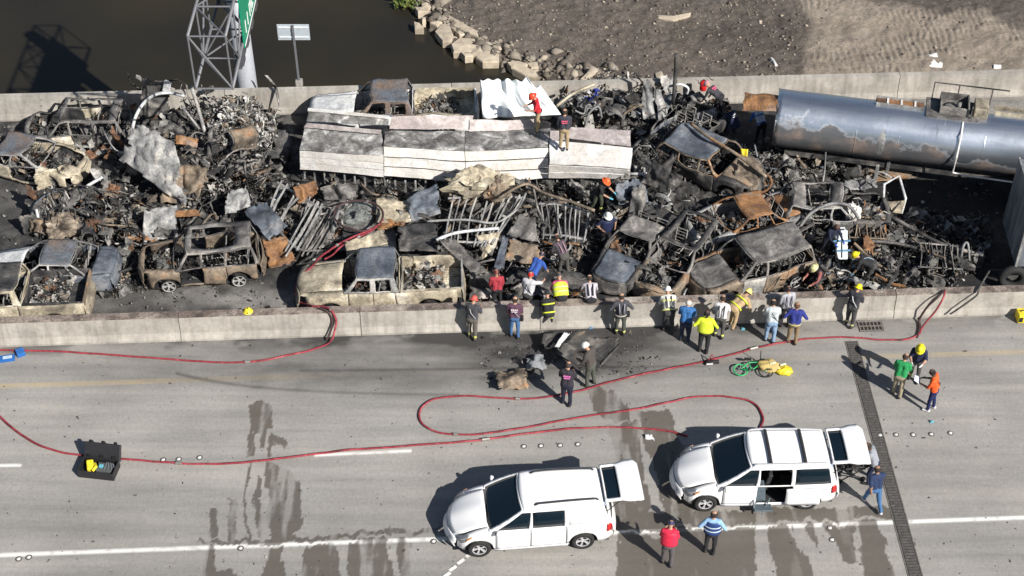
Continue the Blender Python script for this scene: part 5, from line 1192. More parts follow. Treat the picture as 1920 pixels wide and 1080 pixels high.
# sign face on the right of the truss
sxx = xr + .06
gm = plain((.005, .24, .13), .45, name='sign_green', var=.06)
ys0 = yN + 2.7; yS = ys0 + 5.2; sg = G().box((sxx - b0.x, (ys0 + yS) / 2 - b0.y, 7.35), (.05, yS - ys0, 2.6)).build('sign_face', gm, gt)
wm = plain((.85, .85, .85), .5, name='sign_white', var=.03)
for z in (6.12, 8.58): G().box((sxx - b0.x + .032, (ys0 + yS) / 2 - b0.y, z), (.012, yS - ys0 - .1, .06)).build('sign_border', wm, sg)
rl = random.Random(5)
yy = ys0 + .55
while yy < yS - .5:      # letter-like white strokes: the writing itself is seen edge-on and cannot be read
    for z in (6.6, 7.4, 8.1):
        if rl.random() < .8:
            g = G(); g.box((sxx - b0.x + .034, yy - b0.y, z), (.014, .08, .5)); 
            if rl.random() < .7: g.box((sxx - b0.x + .034, yy + .16 - b0.y, z + rl.choice((-.2, 0, .2))), (.014, .24, .08))
            if rl.random() < .5: g.box((sxx - b0.x + .034, yy + .3 - b0.y, z), (.014, .08, .5))
            g.build('sign_letter', wm, sg)
    yy += .55
for i in range(6): G().box((xr - .10 - b0.x, ys0 - .3 + i * .9 - b0.y, 6.0), (.34, .12, .16)).build('sign_bracket', dgal, gt)
G().box((xr - .06 - b0.x, ys0 + 1.0 - b0.y, 5.92), (.30, 4.2, .05)).build('walkway_grating', dgal, gt)
for i in range(4): G().box((xr - .05 - b0.x, ys0 - .3 + i * 1.2 - b0.y, 5.75), (.24, .5, .26)).build('sign_lamp', dgal, gt, bevel=.04)
# column
cb = P(456, 180, .9); cb = Vector((cb.x, FB[1].y + 1.15 + SH * (cb.x - FB[1].x), 0))
cl = thing('gantry_column', 'thick tapered grey column of the sign gantry standing behind the far parapet', 'column', (cb.x, cb.y, -6))
G().lathe([(.42, 0), (.40, 6), (.33, 14.5), (.001, 14.5)], 24).build('column_shaft', plain((.42, .44, .48), .5, .2, .08, 'column_paint'), cl, smooth=True)
G().box((0, 0, .2), (1.2, 1.2, .4)).build('base_block', deckm, cl)
# small road sign seen from behind
sb = P(558, 178, 1.05); sb.y = FB[1].y + .5 + SH * (sb.x - FB[1].x); sb.z = 1.07
rs_ = thing('road_sign', 'small rectangular road sign on a post on the far parapet, seen from behind', 'road sign', sb)
H_ = 2.75
G().bar((0, 0, 0), (-.02, 0, H_), .075).build('post', galv, rs_); G().box((0, 0, .07), (.28, .24, .30)).build('post_base', deckm, rs_, bevel=.03)
bd = G().box((-.02, .06, H_ - .35), (1.25, .02, .72)).build('sign_board', plain((.52, .58, .64), .4, .3, .1, 'sign_back'), rs_, bevel=.008)
for z in (H_ - .13, H_ - .57): G().box((-.02, .035, z), (1.15, .03, .05)).build('brace_bar', plain((.75, .77, .8), .4, .3, name='pale_bar'), rs_)
# ------------------------------------------------------------------ the charred scrap between the wrecks
def field(name, label, poly, n_, zmax, size, miw, seed, tw=None, mats=None, zpow=2.0, zmin=0.02, cat='debris', tilt=.6):
    rs = np.random.RandomState(seed); A = np.array(poly, float); lo, hi = A.min(0), A.max(0); out = []
    while len(out) < n_:
        q = rs.rand(4000, 2) * (hi - lo) + lo
        wx = q[:, 0] + (fbm(q[:, 0] / 30., q[:, 1] / 30.) - .5) * 40; wy = q[:, 1] + (fbm(q[:, 0] / 30. + 9, q[:, 1] / 30.) - .5) * 24
        ok = inpoly(wx, wy, poly) & (fbm(q[:, 0] / 24. + seed, q[:, 1] / 16.) > rs.uniform(.30, .58, 4000)); q = q[ok]
        out += list(q)
    q = np.array(out[:n_]); hmap = np.clip(fbm(q[:, 0] / 40. + seed * 3, q[:, 1] / 30.) * 2 - .35, .1, 1.4)
    z = zmin + rs.rand(n_) ** zpow * zmax * hmap
    u = q[:, 0] - 960; v = 540 - q[:, 1]; zz = .35 * zmax * hmap
    t = (CH - zz) / (FPX * SN - v * CS); pts = np.stack([u * t, (FPX * CS + v * SN) * t, z], -1)
    return junk(name, pts, size, mats or mats_junk, seed, miw=miw, label=label, cat=cat, tw=tw, tilt=tilt)
K = (.40, .34, .15, .05, .06)
field('scrap_heap', 'tangled charred scrap heap among the wrecked cars at the upper left', [(30, 200), (110, 185), (240, 240), (260, 170), (340, 180), (530, 215), (535, 330), (440, 350), (330, 330), (240, 310), (130, 290), (160, 250)], 2056, 1.3, (.08, .75), (.38, .32, .16, .07, .07), 1)
white_ash = plain((.50, .49, .47), .9, name='white_ash', var=.35)
field('ash_heap', 'pale white ash and twisted metal heap right of the leaning steel post', [(395, 215), (475, 212), (530, 262), (520, 302), (440, 302), (385, 262)], 1900, .8, (.07, .42), (.06, .14, .40, .02, .08, .30), 2, zpow=1.0, zmin=.5, mats=mats_junk + [white_ash])
field('scrap_heap', 'tangled scrap between the crumpled grey sheets and the brown roofed sedan', [(60, 385), (200, 330), (330, 360), (470, 340), (520, 400), (440, 420), (280, 440), (240, 520), (210, 460), (60, 445)], 1762, 1.0, (.08, .65), K, 3)
field('scrap_heap', 'burnt scrap lying around the coiled hose in front of the trailer', [(480, 345), (820, 345), (1190, 335), (1190, 400), (1130, 470), (1000, 505), (880, 480), (740, 470), (560, 470), (500, 420)], 3182, .8, (.07, .6), (.40, .32, .16, .05, .07), 4)
field('scrap_heap', 'jumble of burnt goods and clothes right of the tarpaulin', [(1045, 185), (1100, 160), (1230, 155), (1320, 180), (1330, 240), (1190, 245), (1060, 240)], 1272, 1.7, (.08, .6), (.36, .28, .24, .04, .08), 5, zpow=1.2)
trash = mats_junk[:3] + [plain((.55, .52, .55), .7, name='pale_cloth'), plain((.03, .05, .30), .6, name='blue_plastic'), plain((.50, .28, .30), .7, name='pink_cloth'), plain((.25, .45, .55), .6, name='light_blue_plastic')]
field('loose_rubbish', 'white pink and blue rubbish spilled in the jumble right of the tarpaulin', [(1130, 205), (1200, 190), (1200, 235), (1130, 235)], 420, .9, (.08, .34), (.14, .1, .2, .3, .08, .1, .08), 6, mats=trash, tw=(.05, .05, .05, .4, .35, .02, .08), zpow=.7)
field('blue_rubbish', 'small blue plastic scraps in the jumble beside the tarpaulin', [(1095, 175), (1130, 170), (1130, 205), (1095, 205)], 90, 1.5, (.10, .40), (.3, .1, .1, .1, .4, 0, 0), 16, mats=trash, tw=(.05, .05, .05, .4, .35, .02, .08), zpow=.7)
field('scrap_heap', 'burnt scrap between the end of the white trailer and the right hand wrecks', [(1180, 250), (1300, 250), (1320, 340), (1300, 420), (1240, 430), (1130, 440), (1140, 360)], 1468, 1.2, (.08, .6), K, 7)
field('scrap_heap', 'grey scrap and wiring in front of the torn mouth of the tanker', [(1290, 190), (1360, 200), (1360, 265), (1470, 275), (1620, 300), (1640, 345), (1440, 345), (1400, 290), (1300, 240)], 2800, .7, (.07, .5), (.34, .38, .18, .04, .06), 8)
field('scrap_heap', 'rubble of a burnt truck chassis beside the median at the right', [(1500, 400), (1650, 395), (1700, 400), (1830, 460), (1835, 500), (1790, 545), (1520, 545), (1510, 470)], 2937, .75, (.07, .6), (.34, .40, .15, .06, .05), 9)
field('shadow_scrap', 'dim scrap in the long shadow under the tanker', [(1700, 390), (1860, 420), (1850, 480), (1760, 450), (1690, 420)], 900, .5, (.06, .4), (.5, .35, .15, 0, 0), 10)
field('scrap_heap', 'scrap filling the gaps between the right hand row of wrecks', [(1110, 430), (1320, 360), (1460, 350), (1500, 420), (1510, 545), (1130, 545)], 4200, .6, (.07, .5), (.45, .34, .12, .04, .05), 11)
field('scrap_heap', 'low burnt scrap between the median and the dark floor panel', [(870, 500), (960, 480), (1120, 520), (1120, 562), (880, 568)], 1500, .35, (.06, .45), (.5, .35, .08, .03, .04), 12)
field('scrap_heap', 'small scrap around the cream pickup and the suv by the median', [(180, 440), (300, 500), (290, 540), (180, 560), (210, 480)], 700, .3, (.05, .35), (.5, .35, .12, 0, .03), 13)
field('scattered_char', 'countless charred crumbs strewn over the burnt carriageway', [(-20, 240), (700, 235), (1920, 260), (1960, 560), (-20, 590)], 9000, .08, (.03, .16), (.4, .35, .2, .02, .03), 14, zpow=1)
field('road_crumbs', 'small dark and pale crumbs strewn on the clean road', [(-20, 640), (1940, 600), (1960, 1090), (-20, 1090)], 1500, .01, (.015, .07), (.5, .2, .2, 0, .1), 15, zpow=1, zmin=.008)
field('road_crumbs', 'charred crumbs strewn on the road around the black panel', [(880, 630), (1240, 620), (1240, 700), (900, 720)], 700, .02, (.02, .14), (.5, .25, .2, 0, .05), 17, zpow=1, zmin=.008)
# drifts of ash and melted residue that the scrap lies in
PILES = [((330, 260, 230, 60), 1.0), ((300, 400, 210, 42), .8), ((120, 250, 110, 40), .5), ((700, 400, 170, 45), .55), ((960, 420, 190, 50), .7), ((1190, 200, 140, 40), 1.0), ((1240, 350, 90, 60), .9), ((1350, 400, 150, 70), .6), ((1460, 300, 150, 35), .5), ((1660, 460, 160, 60), .65), ((1500, 420, 120, 60), .5)]
def drift_z(X, Y):
    px, py = PX(X, Y, .3); wx, wy = warp(X, Y, px, py, 46); m = 0
    for (cx, cy, rx, ry), h in PILES: m = np.maximum(m, h * np.exp(-(((wx - cx) / rx) ** 2 + ((wy - cy) / ry) ** 2) ** 1.5))
    edge = np.clip((548 - .028 * px - py) / 30, 0, 1); r = 1 - np.abs(2 * fbm(X * 1.1, Y * 1.1) - 1)
    return -.10 + m * edge * (.25 + .75 * r ** 2) * .95 + m * (.18 * (fbm(X * 4, Y * 4) - .5) + .10 * (fbm(X * 9 + 4, Y * 9, 3) - .5))
n = NT('ash_and_residue'); v = n.coord('Object')
c = n.ramp(n.noise(v, 1.3, 9, .68), [(.36, (.010, .010, .011)), (.48, (.04, .038, .037)), (.57, (.11, .105, .10)), (.66, (.24, .23, .215)), (.74, (.20, .12, .08))])
f3 = n.noise(v, 11, 8, .75); c = n.mix(.7, c, n.ramp(f3, [(.35, (.35, .35, .35)), (.5, (1, 1, 1)), (.68, (1.8, 1.75, 1.7))]), 'MULTIPLY'); n.bump(f3, 1.0, .08)
tag(sheet_grid('ash_drifts', -20, 17, YM + .6, YM + 12.6, .075, drift_z, n.fin(c, .9), {}, kind='stuff', shear=SH), 'grey and black drifts of ash and melted residue beneath the scrap', 'ash')
# ------------------------------------------------------------------ hoses
hose_red = burnt('red_hose', (.06, .012, .015), (.21, .018, .03), (.30, .035, .05), (.40, .09, .10), 1.2, fleck=.3, metal=0)
hose_dark = plain((.05, .025, .025), .7, name='dark_hose')
def hose(label, pts, r=.038, mat=None, n_=7):
    w = [P(x, y, z) for x, y, z in pts]; c = w[0].copy()
    ln = [q - c for q in smooth_line(w, n_)]; ln = [q + Vector((.03 * noise.noise(q * 1.3), .03 * noise.noise(q * 1.7 + Vector((5, 0, 0))), 0)) for q in ln]
    o = tag(G().tube(ln, r, 8, flat=.8).build('fire_hose', mat or hose_red, None, smooth=True, loc=c), label, 'hose')
    for k in range(len(ln) // 3, len(ln) - 4, 45):
        if abs(ln[k].z - ln[k + 1].z) < .02: G().tube([ln[k], ln[k].lerp(ln[k + 1], min(1, .28 / (ln[k + 1] - ln[k]).length))], r * 1.5, 10).build('coupling', plain((.35, .33, .30), .4, .6, name='coupling_metal'), o, smooth=False)
    return o
Z = .05
hose('red hose running left from the median barrier along its foot', [(-30, 656, Z), (0, 656, Z), (130, 660, Z), (260, 669, Z), (400, 679, Z), (480, 677, Z), (545, 665, Z), (596, 652, Z), (620, 640, .09), (628, 618, .42), (630, 600, .72), (622, 583, 1.03), (606, 574, 1.08), (590, 574, 1.05), (575, 572, .7)])
hose('thin dark red hose beside the red one climbing over the median', [(612, 638, .07), (621, 615, .42), (622, 598, .72), (614, 584, 1.03), (600, 578, 1.09)], .035, hose_dark)
hose('long red hose crossing the road from the left edge towards the vans', [(-30, 750, Z), (0, 781, Z), (40, 815, Z), (90, 841, Z), (150, 853, Z), (240, 861, Z), (330, 868, Z), (400, 870, Z), (480, 865, Z), (560, 855, Z), (660, 843, Z), (760, 836, Z), (860, 829, Z), (960, 817, Z), (1050, 805, Z), (1140, 801, Z), (1220, 804, Z), (1262, 810, Z), (1290, 818, Z)])
hose('red hose forming the large flat loop in front of the vans', [(1425, 803, Z), (1431, 785, Z), (1420, 762, Z), (1395, 749, Z), (1350, 743, Z), (1300, 745, Z), (1250, 755, Z), (1180, 769, Z), (1100, 780, Z), (1010, 797, Z), (930, 810, Z), (860, 815, Z), (810, 806, Z), (788, 788, Z), (790, 765, Z), (815, 748, Z), (870, 742, Z), (940, 746, Z), (1000, 747, Z), (1060, 738, .06), (1110, 726, .06), (1160, 712, Z), (1230, 696, Z), (1320, 678, Z), (1420, 652, Z), (1500, 637, Z), (1580, 632, Z), (1660, 637, Z), (1700, 636, Z), (1722, 628, Z), (1730, 612, .08), (1752, 585, .5), (1768, 560, 1.0), (1772, 546, 1.04)], .036)
hose('dark hose looped over the median at the right', [(1771, 544, 1.02), (1760, 556, 1.02), (1738, 578, .6), (1723, 600, .1), (1724, 615, .05), (1720, 632, .05)], .042, hose_dark)
hose('ring of red and dark hose coiled on the burnt scrap', [(626 + 0, 402, 1.0), (632, 388, 1.0), (652, 378, 1.0), (680, 376, 1.0), (706, 384, 1.0), (718, 400, 1.0), (712, 418, 1.0), (695, 430, 1.0), (668, 432, 1.0), (642, 424, 1.0), (626, 408, 1.0)], .042, hose_dark)
hose('bundle of red hoses dragged from the ring towards the tan pickup', [(712, 420, 1.0), (690, 433, 1.0), (660, 445, .95), (640, 455, .9), (618, 470, .9), (598, 484, 1.0), (585, 500, 1.1), (562, 520, .9), (556, 545, .6), (562, 566, .5), (588, 574, 1.06)], .042)
hose('second red hose beside the bundle dragged from the ring', [(718, 412, 1.0), (700, 430, 1.0), (665, 448, 1.0), (640, 462, .95), (622, 478, .95), (608, 486, .95)], .036)
# ------------------------------------------------------------------ road furniture and loose things
rb_m = plain((.05, .048, .045), .8, name='joint_rubber'); rs_m = plain((.16, .145, .13), .7, name='joint_steel', var=.4)
a, b = P(1596, 640), P(1722, 1100); dj = (b - a); L_ = dj.length; dj.normalize(); nj = Vector((-dj.y, dj.x, 0))
jt = thing('expansion_joint', 'dark ribbed steel expansion joint crossing the clean road at the right', 'expansion joint', a)
G().box((L_ / 2, 0, .0), (L_, .38, .012)).build('joint_bed', rb_m, jt)
for k in range(int(L_ / .09)):
    pass
tooth = G().box((0, 0, .012), (.07, .33, .010)).build('joint_tooth', plain((.085, .08, .075), .8, name='worn_joint_rubber', var=.5), jt, bevel=0); tooth.location = (.1, 0, 0)
for k in range(1, int(L_ / .11)):
    c = tooth.copy(); C.objects.link(c); c.parent = jt; c.location = (.1 + k * .11, 0, 0)
jt.rotation_euler = (0, 0, math.atan2(dj.y, dj.x))
G().box((L_ / 2, .21, .004), (L_, .03, .02)).build('joint_edge', rs_m, jt); G().box((L_ / 2, -.21, .004), (L_, .03, .02)).build('joint_edge', rs_m, jt)
# drain grate by the median
gc = P(1632, 612); gr = thing('drain_grate', 'dark iron drain grate in the road at the foot of the median', 'grate', gc, (0, 0, SH))
G().box((0, 0, .004), (.86, .5, .012)).build('pit', black_m, gr)
for k in range(7): G().box((-.38 + k * .127, 0, .016), (.035, .5, .02)).build('grate_bar', rs_m, gr)
for k in range(3): G().box((0, -.22 + k * .22, .019), (.84, .04, .022)).build('grate_crossbar', rs_m, gr)
# raised lane markers
mkm = [plain((.60, .59, .56), .5, name='marker_ceramic'), plain((.08, .075, .07), .8, name='marker_glue')]
mk = G().lathe([(.001, .04), (.04, .036), (.062, .012)], 12).lathe([(.062, .012), (.10, .004), (.105, .0)], 12, None, 1).build('road_marker', mkm, None, smooth=True)
_row4 = 'round marker on the road, %s of four left of the second minivan'; _row5 = 'round marker on the road, %s of five right of the expansion joint'
_row3 = 'round marker beside the red hose right of the tool case, %s of three'
MK = [((982, 837), _row4 % 'first from the left'), ((1014, 836), _row4 % 'second from the left'), ((1050, 835), _row4 % 'third from the left'), ((1083, 833), _row4 % 'last'),
 ((1650, 816), _row5 % 'first'), ((1680, 815), _row5 % 'second'), ((1712, 815), _row5 % 'third'), ((1746, 814), _row5 % 'fourth'), ((1782, 812), _row5 % 'last'),
 ((306, 862), _row3 % 'leftmost'), ((335, 861), _row3 % 'middle'), ((374, 858), _row3 % 'rightmost'),
 ((35, 1048), 'round marker below the white line at the left edge, left of a pair'), ((54, 1045), 'round marker below the white line at the left edge, right of a pair'),
 ((451, 1028), 'round marker just below the white line among the left damp streaks'), ((813, 1015), 'round marker in front of the nearest minivan, on the white line'),
 ((1556, 990), 'round marker below the white line between the right damp streaks, upper one'), ((1560, 1012), 'round marker below the white line between the right damp streaks, lower one')]
GM = 'round raised markers in rows on the road'
for i, ((x, y), lb) in enumerate(MK):
    o = mk if i == 0 else mk.copy()
    if i: C.objects.link(o)
    o.location = P(x, y, .004); tag(o, lb, 'road marker', GM)
for i, (x, y) in enumerate([(880, 1040), (864, 1053), (849, 1066), (838, 1078)]):
    q = G().box((0, 0, .006), (.26, .10, .010), rot=(0, 0, .75)).build('paint_dash', plain((.72, .71, .68), .7, name='road_paint'), None, loc=P(x, y, .002)); tag(q, 'slanting white paint dash below the nearest minivan, %s of four going down' % ('first', 'second', 'third', 'last')[i], 'road marking', 'slanting paint dashes by the nearest minivan')
# black tool case
tc = P(187, 885); cs = thing('tool_case', 'open black tool case with yellow gear on the clean road at the left', 'tool case', tc, (0, 0, R(-8)))
blk = plain((.018, .018, .02), .5, name='black_case')
g = G(); g.box((0, 0, .03), (1.15, .62, .05)); g.box((0, .30, .17), (1.15, .04, .30)).box((0, -.30, .17), (1.15, .04, .30)).box((.56, 0, .17), (.04, .56, .30)).box((-.56, 0, .17), (.04, .56, .30)); g.build('case_base', blk, cs, bevel=.015)
G().box((0, .50, .40), (1.18, .10, .55), rot=(R(-32), 0, 0)).build('case_lid', blk, cs, bevel=.03)
for x in (-.4, 0, .4): G().box((x, .36, .33), (.12, .06, .08)).box((x, .66, .66), (.1, .06, .06)).build('case_latch', blk, cs)
yel = plain((.75, .60, .03), .5, name='yellow_plastic'); cyn = plain((.15, .45, .55), .5, name='cyan_plastic')
G().box((-.28, .03, .22), (.22, .36, .18), rot=(.2, .1, .4)).build('yellow_tool', yel, cs, bevel=.04); G().tube([(-.15, .1, .25), (-.05, -.05, .3), (-.12, -.2, .25)], .05, 6).build('yellow_strap', yel, cs)
G().box((.2, .02, .2), (.5, .35, .1)).build('tray', plain((.08, .09, .09), .6, name='grey_tray'), cs, bevel=.02); G().box((.1, .0, .29), (.12, .1, .06)).build('cyan_part', cyn, cs)
for k in range(4): G().box((.22 + k * .09, .05, .27), (.03, .28, .03), rot=(0, 0, .2 * k)).build('small_tool', plain((.35, .35, .36), .4, .6, name='tool_steel'), cs)
# blue wrapper pieces
for lb, x, y, s in (('blue and white box lying flat by the red hose at the left edge', 14, 674, (.50, .26, .10)), ('deep blue box right of the blue and white box by the red hose', 39, 664, (.27, .30, .16))):
    t = thing('blue_box', lb, 'box', P(x, y), (0, 0, R(12) if x < 20 else R(28)))
    G().box((0, 0, s[2] / 2), s).build('carton', plain((.02, .12, .38), .5, name='blue_carton'), t, bevel=.01)
    if x < 20: G().box((.02, 0, s[2] + .003), (.3, .14, .006)).build('white_panel', plain((.45, .55, .65), .5, name='pale_label'), t)
# charred panel, grey cloth and rusty sheet on the clean road
sheet('charred_sheet', 'large charred flat panel lying on the clean road by the median', 'panel', [(1075, 618, .25), (1165, 632, .12), (1125, 700, .06), (1035, 658, .22)], B_dark, .05, fold=.12)
sheet('car_bumper', 'black and white melted bumper curving up at the left of the charred panel', 'bumper', [(1020, 625, .55), (1088, 618, .60), (1050, 655, .35), (1006, 658, .10)], mats_junk[0], .14, fold=.15)
sheet('white_strip', 'glossy white strip on the melted black bumper', 'bumper', [(1058, 622, .68), (1068, 624, .68), (1048, 652, .50), (1040, 650, .50)], plain((.70, .70, .70), .3, name='white_gloss'), .03)
sheet('brown_shard', 'brown pointed shard beside the glossy white strip', 'scrap', [(1070, 622, .5), (1100, 620, .4), (1085, 632, .3), (1068, 636, .3)], B_tanrust, .05)
sheet('cloth', 'crumpled grey cloth on the clean road left of the charred panel', 'cloth', [(985, 668, .25), (1020, 664, .3), (1027, 690, .12), (985, 690, .1)], plain((.20, .21, .22), .9, name='grey_cloth', bump=.5), .20)
sheet('cloth', 'small black scrap of cloth just left of the crumpled grey cloth', 'cloth', [(966, 672, .2), (982, 668, .2), (980, 682, .1), (964, 684, .05)], black_m, .12)
sheet('rusty_sheet', 'crumpled rusty brown sheet left of the worker with pink lettering', 'sheet metal', [(925, 693, .35), (985, 690, .35), (996, 728, .18), (932, 730, .30)], B_tanrust, .17)
sheet('plastic_bag', 'small clear plastic bag on the damp road before the second minivan', 'plastic bag', [(1212, 815, .12), (1226, 813, .12), (1230, 832, .06), (1210, 834, .05)], plain((.55, .57, .58), .3, name='clear_plastic'), .14, 8)
rod('short_board', 'narrow dark board right of the worker in the white helmet', 'board', [(1158, 650, .08), (1128, 683, .08)], .05, B_dark)
for lb, x, y, m_ in (('light blue scrap on the road right of the orange shirted person', 1747, 792, cyn), ('light blue scrap by the feet of the crowd at the median', 1393, 618, cyn), ('crushed blue bottle lying at the foot of the median', 1108, 616, plain((.15, .28, .45), .3, name='blue_bottle'))):
    tag(G().add([(-.07, -.04, 0), (.06, -.06, .05), (.08, .05, .02), (-.05, .07, .06), (0, 0, .09)], [(0, 1, 4), (1, 2, 4), (2, 3, 4), (3, 0, 4), (3, 2, 1, 0)]).build('scrap', m_, None, loc=P(x, y, .01)), lb, 'litter')
t = thing('yellow_helmet', 'yellow helmet resting on the median at the left', 'helmet', P(465, 584, .97))
G().lathe([(.17, 0), (.16, .02), (.13, .03), (.12, .09), (.07, .14), (.001, .15)], 16).build('helmet_shell', yel, t, smooth=True); G().tube([(0, -.16, .03), (0, 0, .165), (0, .15, .03)], .015, 5).build('crest', black_m, t)
t = thing('hose_nozzle', 'black metal nozzle on the red hose in the middle of the road', 'nozzle', P(1335, 683, 0), (0, 0, .1))
G().tube([(-.22, 0, .1), (.22, 0, .1)], .075, 10).build('nozzle_body', black_m, t, smooth=True); G().tube([(-.12, .05, .16), (0, .12, .34), (.08, .02, .18)], .025, 6).build('nozzle_handle', plain((.25, .03, .04), .5, name='dark_red'), t)
G().box((-.1, -.08, .1), (.22, .02, .06)).build('white_mark', plain((.6, .6, .6), .5, name='pale_mark'), t)
t = thing('yellow_box', 'yellow equipment box at the foot of the median at the right edge', 'box', P(1921, 600, 0), (0, 0, SH))
G().box((0, 0, .21), (.62, .4, .36)).build('box_body', yel, t, bevel=.03); G().tube([(-.2, 0, .38), (-.2, 0, .46), (.2, 0, .46), (.2, 0, .38)], .02, 6).build('carry_handle', black_m, t); G().box((-.22, -.205, .2), (.12, .02, .2)).build('black_panel', black_m, t)
# red can, pole etc beyond
t = thing('red_can', 'small red can standing on the far parapet by the stooping man', 'can', P(1318, 168, 1.08)); G().lathe([(.001, 0), (.13, 0), (.14, .02), (.14, .36), (.10, .40), (.001, .41)], 14).build('can_body', plain((.55, .02, .02), .4, name='red_paint'), t, smooth=True); G().tube([(-.09, 0, .4), (0, 0, .5), (.09, 0, .4)], .015, 5).build('can_handle', black_m, t)
# green bicycle lying on its side
bk = thing('bicycle', 'small green bicycle lying on its side on the clean road', 'bicycle', P(1412, 696, .08), (R(8), 0, R(-5)))
grn = plain((.02, .38, .12), .4, name='green_paint')
def ring(c, r, t_, m, nm, par): return G().tube([(c[0] + r * math.cos(a), c[1] + r * math.sin(a), c[2]) for a in np.linspace(0, 6.283, 21)[:-1]], t_, 6, closed=True).build(nm, m, par, smooth=True)
for x in (-.42, .42):
    w_ = ring((x, 0, .03), .23, .025, grn if x < 0 else tyre_m, 'wheel', bk)
    for k in range(8): G().tube([(x, 0, .03), (x + .22 * math.cos(k * .785), .22 * math.sin(k * .785), .03)], .004, 3).build('spoke', chrome_m, w_)
G().tube([(-.42, 0, .06), (-.15, .30, .07), (.30, .34, .08), (.42, 0, .05)], .022, 6).tube([(-.42, 0, .06), (-.05, -.02, .07), (.30, .34, .08)], .022, 6).tube([(-.15, .30, .07), (-.05, -.02, .07)], .022, 6).build('bicycle_frame', grn, bk, smooth=True)
G().tube([(.30, .34, .08), (.25, .50, .10)], .018, 6).tube([(.25, .50, -.0), (.22, .52, .45)], .015, 6).build('handlebar', dark_plastic, bk); G().box((-.18, .42, .1), (.24, .07, .1)).build('saddle', black_m, bk, bevel=.02)
G().tube([(-.05, -.02, -.0), (-.05, -.02, .2)], .015, 5).box((-.05, -.1, .2), (.09, .05, .03)).build('crank', dark_plastic, bk)
yc = plain((.50, .38, .14), .8, name='tan_gear', bump=.4)
t = thing('turnout_gear', 'pile of tan and yellow firefighter gear beside the green bicycle', 'gear', P(1450, 694, 0), (0, 0, -.1))
lm = G()
def lumpy(c, r, seed):
    return lambda u, v: Vector(c) + Vector((math.cos(u * 6.2832) * math.cos((v - .5) * math.pi) * r[0], math.sin(u * 6.2832) * math.cos((v - .5) * math.pi) * r[1], math.sin((v - .5) * math.pi) * r[2])) * (1 + .35 * noise.noise(Vector((math.cos(u * 6.2832) * 2 + seed, math.sin(u * 6.2832) * 2, v * 4))))
G().grid(lumpy((-.15, .05, .14), (.42, .26, .17), 2), 22, 12).build('jacket', yc, t, smooth=True); G().grid(lumpy((.35, -.08, .1), (.28, .2, .13), 5), 18, 10).build('trousers', yel, t, smooth=True)
G().tube([(-.5, -.1, .12), (-.2, -.18, .2), (.1, -.14, .18), (.5, -.2, .1)], .03, 5).build('dark_strap', black_m, t)
for c_ in ((-.05, .0, .32), (.3, .05, .24)): G().box(c_, (.22, .06, .03), rot=(.2, .1, .5)).build('reflective_band', plain((.6, .6, .45), .4, name='reflective'), t)
# folded wheelchair / stretcher behind the second van
t = thing('folding_stretcher', 'black folding stretcher frame lowered behind the second minivan', 'stretcher', P(1592, 892, 0), (0, 0, R(8)))
g = G()
for y in (-.28, .28): G().tube([(-.75, y, .62), (-.3, y, .66), (.6, y, .70), (.75, y * .8, .86)], .028, 6).build('side_tube', dark_plastic, t)
for k in range(8): G().tube([(-.7 + k * .18, -.28, .63), (-.7 + k * .18, .28, .63)], .018, 5).build('cross_tube', dark_plastic, t)
for y in (-.26, .26):
    G().tube([(-.6, y, .62), (.35, y, .1)], .022, 5).build('leg', dark_plastic, t); G().tube([(.45, y, .66), (-.4, y, .1)], .022, 5).build('leg', dark_plastic, t)
    for x in (.35, -.4): G().lathe([(.04, -.02), (.09, -.025), (.09, .025), (.04, .02)], 12, Matrix.Translation((x, y, .09)) @ Matrix.Rotation(math.pi / 2, 4, 'X'), closed=True).build('caster', tyre_m, t)
junk('folded_gear', (np.random.RandomState(4).rand(120, 3) - .5) * np.array((1.2, .55, .35)) + np.array((-.1, 0, .62)), (.1, .35), [dark_plastic, mats_junk[0]], 44, parent=t)
ring((.45, .1, .78), .25, .02, dark_plastic, 'loop_handle', t)
# metal cylinder rack / stretcher being carried in the rubble
t = thing('rescue_basket', 'upright white and blue rescue board beside the bending yellow helmet', 'rescue board', P(1578, 488, .35), (R(-32), 0, R(4)))
G().box((0, 0, .55), (.44, .06, 1.05)).build('board', plain((.55, .60, .63), .5, name='board_white'), t, bevel=.05)
for z in (.35, .7): G().box((0, -.04, z), (.62, .03, .07)).build('blue_strap', plain((.06, .18, .30), .6, name='blue_strap'), t)
G().box((0, -.045, .55), (.03, .03, .9)).build('center_strap', black_m, t); G().tube([(-.12, 0, 1.08), (-.1, 0, 1.16), (.1, 0, 1.16), (.12, 0, 1.08)], .03, 6).build('grip', plain((.55, .60, .63), .5, name='board_white'), t)
ring(tuple(P(1583, 515, .4)), .24, .03, rim_burnt, 'wheel_ring', None)
tag(bpy.data.objects['wheel_ring'], 'bare burnt wheel ring in the rubble right of the crouching man', 'wheel')
for lb, x, y, z in (('yellow rag on the front of the tilted burnt car', 1396, 284, 1.9),):
    sheet('yellow_rag', lb, 'cloth', [(x - 6, y - 6, z), (x + 7, y - 4, z), (x + 5, y + 10, z - .2), (x - 4, y + 8, z - .2)], yel, .08, 6)
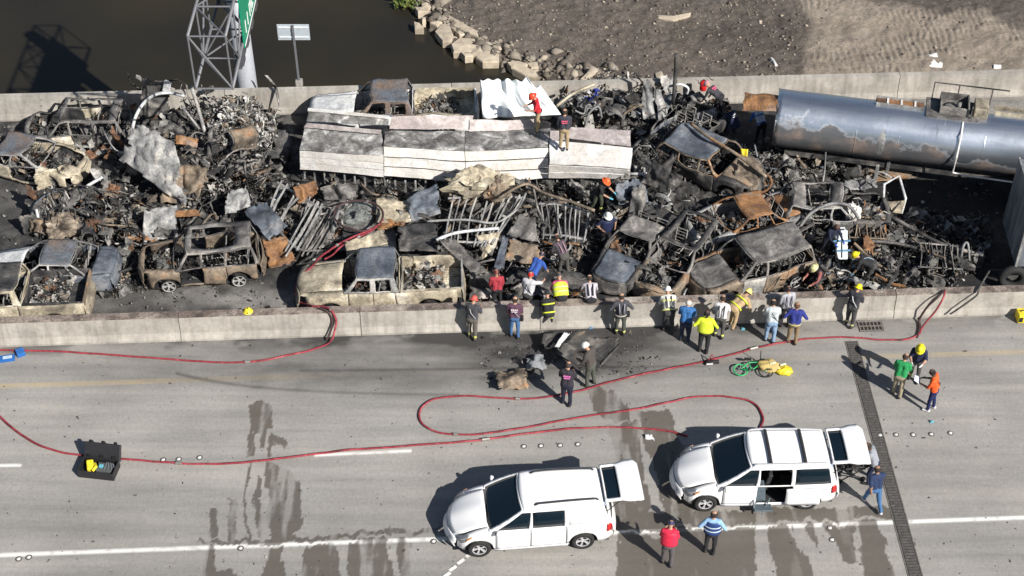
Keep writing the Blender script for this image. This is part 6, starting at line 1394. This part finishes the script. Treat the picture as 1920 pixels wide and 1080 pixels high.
# ------------------------------------------------------------------ people
SKIN = {'light': (.42, .25, .17), 'tan': (.30, .17, .11), 'dark': (.10, .055, .04)}
def pm(c, name='fabric'): return plain(tuple(c), .85, name=name, var=.16, sc=14, bump=.35)
def capsule(p0, p1, r0, r1, n_=10):
    p0, p1 = Vector(p0), Vector(p1); d = p1 - p0
    if d.length < 1e-4: d = Vector((0, 0, 1e-3)); p1 = p0 + d
    q = d.to_track_quat('Z', 'Y').to_matrix(); L = d.length; vs = []; prof = []
    for k in range(1, 4): a = -math.pi / 2 + k * math.pi / 6; prof.append((r0 * math.cos(a), r0 * math.sin(a)))
    prof.append((r0, 0)) if False else None
    for k in range(0, 3): a = k * math.pi / 6; prof.append((r1 * math.cos(a), L + r1 * math.sin(a)))
    vs.append(p0 + q @ Vector((0, 0, -r0)))
    for r, z in prof:
        for k in range(n_): t = 2 * math.pi * k / n_; vs.append(p0 + q @ Vector((r * math.cos(t), r * math.sin(t), z)))
    vs.append(p0 + q @ Vector((0, 0, L + r1))); m = len(prof); fs = []
    for k in range(n_): fs.append((0, 1 + (k + 1) % n_, 1 + k))
    for i in range(m - 1):
        for k in range(n_): a = 1 + i * n_; fs.append((a + k, a + (k + 1) % n_, a + n_ + (k + 1) % n_, a + n_ + k))
    a = 1 + (m - 1) * n_
    for k in range(n_): fs.append((a + k, a + (k + 1) % n_, len(vs) - 1))
    return vs, fs
POSES = {
 # lean, head pitch, arms (flex, abduct, elbow), legs (hip, knee)
 'stand': dict(lean=4, head=12, la=(8, 10, 20), ra=(8, 10, 20), ll=(4, 4), rl=(-3, 2)),
 'look':  dict(lean=10, head=30, la=(25, 12, 70), ra=(25, 12, 70), ll=(6, 6), rl=(-4, 4)),
 'hips':  dict(lean=4, head=14, la=(-18, 38, 95), ra=(-18, 38, 95), ll=(3, 3), rl=(-3, 3)),
 'walk':  dict(lean=8, head=12, la=(-22, 8, 25), ra=(26, 8, 35), ll=(26, 10), rl=(-18, 18)),
 'lean':  dict(lean=48, head=10, la=(55, 14, 25), ra=(62, 12, 20), ll=(8, 6), rl=(-8, 6)),
 'bend':  dict(lean=68, head=10, la=(80, 10, 15), ra=(75, 14, 20), ll=(14, 22), rl=(2, 18)),
 'crouch': dict(lean=38, head=18, la=(60, 14, 40), ra=(55, 14, 50), ll=(95, 120), rl=(70, 118)),
 'point': dict(lean=14, head=8, la=(20, 14, 60), ra=(75, 28, 8), ll=(6, 6), rl=(-6, 4)),
 'carry': dict(lean=22, head=22, la=(50, 8, 40), ra=(50, 8, 40), ll=(14, 18), rl=(-12, 12)),
}
_pending = []
def person(label, px, z, yaw, pose, shirt, pants, skin='light', sleeves=None, boots=(.03, .025, .02), head='hair', headcol=(.03, .02, .015), bulk=1.0, gloves=None,
           bands=None, long=True, extra=(), h=1.76, group=None):
    """px: photo pixel of the feet on a surface at height z; yaw 0 looks away from the camera"""
    p = POSES[pose] if isinstance(pose, str) else pose; s = h / 1.76; loc = P(px[0], px[1], z)
    root = thing('person', label, 'person', loc, (0, 0, R(yaw)), group)
    le = R(p['lean']); U = Vector((0, math.sin(le), math.cos(le))); Fv = Vector((0, math.cos(le), -math.sin(le))); X = Vector((1, 0, 0))
    pel = Vector((0, 0, 0)); seg = []   # (a, b, r0, r1, region)
    ch = pel + U * .47 * s; nk = pel + U * .54 * s; w = .185 * s
    b_ = bulk * 1.10
    for k in (-1, 1):
        seg.append((pel + X * k * .07 * s, pel + U * .25 * s + X * k * .07 * s, .115 * s * b_, .10 * s * b_, 'shirt'))
        seg.append((pel + U * .22 * s + X * k * .075 * s, ch - U * .03 * s + X * k * .095 * s, .105 * s * b_, .10 * s * b_, 'shirt'))
        seg.append((ch - U * .02 * s, ch + X * k * w * .8, .10 * s * b_, .075 * s * b_, 'shirt'))
    seg.append((pel + U * .05 * s + Fv * .04, pel + U * .4 * s + Fv * .03, .105 * s * b_, .10 * s * b_, 'shirt'))
    seg.append((pel - U * .03 * s + X * .06 * s, pel - U * .03 * s - X * .06 * s, .125 * s * b_, .125 * s * b_, 'pants'))
    hp = R(p['lean'] * .55 + p['head']); HU = Vector((0, math.sin(hp), math.cos(hp))); HF = Vector((0, math.cos(hp), -math.sin(hp)))
    seg.append((nk - U * .05 * s, nk + HU * .08 * s, .055 * s, .05 * s, 'skin'))
    hc = nk + HU * .165 * s + HF * .015 * s
    seg.append((hc - HU * .03 * s + HF * .012, hc + HU * .035 * s - HF * .008, .078 * s, .092 * s, 'skin')); seg.append((hc - HU * .075 * s + HF * .035 * s, hc - HU * .02 * s + HF * .03 * s, .05 * s, .07 * s, 'skin'))
    hands = []
    for k, a in ((-1, p['la']), (1, p['ra'])):
        f, ab, el = R(a[0]), R(a[1]), R(a[2]); sh = ch + X * k * w * 1.05 + U * .005
        def dr(f_): return ((-U * math.cos(f_) + Fv * math.sin(f_)) * math.cos(ab) + X * k * math.sin(ab)).normalized()
        d1 = dr(f); e = sh + d1 * .29 * s; ab2 = ab; d2 = ((-U * math.cos(f + el) + Fv * math.sin(f + el)) * math.cos(ab * .4) - X * k * math.sin(R(a[2]) * .3)).normalized(); wv = e + d2 * .25 * s
        seg.append((sh, e, .062 * s * b_, .048 * s * b_, 'sleeve')); seg.append((e, wv, .045 * s * b_, .032 * s * (b_ if long else 1), 'sleeve' if long else 'skin'))
        seg.append((wv, wv + d2 * .085 * s, .030 * s, .036 * s, 'hand')); hands.append((wv + d2 * .095 * s, d2, k))
    feet = []
    for k, a in ((-1, p['ll']), (1, p['rl'])):
        hh, kn = R(a[0]), R(a[1]); hip = pel + X * k * .095 * s - Vector((0, 0, .03)); d1 = Vector((k * .05, math.sin(hh), -math.cos(hh))); kne = hip + d1 * .42 * s
        d2 = Vector((k * .02, math.sin(hh - kn), -math.cos(hh - kn))); an = kne + d2 * .40 * s
        seg.append((hip, kne, .092 * s * b_, .062 * s * b_, 'pants')); seg.append((kne, an, .062 * s * b_, .046 * s * b_, 'shin'))
        fwd = Vector((k * .12, 1, 0)).normalized(); seg.append((an - fwd * .04 + Vector((0, 0, -.035)), an + fwd * .14 * s + Vector((0, 0, -.055)), .050 * s, .040 * s, 'boots')); feet.append(an.z)
    dz = -min(feet) + .095 * s; off = Vector((0, 0, dz))
    if p['lean'] > 30: off += Vector((0, -.22 * math.sin(le), 0))
    verts = []; faces = []
    for a, b, r0, r1, reg in seg:
        v, f = capsule(a + off, b + off, r0, r1); n0 = len(verts); verts += [tuple(q) for q in v]; faces += [tuple(i + n0 for i in q) for q in f]
    me = bpy.data.meshes.new('raw'); me.from_pydata(verts, [], faces); o = bpy.data.objects.new('body', me); C.objects.link(o); o.parent = root
    m = o.modifiers.new('r', 'REMESH'); m.mode = 'VOXEL'; m.voxel_size = .021; m2 = o.modifiers.new('s', 'SMOOTH'); m2.iterations = 3; m2.factor = .5
    cols = {'skin': pm(SKIN[skin], 'skin'), 'shirt': pm(shirt), 'sleeve': pm(sleeves or shirt), 'pants': pm(pants), 'shin': pm(pants), 'boots': pm(boots, 'boots'), 'hand': pm(gloves or SKIN[skin], 'hand')}
    if bands: cols['band'] = pm(bands, 'reflective_band')
    _pending.append((o, root, [(a + off, b + off, r0, r1, reg) for a, b, r0, r1, reg in seg], cols, hands, off, s, gloves, skin))
    # head wear
    M = Matrix.Translation(hc + off) @ Matrix(((1, 0, 0, 0), (0, HF.y, HU.y, 0), (0, HF.z, HU.z, 0), (0, 0, 0, 1)))
    hm = plain(tuple(headcol), .4 if head != 'hair' else .9, name='helmet' if head != 'hair' else 'hair')
    if head == 'helmet':
        g = G().lathe([(.17, -.0), (.165, .015), (.118, .025), (.115, .08), (.085, .13), (.04, .155), (.001, .16)], 18, M @ Matrix.Diagonal((.92, 1.12, 1, 1)) @ Matrix.Scale(s, 4)); g.build('helmet', hm, root, smooth=True, solid=.008)
    elif head == 'hardhat':
        g = G().lathe([(.135, .01), (.13, .03), (.122, .07), (.09, .125), (.04, .15), (.001, .155)], 18, M @ Matrix.Diagonal((.95, 1.1, 1, 1)) @ Matrix.Scale(s, 4)); g.box(M @ Vector((0, .14, .02)), (.16, .1, .012)); g.build('hard_hat', hm, root, smooth=True, solid=.008)
    elif head == 'cap':
        g = G().lathe([(.102, .0), (.102, .04), (.085, .085), (.04, .11), (.001, .115)], 16, M @ Matrix.Diagonal((.95, 1.08, 1, 1)) @ Matrix.Scale(s, 4)); g.add([M @ Vector(q) for q in ((-.07, .09, .02), (.07, .09, .02), (.05, .18, .0), (-.05, .18, .0))], [(0, 1, 2, 3)]); g.build('cap', hm, root, smooth=False, solid=.008)
    elif head == 'hat':
        g = G().lathe([(.19, .0), (.18, .015), (.105, .02), (.10, .09), (.06, .11), (.001, .10)], 18, M @ Matrix.Scale(s, 4)); g.build('hat', hm, root, smooth=True, solid=.008)
    elif head == 'hair':
        def hf(u, v):
            a = u * 6.2832; b = lerp(-.55 + .45 * math.sin(a), 1.57, v); d = Vector((math.cos(a) * math.cos(b), math.sin(a) * math.cos(b), math.sin(b)))
            r = .103 + .008 * noise.noise(d * 6); q = d * r; q.y -= .012
            if d.y > .3 and v < .35: q.z = max(q.z, .035)
            return M @ (q * s)
        G().grid(hf, 18, 8).build('hair', hm, root, smooth=True, solid=.006)
    # clothing details
    T = lambda u, x, f: pel + off + U * u * s + X * x * s + Fv * f * s
    for e in extra:
        k, c = e[0], plain(tuple(e[1]), .6, name=e[0])
        if k == 'vest':
            def vf(u, v):
                a = u * 6.2832; zz = lerp(.02, .50, v); wx = (.215 if zz < .4 else lerp(.215, .16, (zz - .4) / .1)) * b_; wy = .155 * b_ * (1 - .15 * v); return T(zz, wx * math.cos(a), wy * math.sin(a) + .01)
            G().grid(vf, 24, 8).build('vest', c, root, smooth=True, solid=.012)
            if len(e) > 2:
                cc = plain(tuple(e[2]), .4, name='reflective_tape')
                for zz in (.15, .30): G().grid(lambda u, v: T(zz + .05 * v, .222 * b_ * math.cos(u * 6.2832), .163 * b_ * math.sin(u * 6.2832) + .01), 24, 1).build('reflective_tape', cc, root, smooth=True, solid=.006)
        elif k == 'braces':
            for x in (-.07, .07): G().tube([T(.08, x, -.145 * b_), T(.3, x * 1.1, -.15 * b_), T(.48, x * 1.3, -.10 * b_), T(.53, x * 1.3, .0), T(.46, x * 1.3, .12 * b_), T(.1, x, .15 * b_)], .022, 5, flat=.5).build('brace_strap', c, root, smooth=True)
        elif k == 'print':      # block lettering across the back
            for i, x in enumerate((-.09, -.03, .03, .09)): G().box((0, 0, 0), (.045, .012, .06), rot=(-le, 0, 0)).build('back_letter', c, root, loc=T(.40, x, -.128 * b_))
            G().box((0, 0, 0), (.2, .012, .03), rot=(-le, 0, 0)).build('back_letter_line', c, root, loc=T(.32, 0, -.128 * b_))
        elif k == 'strap': G().tube([T(.05, .17, -.1), T(.3, .02, -.15 * b_), T(.5, -.12, -.06), T(.5, -.12, .08), T(.2, .05, .16 * b_)], .018, 5, flat=.6).build('shoulder_strap', c, root)
        elif k == 'bag': G().box((0, 0, 0), (.16, .12, .22)).build('bag', c, root, loc=T(-.02, .22, -.02), bevel=.03)
        elif k == 'belt': G().tube([T(.0, .165 * b_ * math.cos(a), .14 * b_ * math.sin(a)) for a in np.linspace(0, 6.283, 17)[:-1]], .022, 5, closed=True).build('belt', c, root)
        elif k == 'paper': G().box((0, 0, 0), (.30, .22, .01), rot=(.5, 0, .2)).build('papers', c, root, loc=hands[0][0] + off + Vector((.1, .12, .03)))
        elif k == 'tank':
            G().lathe([(.001, -.02), (.06, 0), (.075, .05), (.075, .40), (.05, .46), (.001, .48)], 14, Matrix.Translation(T(.05, 0, -.21)) @ Matrix.Rotation(-le, 4, 'X')).build('air_tank', c, root, smooth=True)
        elif k == 'stripe':
            G().grid(lambda u, v: T(.02 + .05 * v, .20 * b_ * math.cos(u * 6.2832), .15 * b_ * math.sin(u * 6.2832) + .01), 24, 1).build('reflective_stripe', c, root, smooth=True, solid=.006)
            G().grid(lambda u, v: T(.33 + .05 * v, .205 * b_ * math.cos(u * 6.2832), .15 * b_ * math.sin(u * 6.2832) + .01), 24, 1).build('reflective_stripe', c, root, smooth=True, solid=.006)
    return root
def finish_people():
    dg = bpy.context.evaluated_depsgraph_get(); dg.update()
    for o, root, seg, cols, hands, off, s, gloves, skin in _pending:
        me = bpy.data.meshes.new_from_object(o.evaluated_get(dg), depsgraph=dg); n_ = len(me.vertices); co = np.empty(n_ * 3, np.float32); me.vertices.foreach_get('co', co); co = co.reshape(-1, 3)
        A = np.array([tuple(q[0]) for q in seg]); B = np.array([tuple(q[1]) for q in seg]); R0 = np.array([q[2] for q in seg]); R1 = np.array([q[3] for q in seg])
        np_ = len(me.polygons); ctr = np.empty(np_ * 3, np.float32); me.polygons.foreach_get('center', ctr); ctr = ctr.reshape(-1, 3)
        D = B - A; t = np.clip(((ctr[:, None] - A[None]) * D[None]).sum(-1) / (D * D).sum(-1)[None], 0, 1)
        dist = np.linalg.norm(ctr[:, None] - (A[None] + t[..., None] * D[None]), axis=-1) - (R0[None] + (R1 - R0)[None] * t); bi = dist.argmin(1); tt = t[np.arange(np_), bi]
        keys = list(cols); regs = np.array([keys.index(q[4]) for q in seg]); mi = regs[bi]
        if 'band' in cols:
            sh = np.array([q[4] == 'shin' for q in seg])[bi]; mi[sh & (tt > .68) & (tt < .86)] = keys.index('band')
        fab = np.ones(n_, bool)
        for pi_, p_ in enumerate(me.polygons):
            if keys[mi[pi_]] in ('skin', 'hand'): 
                for vi in p_.vertices: fab[vi] = False
        sd_ = Vector((root.location.x * 3, root.location.y * 3, 0))
        for vi in np.where(fab)[0]:
            q = Vector(co[vi].tolist()); q2 = Vector((q.x * 9, q.y * 9, q.z * 5)) + sd_; co[vi] += np.array(noise.noise_vector(q2)) * .016
        vs = [tuple(v) for v in co]; li = [tuple(p.vertices) for p in me.polygons]; ml = list(mi)
        hi = keys.index('hand'); si = keys.index('skin')
        g = G()
        for hpos, d, k in hands:      # four unequal curled fingers and a thumb off the side of the palm
            hpos = hpos + off; sidev = d.cross(Vector((1, 0, 0)) * k)
            sidev = sidev.normalized() if sidev.length > .1 else Vector((0, 0, 1)); curl = Vector((-k, 0, 0)) * .6 + d * .2
            for f_, L in zip((-1.5, -.5, .5, 1.5), (.060, .075, .078, .066)):
                b0_ = hpos - d * .03 + sidev * f_ * .019 * s; g.tube([b0_, b0_ + d * L * .55 * s, b0_ + d * L * .85 * s + curl * .02 * s, b0_ + d * L * s + curl * .045 * s], .0095 * s, 5, hi, r1=.007 * s)
            b0_ = hpos - d * .075 * s - sidev * .03 * s; g.tube([b0_, b0_ + (d * .4 - sidev) * .035 * s, b0_ + (d * .9 - sidev * .9) * .05 * s], .011 * s, 5, hi, r1=.008 * s)
        hd = next(q for q in seg if q[4] == 'skin' and q[2] > .07 * s); HU = (hd[1] - hd[0]).normalized(); HF = Vector((1, 0, 0)).cross(HU) * -1
        if HF.y < 0: HF = -HF
        hc = hd[0].lerp(hd[1], .4)
        g.add([hc + HF * .085 * s + HU * .02 * s, hc + HF * .088 * s + Vector((.014, 0, 0)) - HU * .03 * s, hc + HF * .088 * s - Vector((.014, 0, 0)) - HU * .03 * s, hc + HF * .115 * s - HU * .022 * s], [(0, 1, 3), (0, 3, 2), (1, 2, 3)], si)
        for k in (-1, 1): g.box(hc + Vector((k * .088 * s, 0, 0)) - HU * .01, (.02 * s, .035 * s, .055 * s), si)
        n0 = len(vs); vs += g.v; li += [tuple(i + n0 for i in f) for f in g.f]; ml += g.mi
        e0 = len(vs)
        m2 = bpy.data.meshes.new('body'); m2.from_pydata([tuple(v) for v in vs], [], li)
        for k in keys: m2.materials.append(cols[k])
        m2.polygons.foreach_set('material_index', [int(x) for x in ml]); m2.polygons.foreach_set('use_smooth', [True] * len(m2.polygons))
        o.modifiers.clear(); old = o.data; o.data = m2; bpy.data.meshes.remove(old); bpy.data.meshes.remove(me)
        ey = G()
        for k in (-1, 1): ey.box(hc + Vector((k * .033 * s, 0, 0)) + HF * .094 * s + HU * .015 * s, (.018 * s, .012 * s, .010 * s))
        ey.box(hc + HF * .098 * s - HU * .062 * s, (.045 * s, .012 * s, .008 * s)); ey.build('eyes_and_mouth', plain((.05, .02, .02), .6, name='features'), root)
W_ = (.62, .62, .62); NV = (.012, .018, .055); BK = (.015, .015, .018); GR = (.22, .23, .25); YV = (.62, .72, .04); RD = (.50, .015, .03); KH = (.34, .26, .15); TG = (.30, .26, .18); JN = (.05, .13, .28); DG = (.05, .05, .05); PK = (.70, .12, .22); YH = (.80, .68, .02); RF = (.62, .66, .15)
GRP = None
person('person in red shirt and red helmet standing on the trailer before the tarpaulin', (1008, 246), 1.9, 100, 'look', RD, KH, head='helmet', headcol=(.75, .06, .02), long=False, extra=(('belt', BK),))
person('person in dark shirt with pink lettering and khaki trousers standing on the trailer', (1057, 280), 1.85, 0, 'stand', (.035, .035, .05), KH, head='hair', bulk=1.05, extra=(('print', PK),))
person('person in dark shirt bending beside the red can at the far parapet', (1338, 214), 0.6, 50, 'bend', (.05, .05, .06), BK, head='hardhat', headcol=(.5, .25, .28), extra=(('print', PK),))
person('person in navy shirt with white lettering crouching at the tanker mouth', (1372, 252), .5, 40, 'crouch', NV, NV, long=False, extra=(('print', W_),), bulk=1.05)
person('person in white and blue shirt standing in the torn tanker mouth', (1420, 265), .1, 25, 'lean', (.72, .74, .78), BK, sleeves=(.05, .18, .5), extra=(('stripe', (.04, .16, .50)),))
person('person in orange helmet and black shirt with light blue gloves, below the trailer', (1120, 398), .3, -120, 'carry', BK, (.05, .06, .04), head='helmet', headcol=(.75, .12, .03), gloves=(.15, .5, .6), long=False, bands=RF)
person('person in white helmet and navy shirt with white lettering standing among scrap', (1135, 468), .1, -160, 'hips', NV, BK, skin='tan', head='helmet', headcol=(.75, .75, .72), long=False, bulk=1.05, extra=(('vest', NV), ('belt', BK)))
person('person in striped dark jacket stooping beside the folded steel plates', (1052, 512), .1, 30, 'lean', (.07, .06, .07), (.07, .07, .06), extra=(('braces', (.35, .2, .25)),), bands=RF, bulk=1.05)
person('person in bright blue shirt and dark cap stooping behind the median', (1003, 545), .1, -40, 'lean', (.03, .09, .36), NV, head='cap', headcol=(.02, .02, .05), long=False)
person('person in red plaid shirt, leftmost behind the median', (932, 578), .1, 10, 'stand', (.32, .03, .045), BK, skin='tan', head='cap', headcol=(.12, .02, .02), h=1.7)
person('person in pale grey shirt and red cap with right arm stretched out', (990, 588), .15, -25, 'point', (.50, .50, .52), DG, head='cap', headcol=(.55, .02, .02), bulk=1.15, long=False, extra=(('strap', BK),))
person('person in yellow vest over pink shirt leaning on the median', (1050, 588), .15, 8, 'lean', (.65, .10, .25), BK, head='cap', headcol=(.05, .05, .06), bulk=1.12, extra=(('vest', YV, (.55, .6, .3)),))
person('firefighter in black gear with yellow stripes sitting on the median', (1028, 602), .55, 10, 'crouch', BK, BK, head='helmet', headcol=(.03, .03, .03), extra=(('stripe', YV),), bulk=1.1, bands=YV, h=1.6)
person('person in white shirt with dark braces stooping behind the median', (1105, 592), .15, 5, 'lean', (.45, .42, .46), BK, head='hair', extra=(('braces', BK),))
person('person in dark shirt with grey braces standing with hands on hips at the median', (1162, 626), .02, 5, 'hips', (.05, .05, .06), (.06, .065, .055), bands=RF, extra=(('braces', (.25, .24, .28)), ('belt', (.35, .33, .3)), ('bag', BK)), bulk=1.08)
person('firefighter in red and white helmet, leftmost of the people at the median', (886, 634), .01, -20, 'look', (.05, .05, .06), (.11, .10, .085), head='helmet', headcol=(.62, .10, .08), bulk=1.15, bands=RF, extra=(('strap', (.3, .3, .3)),))
person('person in maroon shirt with white lettering and blue jeans at the median', (965, 632), .01, -5, 'stand', (.09, .04, .07), JN, extra=(('print', (.7, .6, .65)), ('strap', (.3, .3, .35)), ('bag', BK)), head='hair', long=False, bulk=1.05)
person('firefighter in white helmet and pale striped coat leaning on the median', (1250, 615), .01, 5, 'lean', (.60, .60, .55), DG, head='helmet', headcol=(.72, .74, .70), bulk=1.15, extra=(('braces', DG), ('stripe', (.65, .65, .2))))
person('grey haired person in bright blue shirt and dark jeans at the median', (1283, 640), .01, -12, 'look', (.03, .13, .34), (.02, .03, .07), head='hair', headcol=(.5, .48, .46), bulk=1.25, long=False)
person('person in yellow safety vest and black trousers behind the crowd', (1318, 660), .01, -8, 'hips', (.60, .72, .03), BK, head='hair', headcol=(.01, .01, .01), skin='dark', bulk=1.12, extra=(('vest', YV),), h=1.8)
person('firefighter in white shirt with black braces and grey trousers', (1347, 632), .01, -10, 'look', (.58, .58, .60), (.07, .07, .065), bands=RF, extra=(('braces', BK),), bulk=1.08)
person('firefighter in tan gear with yellow stripes bending over the median', (1380, 608), .2, -50, 'bend', (.42, .30, .17), (.42, .30, .17), head='helmet', headcol=(.70, .60, .20), bulk=1.2, extra=(('stripe', YV),))
person('person in white shirt and light jeans with a black shoulder strap', (1442, 640), .01, 0, 'look', (.46, .50, .52), (.20, .30, .44), head='hair', headcol=(.015, .012, .012), bulk=1.2, long=False, extra=(('strap', BK), ('bag', BK)))
person('person in dark hat and grey shirt between the white shirt and the navy shirt', (1470, 612), .01, 15, 'stand', (.36, .36, .40), BK, head='hat', headcol=(.03, .015, .015), extra=(('braces', (.1, .1, .12)),), bulk=1.08)
person('person in deep blue shirt and khaki trousers, right end of the crowd', (1484, 643), .01, -6, 'hips', (.02, .03, .20), (.22, .155, .09), skin='tan', head='hair', headcol=(.10, .05, .03), bulk=1.12, long=False, extra=(('belt', (.4, .42, .2)),))
person('firefighter in yellow helmet standing by the drain grate', (1592, 611), .01, -35, 'look', (.03, .03, .04), (.055, .055, .055), head='helmet', headcol=YH, bulk=1.15, bands=(.55, .55, .25), extra=(('strap', (.5, .5, .52)),))
person('firefighter in yellow helmet bending in the rubble beside the rescue board', (1618, 532), .1, 75, 'bend', BK, (.05, .05, .05), head='helmet', headcol=YH, gloves=(.2, .4, .6), long=False, extra=(('strap', (.3, .4, .5)),), bulk=1.08)
person('person in dark navy clothes with bright blue gloves inside the burnt wagon', (1548, 480), .1, -150, 'carry', (.008, .012, .035), (.008, .01, .02), skin='dark', gloves=(.02, .12, .6))
person('firefighter in black and red crouching with a small yellow helmet', (1532, 540), .1, 120, 'crouch', (.03, .02, .025), (.05, .05, .05), sleeves=(.3, .1, .09), head='helmet', headcol=(.5, .48, .25), extra=(('tank', (.05, .05, .05)),))
person('firefighter in yellow helmet and navy shirt facing the green shirted person', (1712, 712), .01, 160, 'look', NV, (.06, .06, .055), head='helmet', headcol=YH, gloves=(.7, .7, .7), long=False, bulk=1.1, bands=RF)
person('person in bright green shirt and khaki trousers', (1680, 742), .01, -25, 'look', (.015, .26, .075), TG, head='hair', headcol=(.04, .025, .02), bulk=1.15, long=False)
person('person in orange shirt and navy trousers with white shoes reading papers', (1743, 768), .01, 60, 'look', (.75, .10, .015), (.01, .015, .09), skin='dark', head='hair', headcol=(.012, .008, .008), boots=(.75, .75, .75), extra=(('paper', (.7, .72, .8)), ('strap', BK)), long=False)
person('worker in white helmet and dark jacket over the charred panel', (1106, 722), .01, 60, 'look', (.065, .055, .05), (.07, .075, .06), head='hardhat', headcol=(.75, .73, .70), bulk=1.15, h=1.85)
person('worker in black jacket with pink and white lettering on the back', (1062, 758), .01, -10, 'look', (.025, .022, .03), (.01, .012, .03), head='hair', headcol=(.05, .035, .03), bulk=1.15, extra=(('print', (.75, .2, .5)),))
person('person in red vest and grey trousers below the second minivan', (1250, 1058), .01, -10, 'look', (.62, .02, .06), (.10, .09, .095), head='cap', headcol=(.03, .03, .09), bulk=1.08, extra=(('vest', (.62, .02, .06)),))
person('person in blue and white police style vest and black trousers', (1330, 1036), .01, -8, 'hips', (.25, .42, .62), (.02, .02, .025), head='hair', bulk=1.08, extra=(('vest', (.02, .05, .18), (.5, .6, .7)),), long=False)
person('person in navy shirt and blue jeans beside the expansion joint', (1634, 950), .01, 15, 'walk', (.015, .03, .085), JN, skin='tan', head='hair', bulk=1.1, long=False, boots=(.6, .6, .6))
person('person in grey shirt standing behind the lowered stretcher', (1632, 905), .01, 70, 'carry', (.26, .28, .32), NV, skin='dark', head='hair', bulk=1.05)
finish_people()
